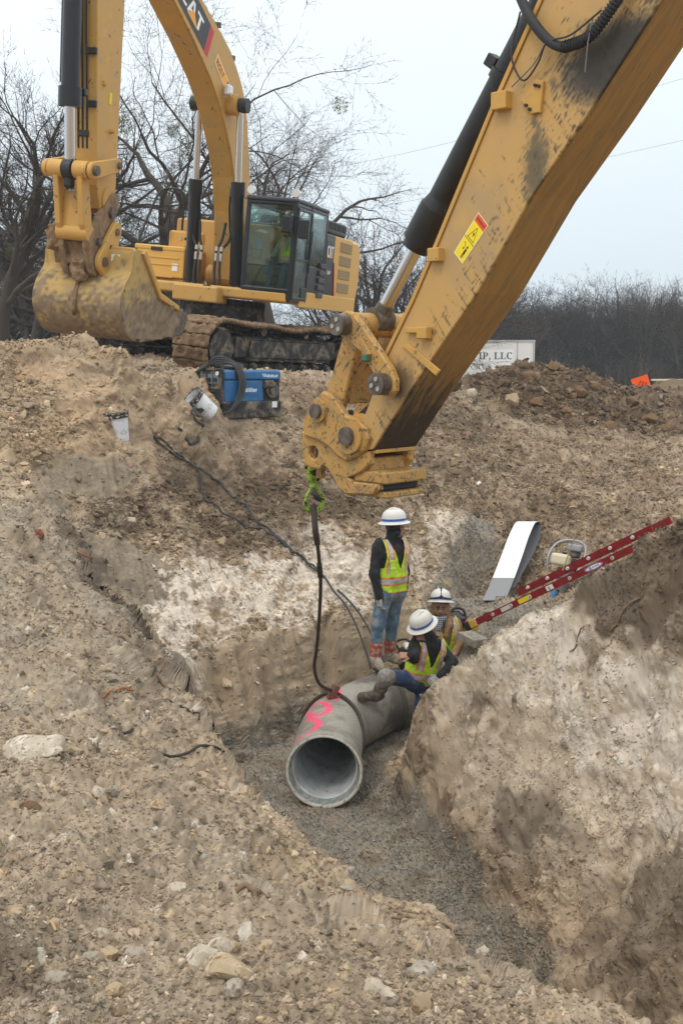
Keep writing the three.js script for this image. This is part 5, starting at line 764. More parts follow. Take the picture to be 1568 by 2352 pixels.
  part('pipe_wall', sweepPipe([[JD + .0, .30], [JD + .003, .352], [JD + .02, .366], [JD + .15, .368], [JD + .17, .358]].concat(range(JD + .2, 4.3, .05).map(d => [d, .352])), 110, (v, d, a) => { const k = fbm3(v.x * 5, v.y * 5, v.z * 5, 4), s = n3(v.x * 40, v.y * 40, v.z * 40); let c = mix3([.125, .112, .09], [.2, .175, .135], sm(-.2, .4, k)); c = mix3(c, [.34, .3, .12], sm(.02, .008, Math.abs(d - 2.86)) * .6); return c.map(x => x * (1 + .2 * s)); }), pm, straight);
  const jr = part('joint_band', sweepPipe([[JD - .05, RO - .01], [JD - .05, .362], [JD - .01, .37], [JD, .352]], 90, v => [.1, .09, .075]), pm, straight);
  const q = ringFrame(JD - .02); part('band_clamp', [at(box(.05, .03, .16, 0, 0, 0, .008), 0, 0, 0, 0, .5, 0).translate(q.p.x - .06, q.p.y + .385, q.p.z), at(cyl(.012, .012, .2, 8), 0, 0, 0, Math.PI / 2, .5).translate(q.p.x + .0, q.p.y + .385, q.p.z + .05)], M.dustBlack, straight);
  // rope from the hook, choked round the bend
  const b0 = globalThis.__hookBottom, ropeMat = globalThis.__ropeMat, R = .365, cq = ringFrame(1.12);
  const ringAt = (deg, ax = 0) => { const a = deg * Math.PI / 180; return cq.p.clone().addScaledVector(cq.r, R * Math.cos(a)).addScaledVector(cq.u, R * Math.sin(a)).addScaledVector(cq.f, ax); };
  const rope = thing('wire_rope', 'slack brown wire rope sling hanging from the hook and choked round the pipe bend', 'rope', [0, 0, 0]);
  const top = ringAt(92, .14).add(V(0, .03, 0));
  part('hanging_rope', tube([b0.clone().add(V(0, .03, 0)), P(729, 1250, 9.9), P(736, 1325, 10.2), P(733, 1420, 10.6), P(727, 1490, 10.9), P(722, 1535, 11.1), P(733, 1570, 11.25), top], .017, 90, 8), ropeMat, rope);
  part('splice', [tube([b0.clone().add(V(0, .03, 0)), P(724, 1215, 9.82), P(729, 1250, 9.9)], .027, 20, 8), rod(P(733, 1295, 10.05), P(736, 1325, 10.2), .026, .026, 10)], ropeMat, rope);
  part('choker_loop', tube([top, ringAt(70, .07), ringAt(45, -.05), ringAt(20, -.2), ringAt(-5, -.32), ringAt(-40, -.36), ringAt(-90, -.28), ringAt(-140, -.1), ringAt(180, .08), ringAt(150, .18), ringAt(120, .2), top], .02, 90, 8), ropeMat, rope);
  part('choker_block', box(.07, .17, .09, 0, 0, 0, .015).rotateZ(-.5).rotateY(.4).translate(top.x - .01, top.y + .01, top.z + .05), std({ color: lin(.16, .065, .05), roughness: .8 }), rope);
}
// ---------------------------------------------------------------- blue engine-driven welder
{
  const c = hitGround(553, 958, 15, 20), W = thing('engine_welder', 'blue engine-driven welder with black control panel on the far bank', 'welder', [c.x, c.y - .03, c.z - .2]);
  W.rotation.set(0, .78, -.015); W.scale.setScalar(.94);
  const blue = std({ map: rep(dataTex(256, (u, v) => { const d = tfbm(u, v, 6, 2, 4), e = tn(u, v, 50, 5); return mix3(mix3([.14, .37, .57], [.18, .41, .60], sm(-.3, .4, d)), [.62, .60, .55], sm(.45, .65, e * .6 + d * .5) * .6); }), 1), roughness: .45 });
  const L = 1.12, D = .52, h = .74;
  part('base', [box(L, .25, D, 0, .13, 0, .02)], M.dustBlack, W);
  part('body_panel', [box(L * .66, .31, D - .01, -.17, .405, 0, .015), box(L * .3, .31, D - .1, .4, .405, 0, .015)], blue, W);
  part('top_cover', [box(L * .98, .15, D, .01, .635, 0, .04)], blue, W);
  const fp = part('control_panel', [box(.04, .5, D - .02, -L / 2 - .01, .47, 0, .012), box(.05, .04, D + .02, -L / 2 - .02, .715, 0, .015), box(.05, .5, .03, -L / 2 - .02, .47, D / 2, .01), box(.05, .5, .03, -L / 2 - .02, .47, -D / 2, .01)], M.dustBlack, W);
  for (const z of [-.15, 0, .14]) part('dial_plate', box(.01, .14, .1, -L / 2 - .034, .58, z, .003), std({ color: lin(.16, .22, .27) }), fp); for (const z of [-.15, 0, .14]) part('knob', at(cyl(.03, .03, .03, 12), -L / 2 - .05, .57, z, 0, 0, Math.PI / 2), M.rubber, fp);
  part('gauge', at(cyl(.03, .03, .02, 14), -L / 2 - .045, .66, .18, 0, 0, Math.PI / 2), M.white, fp); part('outlet_box', box(.05, .15, .14, -L / 2 - .04, .33, .02, .01), M.rubber, fp); part('panel_strip', box(.01, .02, .44, -L / 2 - .034, .45, 0, .003), M.greyPlastic, fp);
  part('engine_bay', [box(.3, .34, .02, .4, .4, D / 2 - .05, .005)], M.rubber, W); part('engine_fan', [at(cyl(.12, .12, .05, 22), .38, .42, D / 2 - .02, Math.PI / 2), at(cyl(.05, .05, .08, 14), .36, .4, D / 2, Math.PI / 2)], M.steel, W); part('air_filter', at(cyl(.07, .07, .16, 16), .3, .5, D / 2 - .02, 0, 0, Math.PI / 2), M.dustBlack, W);
  part('muffler', [at(cyl(.035, .035, .3, 14), -.25, .75, .05, 0, 0, Math.PI / 2), at(cyl(.05, .05, .03, 14), -.12, .77, .1)], M.steel, W); part('fuel_cap', at(cyl(.05, .05, .04, 16), -.3, .73, .15), M.rubber, W); part('lift_notch', box(.14, .1, .015, -.28, .66, D / 2 + .002, .01), M.rubber, W);
  const tx = canvasMat(512, 192, (x, w, hh) => { x.fillStyle = '#255f92'; x.fillRect(0, 0, w, hh); x.fillStyle = '#eef3f6'; x.beginPath(); x.arc(92, 96, 78, 0, 7); x.fill(); x.fillStyle = '#2a5f9a'; for (const k of [0, 1, 2]) { x.beginPath(); x.moveTo(52 + k * 30, 138); x.lineTo(72 + k * 30, 54); x.lineTo(90 + k * 30, 54); x.lineTo(70 + k * 30, 138); x.fill(); } x.fillStyle = '#eef3f6'; x.font = 'bold 104px sans-serif'; x.fillText('Miller', 186, 134); });
  const s1 = sheet('lettering', .4, .15, tx, W); s1.position.set(-.1, .42, D / 2 + .004);
  const tb = canvasMat(512, 128, (x, w, hh) => { x.fillStyle = '#2c6699'; x.fillRect(0, 0, w, hh); x.fillStyle = '#e8eef2'; for (const k of [0, 1, 2, 3]) x.fillRect(10 + k * 14, 20 + k * 18, 130, 9); x.font = 'bold italic 88px sans-serif'; x.fillText('Bobcat', 160, 92); });
  const s2 = sheet('lettering', .36, .09, tb, W); s2.position.set(.34, .625, D / 2 + .004);
  part('rating_plate', box(.1, .09, .006, .42, .2, D / 2 + .002, .001), M.white, W);
  // coil of cable hung over the front corner
  const loop = (o, dz) => tube([V(-.62, .76, -.12 + dz), V(-.5, .80 + o, .05), V(-.36 + o, .79, .22), V(-.30 + o, .6, D / 2 + .05), V(-.34 + o, .35, D / 2 + .06), V(-.5, .12, D / 2 + .06), V(-.66, .1, .2), V(-.72 - o, .3, -.1), V(-.70 - o, .6, -.18), V(-.62, .76, -.12 + dz)], .016, 70, 7);
  W.updateMatrixWorld(true); const coil = thing('welding_cable', 'coil of dark welding cable draped over the blue welder', 'cable', W.position.toArray(), 'welding cables'); coil.rotation.copy(W.rotation); coil.scale.copy(W.scale);
  for (const [o, z] of [[0, 0], [.035, .03], [.07, -.02], [.1, .02]]) part('cable_turn', loop(o, z), M.cable, coil);
  const gp = l => { const q = []; l.forEach((p, i) => { if (i) { const a = l[i - 1], n = Math.max(2, Math.round(Math.hypot(p[0] - a[0], p[1] - a[1]) / 9)); for (let k = i > 1 ? 1 : 0; k <= n; k++) q.push(hitGround(mix(a[0], p[0], k / n), mix(a[1], p[1], k / n), 11, 21)); } }); return q.map((p, i) => { let y = p.y; for (let k = -2; k <= 2; k++) { const e = q[i + k]; if (e) y = Math.max(y, e.y - Math.hypot(e.x - p.x, e.z - p.z) * .7); } return V(p.x, y + .05, p.z); }); };
  solo('welding_cable', tube(gp([[452, 935], [436, 962], [442, 985], [462, 992], [463, 1020], [455, 1042], [435, 1044], [418, 1030], [405, 1006]]), .018, 60, 7), M.cable, 'short loop of cable lying in front of the tipped bucket', 'cable', 'welding cables');
  const tail = (l) => l.map(a => P(...a));
  solo('welding_cable', tube([...gp([[352, 1016], [395, 1050], [430, 1073], [458, 1097], [463, 1130], [472, 1165], [500, 1194], [545, 1206], [600, 1224], [650, 1262], [700, 1296], [745, 1338]]), ...tail([[768, 1360, 13.35], [790, 1385, 13.2], [815, 1430, 12.95], [835, 1480, 12.72], [852, 1535, 12.5]])], .013, 140, 7), M.cable, 'black welding cable sagging lower down the cut wall to the pipe', 'cable', 'welding cables');
  solo('welding_cable', tube([...gp([[350, 1020], [392, 1056], [440, 1082], [490, 1112], [535, 1152], [580, 1200], [625, 1238], [675, 1276], [730, 1318]]), ...tail([[760, 1343, 13.6], [790, 1368, 13.42], [830, 1416, 13.1], [862, 1475, 12.85], [882, 1520, 12.7]])], .013, 140, 7), M.cable, 'black welding cable running straighter above its neighbour down the cut wall', 'cable', 'welding cables');
}
{ // plastic buckets
  const pail = std({ map: rep(dataTex(256, (u, v) => { const d = tfbm(u, v, 5, 12, 4), e = tfbm(u, v, 20, 3, 3); return mix3(mix3([.84, .85, .86], [.76, .75, .73], sm(-.2, .4, d)), [.35, .3, .25], sm(.22, .45, e + .25 * d) * .7); }), 2), roughness: .6 }), rimM = std({ map: rep(dataTex(256, (u, v) => mix3([.22, .2, .18], [.75, .73, .7], sm(.05, .3, tfbm(u, v, 12, 8, 4)))), 3), roughness: .8 });
  const mk = (label) => { const t = thing('plastic_bucket', label, 'bucket', [0, 0, 0], 'white plastic buckets');
    part('shell', new THREE.LatheGeometry([[0, 0], [.125, 0], [.13, .01], [.145, .36], [.138, .36], [.122, .015], [0, .015]].map(p => new THREE.Vector2(...p)), 32), pail, t);
    part('rim_band', new THREE.LatheGeometry([[.147, .30], [.156, .30], [.158, .33], [.15, .335], [.15, .345], [.16, .345], [.16, .37], [.14, .375], [.138, .36]].map(p => new THREE.Vector2(...p)), 32), rimM, t); return t; };
  const a = mk('white bucket with dirty dark rim half sunk in the soil'), g = hitGround(272, 985, 11, 18); a.position.set(g.x, g.y - .16, g.z - .1); a.rotation.set(.1, 0, .06);
  const b = mk('white bucket tipped over against the blue welder'), g2 = hitGround(470, 968, 12, 20); b.position.set(g2.x + .07, g2.y + .05, g2.z); b.rotation.set(.35, .2, .72); const lp = sheet('dark_label', .07, .09, std({ color: lin(.05, .055, .07) }), b); lp.position.set(-.02, .2, .1385); lp.rotation.set(-.04, 0, 0);
}
// ---------------------------------------------------------------- ladder, liner strip, rammer and bits in the back trench
{
  const B = P(1078, 1436, 13.2), U = P(1411, 1279, 11.75), d = U.clone().sub(B).normalize(), v = U.clone().normalize(), wd = v.clone().addScaledVector(d, -v.dot(d)).normalize(), upv = V().crossVectors(wd, d).normalize(); if (upv.y < 0) upv.negate();
  const lad = thing('ladder', 'red fibreglass extension ladder leaning out of the trench onto the right bank', 'ladder', B.toArray());
  setBasis(lad, d, upv, V().crossVectors(d, upv));
  const away = V().crossVectors(d, upv).dot(wd) > 0 ? 1 : -1;
  const redM = std({ map: rep(dataTex(256, (u, v2) => { const e = tfbm(u, v2, 8, 4, 4); return mix3(mix3([.56, .10, .13], [.48, .085, .11], sm(-.3, .3, e)), [.72, .45, .42], sm(.3, .5, e) * .5); }), 2), roughness: .5 });
  const channel = (L) => mergeGeometries([box(L, .074, .006, L / 2, 0, 0, .001), box(L, .006, .03, L / 2, .036, away * .012, .001), box(L, .006, .03, L / 2, -.036, away * .012, .001)].map(prep));
  for (const [nm, x0, L, y] of [['base_rail', 0, 2.6, 0], ['fly_rail', .86, 1.95, .1]]) for (const z of [0, .4]) { const r = part(nm, channel(L), redM, lad); r.position.set(x0, y, away * (z + (nm === 'fly_rail' ? .02 : 0))); }
  for (let i = 0; i < 9; i++) { part('rung', [at(cyl(.016, .016, .42, 10), .1 + i * .305, 0, away * .2, Math.PI / 2), at(cyl(.021, .021, .012, 14), .1 + i * .305, 0, -away * .008, Math.PI / 2)], M.lamp, lad); if (i > 2) part('rung', [at(cyl(.016, .016, .42, 10), .12 + i * .305, .105, away * .2, Math.PI / 2), at(cyl(.021, .021, .012, 14), .12 + i * .305, .105, away * .012, Math.PI / 2)], M.lamp, lad); }
  for (let i = 0; i < 8; i++) part('rung_hole', box(.007, .024, .004, .1 + i * .305, 0, -away * .016, 0).rotateZ(0), M.rubber, lad);
  const lb = (x, y, w, h, m) => { const s = part('label', box(w, h, .003, x, y, -away * .0055, 0), m, lad); return s; };
  lb(.63, .0, .17, .05, std({ color: lin(.6, .58, .54) })); const ye = canvasMat(256, 96, (x, w, h) => { x.fillStyle = '#e8d21a'; x.fillRect(0, 0, w, h); x.fillStyle = '#26200f'; x.fillRect(14, 14, 60, 68); x.fillRect(96, 22, 130, 10); x.fillRect(96, 44, 120, 10); x.fillRect(96, 66, 100, 10); });
  lb(.93, .0, .2, .055, std({ color: lin(.78, .62, .02) })); lb(1.32, .0, .1, .055, M.white);
  const we = canvasMat(512, 192, (x, w, h) => { x.fillStyle = '#97202c'; x.fillRect(0, 0, w, h); x.fillStyle = '#f2f2f4'; x.beginPath(); x.ellipse(w / 2, h / 2, 250, 86, 0, 0, 7); x.fill(); x.strokeStyle = '#2c46a0'; x.lineWidth = 22; x.beginPath(); x.ellipse(w / 2, h / 2, 232, 70, 0, 0, 7); x.stroke(); x.fillStyle = '#5a1220'; x.font = 'bold 74px sans-serif'; x.textAlign = 'center'; x.fillText('WERNER', w / 2, h / 2 + 26); });
  const z = -away * .0045; quadPrint('maker_label', V(1.84, -.034, z), V(2.1, -.034, z), V(2.1, .034, z), V(1.84, .034, z), we, lad);
  part('rubber_foot', box(.09, .11, .07, -.03, 0, away * .01, .02), M.rubber, lad); part('rubber_foot', box(.09, .11, .07, -.03, 0, away * .4, .02), M.rubber, lad); part('yellow_sleeve', box(.12, .1, .05, .06, 0, away * .012, .015), std({ color: lin(.62, .36, .04) }), lad);
}
{ // folded white liner strip: outer face white, inner dark
  const a = hitGround(1133, 1384, 13, 19), b = hitGround(1206, 1240, 14, 20), mid = a.clone().lerp(b, .5);
  const cl = new THREE.CatmullRomCurve3([a.clone().add(V(0, .015, 0)), a.clone().lerp(b, .2).add(V(0, .06, .03)), a.clone().lerp(b, .5).add(V(0, .16, .03)), a.clone().lerp(b, .8).add(V(0, .26, .0)), a.clone().lerp(b, 1.02).add(V(.01, .27, -.02)), a.clone().lerp(b, 1.12).add(V(.05, .17, -.06)), a.clone().lerp(b, 1.04).add(V(.08, .06, -.04)), a.clone().lerp(b, .8).add(V(.08, .03, 0)), a.clone().lerp(b, .45).add(V(.06, .02, 0)), a.clone().lerp(b, .15).add(V(.03, .01, 0))]);
  const strip = (t0, t1, off) => { const pos = [], idx = [], n = 50; for (let i = 0; i <= n; i++) { const t = mix(t0, t1, i / n), p = cl.getPointAt(t), tg = cl.getTangentAt(t), w = V(.98, .02, .12).normalize(), nn = V().crossVectors(w, tg).normalize(); for (const k of [-1, 1]) for (const o of [off, off + .004]) { const q = p.clone().addScaledVector(w, k * .145).addScaledVector(nn, o); pos.push(q.x, q.y, q.z); } if (i) { const A = (i - 1) * 4, Bq = i * 4; idx.push(A, A + 2, Bq, A + 2, Bq + 2, Bq, A + 1, Bq + 1, A + 3, A + 3, Bq + 1, Bq + 3, A, Bq, A + 1, A + 1, Bq, Bq + 1, A + 2, A + 3, Bq + 2, A + 3, Bq + 3, Bq + 2); } } const g = new THREE.BufferGeometry(); g.setAttribute('position', new THREE.BufferAttribute(new Float32Array(pos), 3)); g.setIndex(idx); const q = g.toNonIndexed(); q.computeVertexNormals(); return q; };
  const t = thing('liner_strip', 'folded strip of white faced liner with dark inner side on the slope', 'strip', [0, 0, 0]);
  part('white_face', strip(.12, .52, -.003), M.white, t); part('white_face', strip(.12, .52, .0015), M.white, t); part('dark_core', strip(.52, .98, 0), std({ color: lin(.09, .09, .1), roughness: .7 }), t); part('bare_end', strip(.0, .12, 0), std({ color: lin(.22, .22, .225), roughness: .6 }), t);
}
{ // tamping rammer lying against the slope
  const g = hitGround(1268, 1398, 12.5, 18), p = P(1282, 1385, 14.3), t = thing('tamping_rammer', 'small grey rammer with cream fuel tank behind the red ladder', 'rammer', [p.x, p.y, p.z]); t.rotation.set(-.25, -.4, -.2); t.scale.setScalar(.92);
  const cream = std({ color: lin(.62, .55, .40), roughness: .6 });
  part('foot_plate', [box(.28, .04, .32, 0, .02, .02, .015)], M.greyPlastic, t);
  part('bellows', new THREE.LatheGeometry(Array.from({ length: 19 }, (_, i) => new THREE.Vector2(.085 + .02 * (i % 2), .04 + i * .014)), 20), M.greyPlastic, t);
  part('leg_tube', [at(cyl(.09, .1, .1, 18), 0, .33, 0), box(.2, .16, .24, 0, .42, 0, .04)], M.greyPlastic, t);
  part('fuel_tank', [box(.27, .17, .21, -.06, .6, .1, .05)], cream, t); part('tank_cap', at(cyl(.03, .03, .03, 14), -.02, .7, .1), M.rubber, t);
  part('engine', [box(.2, .18, .2, .05, .56, -.1, .03), box(.16, .12, .16, .08, .72, -.06, .03)], M.dustBlack, t); part('air_cleaner', [box(.22, .1, .14, .08, .80, -.02, .03)], std({ color: lin(.26, .28, .31), roughness: .5 }), t);
  part('guide_handle', tube([V(-.2, .45, .2), V(-.22, .62, .2), V(-.15, .82, .1), V(.02, .9, .0), V(.2, .86, -.06), V(.24, .7, .0), V(.2, .46, .12)], .018, 40, 8), std({ color: lin(.33, .34, .36), roughness: .45, metalness: .4 }), t);
  const bt = thing('blue_tube', 'short blue tube leaning against the rammer below the ladder', 'tube', P(1250, 1402, 13.9).toArray()); part('tube_wall', [rod(V(0, 0, 0), P(1278, 1354, 13.95).sub(P(1250, 1402, 13.9)), .04, .04, 18)], std({ color: lin(.04, .16, .33), roughness: .5 }), bt); const e2 = P(1278, 1354, 13.95).sub(P(1250, 1402, 13.9)); part('end_collar', [rod(e2.clone().multiplyScalar(.93), e2.clone().multiplyScalar(1.01), .044, .044, 18)], M.dustBlack, bt);
}
{ // concrete block, saw, black bag
  const p = P(1085, 1468, 12.9); const bm = part(numbered('concrete_block'), [box(.2, .1, .34, 0, 0, 0, .012)], std({ map: rep(T_CONC, 2), roughness: .95 }), scene); bm.position.set(p.x, p.y, p.z); bm.rotation.set(.08, .5, -.05); tag(bm, 'small grey concrete block at the foot of the ladder', 'block');
  const q = P(1047, 1432, 13.5), s = thing('cutoff_saw', 'black power saw with red trim behind the bearded kneeling worker', 'saw', q.toArray()); s.userData.label = 'black power saw with red trim beside the ladder foot';
  part('motor_housing', at(lumpy(new THREE.SphereGeometry(.13, 20, 14), .012, 6), 0, .05, 0).scale(1, .85, 1.1), M.blackGloss, s); part('rear_handle', tube([V(-.08, .1, 0), V(-.02, .19, 0), V(.08, .17, 0), V(.12, .06, 0)], .016, 20, 8), M.rubber, s); part('red_trim', box(.07, .05, .1, .11, .02, .04, .015), std({ color: lin(.55, .04, .02), roughness: .5 }), s); part('blade_guard', plate(circ(.16, -.08, .12, 18, -.3, 3.4), .03, .006), std({ color: lin(.5, .3, .05), roughness: .6 }), s); part('cutting_disc', at(cyl(.1, .1, .006, 24), .16, -.08, .0, Math.PI / 2), M.steel, s);
  const k = V(.76, -3.635, -12.62), kb = thing('tool_bag', 'black fabric tool bag with a white flap standing behind the stooping worker', 'bag', [k.x, k.y, k.z]);
  part('bag_body', at(lumpy(new RoundedBoxGeometry(.22, .24, .2, 5, .05), .014, 7, 3, 2), 0, .12, 0), std({ color: lin(.012, .012, .013), roughness: .8 }), kb); part('flap', at(lumpy(new RoundedBoxGeometry(.13, .05, .16, 4, .02), .006, 9), .02, .26, .02), M.white, kb); part('carry_strap', tube([V(-.1, .22, .02), V(-.14, .3, .02), V(-.03, .34, .02), V(.06, .27, .02)], .012, 20, 6), M.rubber, kb);
}

// ---------------------------------------------------------------- people
// bones: {a, b, ra, rb, c: colour or (p)=>colour}; smooth union on a grid, meshed with surface nets
function boneMesh(bones, cell, k, o = {}) {
  const lo = V(1e9, 1e9, 1e9), hi = V(-1e9, -1e9, -1e9), inf = o.inflate ?? 0;
  for (const b of bones) for (const [p, r] of [[b.a, b.ra], [b.b, b.rb]]) { const R = r + inf + k + 3 * cell; lo.min(V(p.x - R, p.y - R, p.z - R)); hi.max(V(p.x + R, p.y + R, p.z + R)); }
  const nx = Math.ceil((hi.x - lo.x) / cell) + 1, ny = Math.ceil((hi.y - lo.y) / cell) + 1, nz = Math.ceil((hi.z - lo.z) / cell) + 1, D = new Float32Array(nx * ny * nz).fill(.5);
  const dist = (b, x, y, z) => { const dx = b.b.x - b.a.x, dy = b.b.y - b.a.y, dz = b.b.z - b.a.z, L = dx * dx + dy * dy + dz * dz || 1e-9, t = clamp(((x - b.a.x) * dx + (y - b.a.y) * dy + (z - b.a.z) * dz) / L), px = x - b.a.x - dx * t, py = y - b.a.y - dy * t, pz = z - b.a.z - dz * t; return Math.sqrt(px * px + py * py + pz * pz) - (b.ra + (b.rb - b.ra) * t) - inf; };
  for (const b of bones) {
    const R = Math.max(b.ra, b.rb) + inf + k + 3 * cell, kk = b.k ?? k;
    const i0 = Math.max(0, Math.floor((Math.min(b.a.x, b.b.x) - R - lo.x) / cell)), i1 = Math.min(nx - 1, Math.ceil((Math.max(b.a.x, b.b.x) + R - lo.x) / cell)), j0 = Math.max(0, Math.floor((Math.min(b.a.y, b.b.y) - R - lo.y) / cell)), j1 = Math.min(ny - 1, Math.ceil((Math.max(b.a.y, b.b.y) + R - lo.y) / cell)), k0 = Math.max(0, Math.floor((Math.min(b.a.z, b.b.z) - R - lo.z) / cell)), k1 = Math.min(nz - 1, Math.ceil((Math.max(b.a.z, b.b.z) + R - lo.z) / cell));
    for (let z = k0; z <= k1; z++) for (let y = j0; y <= j1; y++) for (let x = i0; x <= i1; x++) { const q = (z * ny + y) * nx + x, d = dist(b, lo.x + x * cell, lo.y + y * cell, lo.z + z * cell), e = D[q], h = clamp(.5 + .5 * (e - d) / kk); D[q] = mix(e, d, h) - kk * h * (1 - h); }
  }
  if (o.folds) for (let z = 0; z < nz; z++) for (let y = 0; y < ny; y++) for (let x = 0; x < nx; x++) { const q = (z * ny + y) * nx + x; if (Math.abs(D[q]) < .04) D[q] += o.folds * (n3((lo.x + x * cell) * 13, (lo.y + y * cell) * 17, (lo.z + z * cell) * 13) + .6 * n3((lo.x + x * cell) * 34, (lo.y + y * cell) * 26, (lo.z + z * cell) * 34)); }
  const id = new Int32Array(nx * ny * nz).fill(-1), pos = [], idx = [], C = [[0, 0, 0], [1, 0, 0], [0, 1, 0], [1, 1, 0], [0, 0, 1], [1, 0, 1], [0, 1, 1], [1, 1, 1]], E = [[0, 1], [2, 3], [4, 5], [6, 7], [0, 2], [1, 3], [4, 6], [5, 7], [0, 4], [1, 5], [2, 6], [3, 7]];
  const g = (x, y, z) => D[(z * ny + y) * nx + x];
  for (let z = 0; z < nz - 1; z++) for (let y = 0; y < ny - 1; y++) for (let x = 0; x < nx - 1; x++) {
    const v = C.map(c => g(x + c[0], y + c[1], z + c[2])); let s = 0; for (const q of v) if (q < 0) s++; if (s === 0 || s === 8) continue;
    let X = 0, Y = 0, Z = 0, n = 0; for (const [a, b] of E) if ((v[a] < 0) !== (v[b] < 0)) { const t = v[a] / (v[a] - v[b]); X += mix(C[a][0], C[b][0], t); Y += mix(C[a][1], C[b][1], t); Z += mix(C[a][2], C[b][2], t); n++; }
    id[(z * ny + y) * nx + x] = pos.length / 3; pos.push(lo.x + (x + X / n) * cell, lo.y + (y + Y / n) * cell, lo.z + (z + Z / n) * cell);
  }
  const I = (x, y, z) => id[(z * ny + y) * nx + x], quad = (a, b, c, d, f) => { if (f) idx.push(a, b, c, a, c, d); else idx.push(a, c, b, a, d, c); };
  for (let z = 1; z < nz - 1; z++) for (let y = 1; y < ny - 1; y++) for (let x = 1; x < nx - 1; x++) {
    const s = g(x, y, z) < 0;
    if (s !== (g(x + 1, y, z) < 0)) quad(I(x, y - 1, z - 1), I(x, y, z - 1), I(x, y, z), I(x, y - 1, z), s);
    if (s !== (g(x, y + 1, z) < 0)) quad(I(x - 1, y, z - 1), I(x - 1, y, z), I(x, y, z), I(x, y, z - 1), s);
    if (s !== (g(x, y, z + 1) < 0)) quad(I(x - 1, y - 1, z), I(x, y - 1, z), I(x, y, z), I(x - 1, y, z), s);
  }
  let gg = new THREE.BufferGeometry(); const keep = o.keep;
  let out = idx; if (keep) { out = []; for (let i = 0; i < idx.length; i += 3) { const c = V(); for (let q = 0; q < 3; q++) c.add(V(pos[idx[i + q] * 3], pos[idx[i + q] * 3 + 1], pos[idx[i + q] * 3 + 2])); if (keep(c.multiplyScalar(1 / 3))) out.push(idx[i], idx[i + 1], idx[i + 2]); } }
  gg.setAttribute('position', new THREE.BufferAttribute(new Float32Array(pos), 3)); gg.setIndex(out); gg.computeVertexNormals();
  const col = new Float32Array(pos.length); for (let i = 0; i < pos.length; i += 3) { const p = V(pos[i], pos[i + 1], pos[i + 2]); let m = 1e9, bb = null; for (const b of bones) { const d = dist(b, p.x, p.y, p.z); if (d < m) { m = d; bb = b; } } let c = o.color ? o.color(p, bb) : bb.c; if (typeof c === 'function') c = c(p); col[i] = c[0]; col[i + 1] = c[1]; col[i + 2] = c[2]; }
  gg.setAttribute('color', new THREE.BufferAttribute(col, 3)); return gg;
}
const clothMat = std({ vertexColors: true, roughness: .92 }), skinMat = std({ vertexColors: true, roughness: .6 });
function raw(name, g, mat, parent) { const m = shadows(new THREE.Mesh(g, mat)); m.name = name; parent.add(m); return m; }
const B = (a, b, ra, rb, c, k) => ({ a, b, ra, rb, c, k });
// five-fingered hand: from the wrist along dir, back of the hand towards nrm; curl 0 straight .. 1 fist; side: where the thumb leaves
function handBones(w, dir, nrm, side, curl, c, Z = 1.12) {
  dir = dir.clone().normalize(); nrm = nrm.clone().addScaledVector(dir, -nrm.dot(dir)).normalize(); const sd = V().crossVectors(nrm, dir).multiplyScalar(side), out = [], at0 = (l, s, n) => w.clone().addScaledVector(dir, l * Z).addScaledVector(sd, s * Z).addScaledVector(nrm, n * Z);
  for (const s of [-.026, -.009, .009, .026]) out.push(B(at0(.0, s * .6, 0), at0(.085, s, 0), .017, .013, c, .012));
  [[-.03, .062, .0085], [-.01, .078, .0095], [.01, .084, .0095], [.03, .076, .0095]].forEach(([s, L, r]) => { let p = at0(.088, s, 0), ang = curl * .9; for (const f of [.45, .32, .23]) { const d = dir.clone().multiplyScalar(Math.cos(ang)).addScaledVector(nrm, -Math.sin(ang)), q = p.clone().addScaledVector(d, L * f); out.push(B(p, q, r, r * .92, c, .004)); p = q; ang += curl * 1.25; r *= .94; } });
  let p = at0(.02, .03, -.004); const q = at0(.055, .055, -.014), e = at0(.085, .05 - .03 * curl, -.02 - .02 * curl); out.push(B(p, q, .014, .0115, c, .008), B(q, e, .0115, .0095, c, .005)); return out;
}
const cJean = (dirt = .3, a = [.075, .135, .205], b = [.175, .235, .285]) => p => { const k = fbm3(p.x * 7, p.y * 4, p.z * 7, 3); return mix3(mix3(a, b, sm(-.15, .4, k)), [.32, .26, .19], dirt * sm(.0, .4, fbm3(p.x * 5 + 9, p.y * 5, p.z * 5, 3))); };
const cDark = p => { const k = fbm3(p.x * 9, p.y * 9, p.z * 9, 2); return mix3([.010, .010, .012], [.026, .025, .027], sm(-.2, .4, k)); };
const LIME = [.50, .74, .035], ORANGE = [.80, .19, .03], SILVER = [.52, .50, .52];
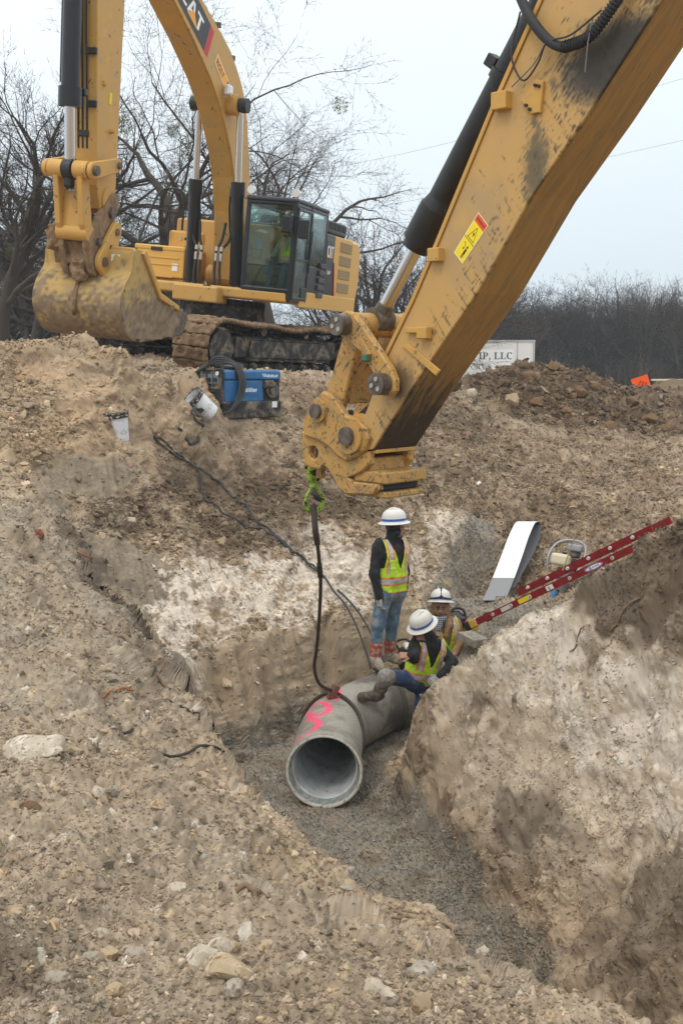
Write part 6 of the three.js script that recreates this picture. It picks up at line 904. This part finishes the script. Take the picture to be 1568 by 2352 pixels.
function hardHat(parent, center, upv, fwd, o = {}) {
  const h = raw('hard_hat', mergeGeometries([(() => { const pr = [[.118, 0], [.119, .03], [.115, .07], [.1, .105], [.07, .13], [.03, .142], [0, .144]].map(p => new THREE.Vector2(...p)); return new THREE.LatheGeometry(pr, 36).scale(1, 1, 1.14); })(), (() => new THREE.LatheGeometry([[.105, -.004], [.118, .004], [.16, -.012], [.166, -.018], [.16, -.02], [.118, -.006], [.105, -.01]].map(p => new THREE.Vector2(...p)), 40).scale(1, 1, 1.1))(), ...[-.045, 0, .045].map(x => tube([V(x, .03, .125), V(x * .9, .10, .095), V(x * .7, .142, .02), V(x * .7, .142, -.03), V(x * .9, .10, -.095), V(x, .03, -.125)], .008, 20, 6))].map(prep)), std({ color: lin(...(o.color ?? [.66, .65, .61])), roughness: .45 }), parent);
  const z = fwd.clone().addScaledVector(upv, -fwd.dot(upv)).normalize(); h.position.copy(center); setBasis(h, V().crossVectors(upv, z), upv.clone(), z);
  part('hat_band', new THREE.LatheGeometry([[.1195, .012], [.1215, .014], [.1215, .036], [.1185, .038]].map(p => new THREE.Vector2(...p)), 36).scale(1, 1, 1.14), std({ color: lin(.035, .1, .42), roughness: .6 }), h);
  if (o.lamp) { part('head_lamp', [box(.035, .03, .02, 0, .045, .14, .006), tube([V(0, .05, .135), V(0, .12, .09), V(0, .152, 0), V(0, .12, -.09)], .009, 20, 6), tube([V(0, .045, .138), V(.07, .03, .12), V(.122, .02, .02), V(.12, .02, -.04)], .008, 20, 6), tube([V(0, .045, .138), V(-.07, .03, .12), V(-.122, .02, .02), V(-.12, .02, -.04)], .008, 20, 6)], std({ color: lin(.045, .02, .02) }), h); }
  return h;
}
function torsoFrame(J) { const waist = J.hipR.clone().lerp(J.hipL, .5), neck = J.neck, up = neck.clone().sub(waist), L = up.length(); up.normalize(); const rt = J.shR.clone().sub(J.shL); rt.addScaledVector(up, -rt.dot(up)).normalize(); const fw = V().crossVectors(rt, up).negate(); /* right x up = back */ return { waist, up, rt, fw, L, uvw: p => { const d = p.clone().sub(waist); return [d.dot(rt), d.dot(up) / L, d.dot(fw)]; } }; }
function torsoBones(J, c, T, wide = 1) {
  const m = (t, s, f = 0) => T.waist.clone().addScaledVector(T.up, t * T.L).addScaledVector(T.rt, s * wide).addScaledVector(T.fw, f);
  const sr = J.shR.clone().lerp(m(.9, 0), .3), sl = J.shL.clone().lerp(m(.9, 0), .3);
  return [B(sr, sl, .085, .085, c), B(m(.72, .085), m(.72, -.085), .118, .118, c), B(m(.72, .07), m(.3, .065), .115, .105, c), B(m(.72, -.07), m(.3, -.065), .115, .105, c), B(m(.3, .065), m(.02, .075), .105, .11, c), B(m(.3, -.065), m(.02, -.075), .105, .11, c), B(m(.6, 0, .05), m(.35, 0, .055), .085, .085, c), B(m(.86, 0), J.neck.clone().addScaledVector(T.up, .03), .075, .062, c)];
}
function vest(J, T, parent, wide, cell = .0085) {
  const keep = p => { const [u, v, w] = T.uvw(p), a = Math.abs(u); if (v < .03 || v > 1.02) return false; if (a > .165 && v > .5) return false; if (v > .93 && a < .062) return false; if (w > .02 && v > .5 && a < (v - .5) * .2 + .006) return false; if (w < -.02 && v > .93 && a < .08) return false; return true; };
  const color = p => { const [u, v, w] = T.uvw(p), a = Math.abs(u); const k = .9 + .2 * fbm3(p.x * 9, p.y * 9, p.z * 9, 2); if (v > .17 && v < .33) return v < .20 || v > .30 ? ORANGE : SILVER.map(x => x * k); if (a > .075 && a < .15 && v >= .40) return a < .09 || a > .135 ? ORANGE : SILVER.map(x => x * k); if (v < .05) return ORANGE.map(x => x * .8); return LIME.map(x => x * k); };
  raw('safety_vest', boneMesh(torsoBones(J, LIME, T, wide), cell, .05, { inflate: .022, folds: .004, keep, color }), std({ vertexColors: true, roughness: .85, side: THREE.DoubleSide }), parent);
  const pk = (u, v, w0) => { const q = T.waist.clone().addScaledVector(T.up, v * T.L).addScaledVector(T.rt, u).addScaledVector(T.fw, w0); return q; };
  return { pk };
}
function headBones(J, skin, hood) { // J.head centre, J.face direction, J.hup up direction
  const f = J.face.clone().normalize(), u = J.hup.clone().normalize(), r = V().crossVectors(f, u).normalize(), h = (a, b, c) => J.head.clone().addScaledVector(r, a).addScaledVector(u, b).addScaledVector(f, c);
  const bs = [B(h(0, .035, -.015), h(0, .03, .02), .083, .082, skin), B(h(.028, -.03, .035), h(-.028, -.03, .035), .055, .055, skin), B(h(0, -.075, .055), h(0, -.06, .04), .04, .05, skin), B(h(0, .005, .098), h(0, -.025, .112), .011, .015, skin, .012), B(h(-.018, -.028, .1), h(.018, -.028, .1), .009, .009, skin, .01), B(h(-.022, -.056, .092), h(.022, -.056, .092), .011, .011, skin, .012), B(h(-.035, .022, .085), h(.035, .022, .085), .014, .014, skin, .012), B(h(.083, -.005, -.01), h(.085, .02, -.012), .014, .016, skin, .008), B(h(-.083, -.005, -.01), h(-.085, .02, -.012), .014, .016, skin, .008)];
  const loc = p => { const d = p.clone().sub(J.head); return [d.dot(r), d.dot(u), d.dot(f)]; };
  const tone = (p, base) => { const [a, b, c] = loc(p), s = Math.abs(a); if (c > .05 && Math.hypot(s - .032, (b - .003) * 1.6) < .013) return [.03, .02, .015]; if (c > .06 && b > .018 && b < .032 && s > .012 && s < .055) return [.03, .018, .012]; if (c > .06 && Math.abs(b + .056) < .007 && s < .026) return base.map(x => x * .55); if (c > .03 && b < -.05 && Math.abs(b + .056) > .008) return base.map(x => x * .6); return base.map(x => x * (1 + .1 * n3(p.x * 60, p.y * 60, p.z * 60))); };
  return { bs, loc, tone, h, r, u, f };
}
function worker(label, J, o) {
  const root = thing('person', label, 'person', [0, 0, 0], o.group), T = torsoFrame(J), H = headBones(J, o.skin), top = o.top, pants = o.pants;
  const headCol = p => { const [a, b, c] = H.loc(p); return o.hood && !(c > o.hood && Math.abs(a) < .062 && b > -.085) ? o.hoodColor(p) : H.tone(p, o.skin); };
  const bs = [...torsoBones(J, top, T, o.wide ?? 1), B(J.hipR, J.hipL, .12, .12, pants)];
  for (const s of ['R', 'L']) {
    bs.push(B(J['sh' + s], J['el' + s], .068, .056, top), B(J['el' + s], J['wr' + s], .056, .042, top));
    const kn = J['kn' + s], an = J['an' + s]; bs.push(B(J['hip' + s], kn, .1, .074, pants), B(kn, an, .074, .058, pants), B(an, J['to' + s], .045, .038, [.12, .1, .08]));
  }
  for (const b of H.bs) bs.push({ ...b, c: headCol });
  bs.push(B(J.neck, H.h(0, -.06, -.01), .062, .058, headCol));
  const body = boneMesh(bs, .0115, .035, { folds: .0035 });
  const pieces = [body];
  // bare hand merged into the body
  for (const s of ['R', 'L']) if (J['hand' + s] && o['glove' + s] === null) pieces.push(boneMesh(handBones(...J['hand' + s], o.skin), .004, .006, {}));
  raw('body', pieces.length > 1 ? mergeGeometries(pieces) : body, clothMat, root);
  raw('head_front', boneMesh(H.bs.map(b => ({ ...b, c: headCol })), .0045, .02, { inflate: .0012 }), skinMat, root).name = 'face';
  for (const s of ['R', 'L']) if (J['hand' + s] && o['glove' + s]) raw('glove', boneMesh([...handBones(...J['hand' + s], o['glove' + s]), B(J['wr' + s], J['wr' + s].clone().lerp(J['hand' + s][0], 1), .036, .03, o['glove' + s])], .0045, .007, { inflate: .002 }), clothMat, root);
  for (const s of ['R', 'L']) if (o.boots) { const an = J['an' + s], kn = J['kn' + s], to = J['to' + s]; const d = to.clone().sub(an), up = kn.clone().sub(an).normalize(); const bc = p => { const e = p.clone().sub(an), hgt = e.dot(up); if (o.bootShaft && hgt > .02) return mix3([.34, .075, .055], [.45, .33, .26], sm(.0, .4, fbm3(p.x * 14, p.y * 14, p.z * 14, 3))); return mix3(o.bootTone ?? [.30, .255, .2], o.bootDust ?? [.46, .41, .34], sm(-.2, .3, fbm3(p.x * 16, p.y * 16, p.z * 16, 3))); };
    raw('boot', boneMesh([B(an.clone().addScaledVector(up, o.bootShaft ? .14 : .09), an, .074, .062, bc), B(an.clone().addScaledVector(up, -.035), to, .05, .046, bc), B(an.clone().addScaledVector(d, -.28).addScaledVector(up, -.03), an.clone().addScaledVector(up, -.03), .042, .048, bc), B(an, to.clone().addScaledVector(up, .01), .055, .04, bc)], .007, .02, { folds: .002 }), clothMat, root); }
  vest(J, T, root, o.wide ?? 1);
  hardHat(root, H.h(0, .08, .0), H.u.clone().addScaledVector(H.f, o.tilt ?? 0).normalize(), H.f, o.hat ?? {});
  return { root, T, H };
}
const JC = (cx, cy, F) => P(784.2 + .24 * cx, 1129.2 + .24 * cy, F);
const GLOVE = p => mix3([.27, .27, .275], [.42, .40, .37], sm(-.2, .4, fbm3(p.x * 25, p.y * 25, p.z * 25, 3)));
{ // standing on the pipe
  const J = { head: JC(502, 352, 12.36), hup: V(0, 1, 0), face: V(.95, -.08, .12), neck: JC(482, 452, 12.37), shR: JC(345, 535, 12.28), shL: JC(565, 520, 12.48), elR: JC(312, 790, 12.2), elL: JC(603, 760, 12.5), wrR: JC(358, 1010, 12.2), wrL: JC(595, 925, 12.46), hipR: JC(410, 965, 12.32), hipL: JC(518, 955, 12.44), knR: JC(350, 1270, 12.28), knL: JC(478, 1262, 12.48), anR: JC(322, 1585, 12.3), anL: JC(455, 1555, 12.52), toR: JC(372, 1680, 12.22), toL: JC(545, 1620, 12.52) };
  J.handR = [J.wrR, V(.1, -1, .05), V(-.8, 0, .6), -1, .45]; J.handL = [J.wrL, V(.05, -1, .05), V(.9, 0, .2), 1, .55];
  const w = worker('worker in blue jeans and white hard hat standing upright on the pipe', J, { group: 'workers in safety vests', skin: [.36, .2, .13], top: cDark, pants: cJean(.35), hood: .028, hoodColor: cDark, gloveR: GLOVE, gloveL: GLOVE, boots: true, bootShaft: true, tilt: -.05 });
  const T = w.T, pocket = (u, v, wd) => { const c = T.waist.clone().addScaledVector(T.up, v * T.L).addScaledVector(T.rt, u).addScaledVector(T.fw, wd), m = part('vest_pocket', [box(.085, .09, .012, 0, 0, 0, .004), box(.09, .03, .018, 0, .045, 0, .005)], std({ color: lin(.50, .72, .05), roughness: .9 }), w.root); m.position.copy(c); setBasis(m, T.rt.clone().negate(), T.up.clone(), T.fw.clone()); };
  pocket(.085, .56, .143); pocket(.085, .42, .147);
}
{ // stooping, one foot up on the pipe
  const J = { head: JC(786, 1322, 11.74), hup: V(-.30, .9, .3).normalize(), face: V(-.62, -.55, .56), neck: JC(838, 1405, 11.8), shR: JC(716, 1452, 11.72), shL: JC(948, 1500, 11.86), elR: JC(640, 1580, 11.6), elL: JC(1062, 1640, 11.8), wrR: JC(665, 1590, 11.5), wrL: JC(935, 1770, 11.62), hipR: JC(700, 1800, 11.84), hipL: JC(795, 1850, 11.95), knR: JC(425, 1775, 11.62), knL: JC(765, 2060, 11.85), anR: JC(345, 1940, 11.68), anL: JC(770, 2290, 11.92), toR: JC(190, 1965, 11.60), toL: JC(710, 2345, 11.8) };
  J.elR = JC(690, 1590, 11.55); J.wrR = JC(655, 1570, 11.46);
  J.handR = [J.wrR, V(-1, .05, .1), V(.1, .7, .6), 1, .95]; J.handL = [J.wrL, V(-.75, -.35, .3), V(-.2, .6, .7), -1, .7];
  const w = worker('stooping worker in black hood and kneepad with one boot on the pipe', J, { group: 'workers in safety vests', skin: [.40, .22, .15], top: cDark, pants: cJean(.1, [.03, .055, .14], [.055, .085, .17]), hood: .03, hoodColor: cDark, gloveR: null, gloveL: GLOVE, boots: true, bootTone: [.08, .065, .05], bootDust: [.17, .14, .11], tilt: .0, hat: { color: [.62, .60, .54] } });
  const kd = J.knR.clone().sub(J.hipR).normalize(), sh = J.anR.clone().sub(J.knR).normalize();
  raw('kneepad', boneMesh([B(J.knR.clone().addScaledVector(kd, -.05), J.knR, .08, .088, GLOVE), B(J.knR, J.knR.clone().addScaledVector(sh, .06), .088, .08, GLOVE)], .009, .03, { folds: .002, color: p => mix3([.2, .19, .175], [.3, .27, .24], sm(-.2, .3, fbm3(p.x * 18, p.y * 18, p.z * 18, 3))) }), clothMat, w.root);
  const wr = thing('wrench', 'steel wrench held in the bare fist of the stooping worker', 'wrench', [0, 0, 0]), a = JC(570, 1598, 11.45), b = JC(655, 1630, 11.5); part('handle', rod(a, b, .01, .01, 8), M.chrome, wr); part('jaw', [at(new THREE.TorusGeometry(.018, .008, 6, 14, 4.6), a.x, a.y, a.z)], M.chrome, wr);
}
{ // kneeling behind, looking at the camera
  const J = { head: JC(944, 1105, 13.2), hup: V(.02, 1, .04).normalize(), face: V(-.05, -.06, 1), neck: JC(960, 1215, 13.26), shR: JC(865, 1255, 13.2), shL: JC(1092, 1262, 13.3), elR: JC(845, 1440, 13.1), elL: JC(1135, 1440, 13.25), wrR: JC(880, 1520, 12.95), wrL: JC(1080, 1560, 13.0), hipR: JC(940, 1640, 13.35), hipL: JC(1045, 1640, 13.38), knR: JC(900, 1760, 13.0), knL: JC(1060, 1770, 13.0), anR: JC(925, 1700, 13.5), anL: JC(1070, 1700, 13.52), toR: JC(925, 1740, 13.65), toL: JC(1070, 1740, 13.66) };
  J.handR = [J.wrR, V(.2, -.8, .4), V(0, .4, .9), 1, .5]; J.handL = [J.wrL, V(-.3, -.8, .4), V(0, .4, .9), -1, .5];
  const TAN = p => mix3([.27, .155, .075], [.37, .23, .125], sm(-.2, .35, fbm3(p.x * 8, p.y * 8, p.z * 8, 3)));
  const w = worker('worker in tan jacket and draped tan hood looking up from behind the stooping worker', J, { group: 'workers in safety vests', skin: [.34, .19, .12], top: TAN, pants: cJean(.3), hood: null, gloveR: GLOVE, gloveL: GLOVE, boots: true, tilt: -.26, wide: 1.08, hat: { lamp: true } });
  const H = w.H, hb = [B(H.h(0, .03, -.03), H.h(0, .0, -.04), .1, .1, TAN), B(H.h(.075, .0, .0), H.h(.1, -.2, .03), .038, .045, TAN), B(H.h(-.075, .0, .0), H.h(-.1, -.2, .03), .038, .045, TAN), B(H.h(-.1, -.2, .03), H.h(-.07, -.33, .09), .045, .03, TAN), B(H.h(.1, -.2, .03), H.h(.06, -.36, .1), .045, .03, TAN), B(H.h(0, -.1, -.07), H.h(0, -.2, -.06), .1, .11, TAN)];
  raw('hood', boneMesh(hb, .007, .035, { folds: .005, keep: p => { const [a, b, c] = H.loc(p); return !(c > .02 && Math.abs(a) < .066 && b > -.12); } }), std({ vertexColors: true, roughness: .95, side: THREE.DoubleSide }), w.root);
  raw('scarf', boneMesh([B(H.h(-.03, -.12, .05), H.h(.03, -.14, .06), .05, .05, p => (Math.sin(p.x * 260) + Math.sin(p.y * 260)) > .3 ? [.5, .52, .56] : [.06, .09, .17]), B(H.h(0, -.14, .06), H.h(.01, -.24, .1), .045, .03, p => (Math.sin(p.x * 260) + Math.sin(p.y * 260)) > .3 ? [.5, .52, .56] : [.06, .09, .17])], .007, .02, {}), clothMat, w.root);
}
{ // operator seen through the cab glass
  const E = (x, y, z) => exWorld(x, y, z);
  const J = { head: E(1.2, 2.78, -.18), hup: V(0, 1, 0), face: V(-.25, -.2, 1), neck: E(1.2, 2.63, -.22), shR: E(1.0, 2.54, -.22), shL: E(1.4, 2.54, -.22), elR: E(.93, 2.28, -.1), elL: E(1.47, 2.28, -.1), wrR: E(.95, 2.24, .16), wrL: E(1.46, 2.24, .16), hipR: E(1.11, 2.06, -.14), hipL: E(1.29, 2.06, -.14), knR: E(1.08, 2.08, .34), knL: E(1.32, 2.08, .34), anR: E(1.08, 1.66, .5), anL: E(1.32, 1.66, .5), toR: E(1.07, 1.58, .66), toL: E(1.33, 1.58, .66) };
  const root = thing('person', 'operator in grey hooded top and safety vest seated inside the excavator cab', 'person', [0, 0, 0]), T = torsoFrame(J), H = headBones(J, [.30, .17, .11]), grey = [.30, .30, .30], pj = [.05, .07, .11];
  const bs = [...torsoBones(J, grey, T), B(J.hipR, J.hipL, .11, .11, pj)]; for (const s of ['R', 'L']) bs.push(B(J['sh' + s], J['el' + s], .062, .05, grey), B(J['el' + s], J['wr' + s], .05, .036, grey), B(J['hip' + s], J['kn' + s], .09, .066, pj), B(J['kn' + s], J['an' + s], .066, .05, pj), B(J['an' + s], J['to' + s], .045, .04, [.05, .04, .03]));
  for (const b of H.bs) bs.push({ ...b, c: p => H.tone(p, [.30, .17, .11]) }); bs.push(B(J.neck, H.h(0, -.06, -.01), .06, .056, [.30, .17, .11]));
  const hd = ['R', 'L'].map(s => boneMesh(handBones(J['wr' + s], E(0, 0, 1).sub(E(0, 0, 0)), V(0, 1, 0), s === 'R' ? 1 : -1, .7, [.30, .17, .11]), .006, .008, {}));
  raw('body', mergeGeometries([boneMesh(bs, .014, .035), ...hd]), clothMat, root); vest(J, T, root, 1, .012);
  raw('hood', boneMesh([B(H.h(.05, -.1, -.05), H.h(-.05, -.1, -.05), .06, .06, grey)], .01, .02), clothMat, root);
}

// ---------------------------------------------------------------- rocks, sticks, loose clods
function rockGeo(s, det = 3, rough = .16, lo = .58, hi = .9, cr = .5) { // faceted stone: a ball cut by random planes, then chipped
  reseed(s); const g0 = new THREE.IcosahedronGeometry(1, det); g0.deleteAttribute('uv'); g0.deleteAttribute('normal'); const g = mergeVertices(g0, 1e-4), p = g.attributes.position, pl = Array.from({ length: 11 }, () => [V(rr(-1, 1), rr(-1, 1), rr(-1, 1)).normalize(), rr(lo, hi)]), v = V(), o = rr(0, 50);
  for (let i = 0; i < p.count; i++) { v.fromBufferAttribute(p, i); for (const [n, d] of pl) { const e = v.dot(n); if (e > d) v.addScaledVector(n, (d - e) * .9); } v.multiplyScalar(1 + rough * fbm3(v.x * 1.6 + o, v.y * 1.6, v.z * 1.6, 3) + .03 * n3(v.x * 9 + o, v.y * 9, v.z * 9)); p.setXYZ(i, v.x, v.y, v.z); }
  g.computeVertexNormals(); return toCreasedNormals(g, cr);
}
const T_ROCK = dataTex(384, (u, v) => { const d = tfbm(u, v, 5, 61, 5), e = tfbm(u, v, 22, 63, 4); let c = mix3([.70, .65, .58], [.80, .76, .70], sm(-.2, .4, d)); c = mix3(c, [.48, .40, .31], sm(.1, .4, e + .3 * d) * .75); return mix3(c, [.82, .78, .72], sm(.25, .5, -e) * .5); });
const rockMats = [std({ map: rep(T_ROCK, 2), roughness: .95 }), std({ map: rep(T_ROCK, 2), color: lin(.86, .76, .62), roughness: .95 }), std({ map: rep(T_ROCK, 2), color: lin(.72, .73, .74), roughness: .95 }), std({ map: rep(T_ROCK, 2), color: lin(.36, .25, .165), roughness: .98 })];
const rockGeos = [901, 902, 903, 904, 905, 906].map(s => rockGeo(s));
function rock(px, py, F0, F1, w, h, d, k, mat, label, group, ry = 0, rz = 0) {
  const p = hitGround(px, py, F0, F1), m = part(numbered('rock'), rockGeos[k % 6].clone().scale(w / 2, h / 2, d / 2), rockMats[mat], scene); m.position.set(p.x, p.y + h * .12, p.z); m.rotation.set(rr(-.2, .2), ry, rz); tag(m, label, 'rock', group); return m;
}
reseed(4242);
rock(78, 1762, 3, 6, .30, .14, .24, 0, 0, 'largest flat whitish slab of rock on the near bank', null, .4, .12);
rock(262, 1826, 3, 6, .062, .05, .055, 1, 2, 'small blue-grey angular stone on the near bank', null, 1);
rock(64, 1862, 3, 6, .11, .06, .08, 2, 3, 'brown weathered stone lying below the whitish slab', null, .5);
rock(470, 2212, 2, 5, .115, .1, .09, 3, 0, 'upright pale limestone rock beside the flat oval stone', null, .3, .5);
rock(520, 2262, 2, 5, .15, .07, .10, 4, 1, 'flat oval buff stone among the foreground gravel', null, -.3, .05);
rock(205, 2216, 2, 5, .062, .055, .06, 5, 2, 'rounded grey pebble standing alone on the near bank', null, .9);
rock(852, 2285, 2, 5, .09, .07, .07, 2, 0, 'pale chalky rock near the foot of the trench lip', null, .2, .3);
rock(968, 2342, 2, 5, .06, .10, .06, 1, 1, 'buff pointed stone standing upright at the near edge', null, .2);
rock(1108, 2192, 2, 5, .085, .07, .06, 0, 0, 'bright white chalk lump on the lip of the trench', null, .8, .5);
rock(1080, 914, 17, 24, .26, .22, .22, 3, 0, 'large cream boulder at the foot of the dark spoil heap', null, .6);
rock(1166, 942, 18, 24, .30, .34, .26, 5, 1, 'tall buff boulder leaning on the spoil slope', null, 1.2);
rock(297, 1202, 11, 15, .16, .11, .12, 1, 0, 'single white stone stuck in the dark cut slope', null, .2);
rock(1235, 925, 19, 24, .36, .26, .3, 2, 3, 'brown clay boulder on the face of the spoil heap', 'clay boulders of the spoil heap', .4);
for (const [px, py, w, k] of [[1300, 955, .3, 0], [1400, 985, .34, 4], [1215, 868, .32, 3], [1330, 905, .36, 1], [1450, 930, .3, 2], [1490, 965, .4, 5], [1270, 850, .3, 4], [1360, 890, .34, 3], [1530, 985, .3, 0]]) rock(px, py, 18, 26, w, w * .8, w * .9, k, 3, 'brown clay boulder on the face of the spoil heap', 'clay boulders of the spoil heap', rr(0, 6));
for (let i = 0; i < 34; i++) { const px = rr(10, 1120), py = rr(1980, 2345), w = .028 + .065 * rnd() ** 2; if (py < 2000 + (px - 700) * .4) continue; rock(px, py, 2, 5.5, w, w * rr(.6, .9), w * rr(.7, 1), i, [0, 1, 1, 2][i % 4], 'fist-sized loose pale stone lying on the near bank', 'loose stones on the near bank', rr(0, 6)); }
for (let i = 0; i < 16; i++) { const px = rr(10, 420), py = rr(1520, 1960), w = .03 + .07 * rnd() ** 2; rock(px, py, 2.5, 7.5, w, w * rr(.6, .9), w * rr(.7, 1), i, [0, 1, 1, 2][i % 4], 'fist-sized loose pale stone lying on the near bank', 'loose stones on the near bank', rr(0, 6)); }
{ // twigs, roots and scraps
  const stickM = std({ color: lin(.22, .145, .09), roughness: .95 }), darkM = std({ color: lin(.05, .042, .036), roughness: .95 }), strawM = std({ color: lin(.46, .32, .16), roughness: .95 }), orangeM = std({ color: lin(.36, .13, .045), roughness: .9 });
  const lay = (l, F0, F1, up = .014) => { const q = []; l.forEach((p, i) => { if (i) { const a = l[i - 1], n = Math.max(1, Math.round(Math.hypot(p[0] - a[0], p[1] - a[1]) / 14)); for (let k = i > 1 ? 1 : 0; k <= n; k++) q.push(hitGround(mix(a[0], p[0], k / n), mix(a[1], p[1], k / n), F0, F1)); } }); return q.map((p, i) => { let y = p.y; for (let k = -2; k <= 2; k++) { const e = q[i + k]; if (e) y = Math.max(y, e.y - Math.hypot(e.x - p.x, e.z - p.z) * .6); } return V(p.x, y + up, p.z); }); };
  const st = (nm, l, r, m, label, cat, F0 = 2, F1 = 14, up) => solo(nm, tube(lay(l, F0, F1, up), r, 60, 6), m, label, cat);
  st('root', [[133, 1406], [190, 1424], [240, 1462], [290, 1505], [330, 1548], [385, 1598]], .011, stickM, 'long reddish root trailing down the grey left slope', 'root', 3, 12);
  st('dead_branch', [[275, 1692], [345, 1712], [420, 1733], [500, 1750], [560, 1756]], .008, darkM, 'thin black branch reaching over the trench lip', 'branch', 3, 8, .02);
  st('root', [[325, 1560], [370, 1600], [420, 1650], [445, 1690]], .006, darkM, 'fine dark root hanging along the trench lip', 'root', 3, 10);
  st('stick', [[545, 2055], [600, 2060], [665, 2072]], .010, stickM, 'short brown stick on the near bank above the trench lip', 'stick', 2, 6);
  st('straw_stalk', [[800, 2045], [840, 2036], [885, 2022]], .005, strawM, 'straw coloured stalk lying on the grey trench gravel', 'stalk', 6, 12);
  st('straw_stalk', [[60, 2108], [95, 2150], [128, 2190]], .004, strawM, 'yellow stalk lying alone on the left of the near bank', 'stalk', 2, 5);
  st('stick', [[900, 2118], [960, 2136], [1020, 2150], [1080, 2152]], .006, stickM, 'curved reddish stick along the lip of the trench', 'stick', 2, 6);
  st('root', [[240, 1603], [265, 1600], [300, 1606]], .006, orangeM, 'short orange root on the grey left slope', 'root', 3, 12);
  st('wood_chip', [[213, 1490], [225, 1493], [236, 1497]], .007, orangeM, 'bright orange splinter of wood on the grey left slope', 'wood chip', 3, 12);
  st('wood_chip', [[180, 1266], [190, 1280], [218, 1300]], .008, orangeM, 'long orange splinter in the dark gully', 'wood chip', 5, 14);
  { const cp = hitGround(82, 1241, 5, 14), cm = part(numbered('clay_lump'), rockGeo(951, 3, .4).scale(.055, .06, .05), std({ color: lin(.2, .07, .042), roughness: .95 }), scene); cm.position.copy(cp); tag(cm, 'rust red clay lump in the left slope', 'clay'); }
  st('grass_stem', [[1290, 1345], [1310, 1290], [1330, 1235], [1345, 1195]], .006, strawM, 'tall dry stem rising in front of the ladder', 'stem', 7, 10, .05);
  st('root', [[1400, 1480], [1440, 1430], [1475, 1385]], .008, stickM, 'brown root hanging over the dark top of the right bank', 'root', 6, 10, .02);
  st('root', [[1310, 1520], [1335, 1490], [1350, 1460]], .006, stickM, 'slender root on the white patch of the right bank', 'root', 6, 10, .02);
  const wp = hitGround(1100, 1112, 14, 20), tg = part(numbered('paper_scrap'), new THREE.PlaneGeometry(.11, .05, 6, 1).rotateX(-.7).rotateZ(.6), std({ color: lin(.75, .77, .8), side: THREE.DoubleSide }), scene); { const pp = tg.geometry.attributes.position; for (let i = 0; i < pp.count; i++) pp.setZ(i, pp.getZ(i) + .012 * Math.sin(pp.getX(i) * 60)); } tg.position.set(wp.x, wp.y + .03, wp.z); tag(tg, 'small white scrap of paper on the brown slope', 'scrap');
}
{ // loose clods and grit: far too many to count
  const G = globalThis.__ground, kinds = [['soil_clods', 'crumbly soil clods and grit strewn over the banks and slopes', 130000, rockGeo(77, 1, .34, .38, .8, .12)], ['soil_clods', 'angular stone grit and small lumps strewn over the banks and slopes', 110000, rockGeo(78, 1, .26, .36, .75, .12)], ['soil_clods', 'coarse broken soil lumps strewn over slopes and spoil', 11000, rockGeo(79, 2, .4, .38, .8, .3)]];
  const m = new THREE.Matrix4(), q = new THREE.Quaternion(), e = new THREE.Euler(), c = new THREE.Color();
  kinds.forEach(([nm, lab, N, geo], kk) => {
    reseed(600 + kk); geo.deleteAttribute('uv'); const im = new THREE.InstancedMesh(geo, std({ roughness: 1 }), N); let n = 0, guard = 0;
    while (n < N && guard++ < N * 8) {
      const j = 30 + Math.floor(rnd() * (G.NR - 40)), i = G.c0 + Math.floor(rnd() * (G.c1 - G.c0)), o = j * G.NC + i, x = G.pos[o * 3], y = G.pos[o * 3 + 1], z = G.pos[o * 3 + 2], F = -z, zn = G.zones[o];
      if (F > 27 || F < 2) continue; if (zn === 1 && rnd() < .93) continue; if (zn === 2 && rnd() < .5) continue; if (zn === 4 && rnd() < .45) continue; if (kk === 2 && zn === 2) continue;
      const cl = n2(x * .9 + 40, z * .9) + .6 * n2(x * 3, z * 3 + 7); if (rnd() > .78 + .45 * cl) continue;
      const base = F < 4 ? .0023 : F < 7 ? .0034 : F < 11 ? .0058 : .0098, mx = F < 4 ? .015 : F < 7 ? .022 : F < 11 ? .034 : .06; let s = base * Math.pow(1 - rnd() * .999, -1 / 2.5); if (s > mx) s = base * 1.5; if (zn === 2) s = rr(.006, .013) * (F < 14 ? 1 : 1.3); if (zn === 3) s = Math.min(.1, s * 1.5); if (zn === 4) s *= .62; if (kk === 2) s = Math.min(s * 1.9, mx * 1.3 * (zn === 3 ? 1.4 : 1));
      e.set(rr(0, 6.28), rr(0, 6.28), rr(0, 6.28)); q.setFromEuler(e); m.compose(V(x, y + s * .25, z), q, V(s * rr(.75, 1.35), s * rr(.6, 1.05), s * rr(.75, 1.3))); im.setMatrixAt(n, m);
      const t = rr(.6, 1.3) * (rnd() < .06 ? 1.5 : 1); c.setRGB(clamp(G.col[o * 3] * t, .02, .62), clamp(G.col[o * 3 + 1] * t * rr(.97, 1.02), .015, .57), clamp(G.col[o * 3 + 2] * t * rr(.93, 1.05), .01, .5)); im.setColorAt(n, c); n++;
    }
    im.count = n; im.name = numbered(nm); shadows(im); tag(im, lab, 'soil', null, 'stuff'); scene.add(im);
  });
}

// thin winter haze
scene.fog = new THREE.FogExp2(0xe4eaf0, .0011);

renderer.render(scene, camera);
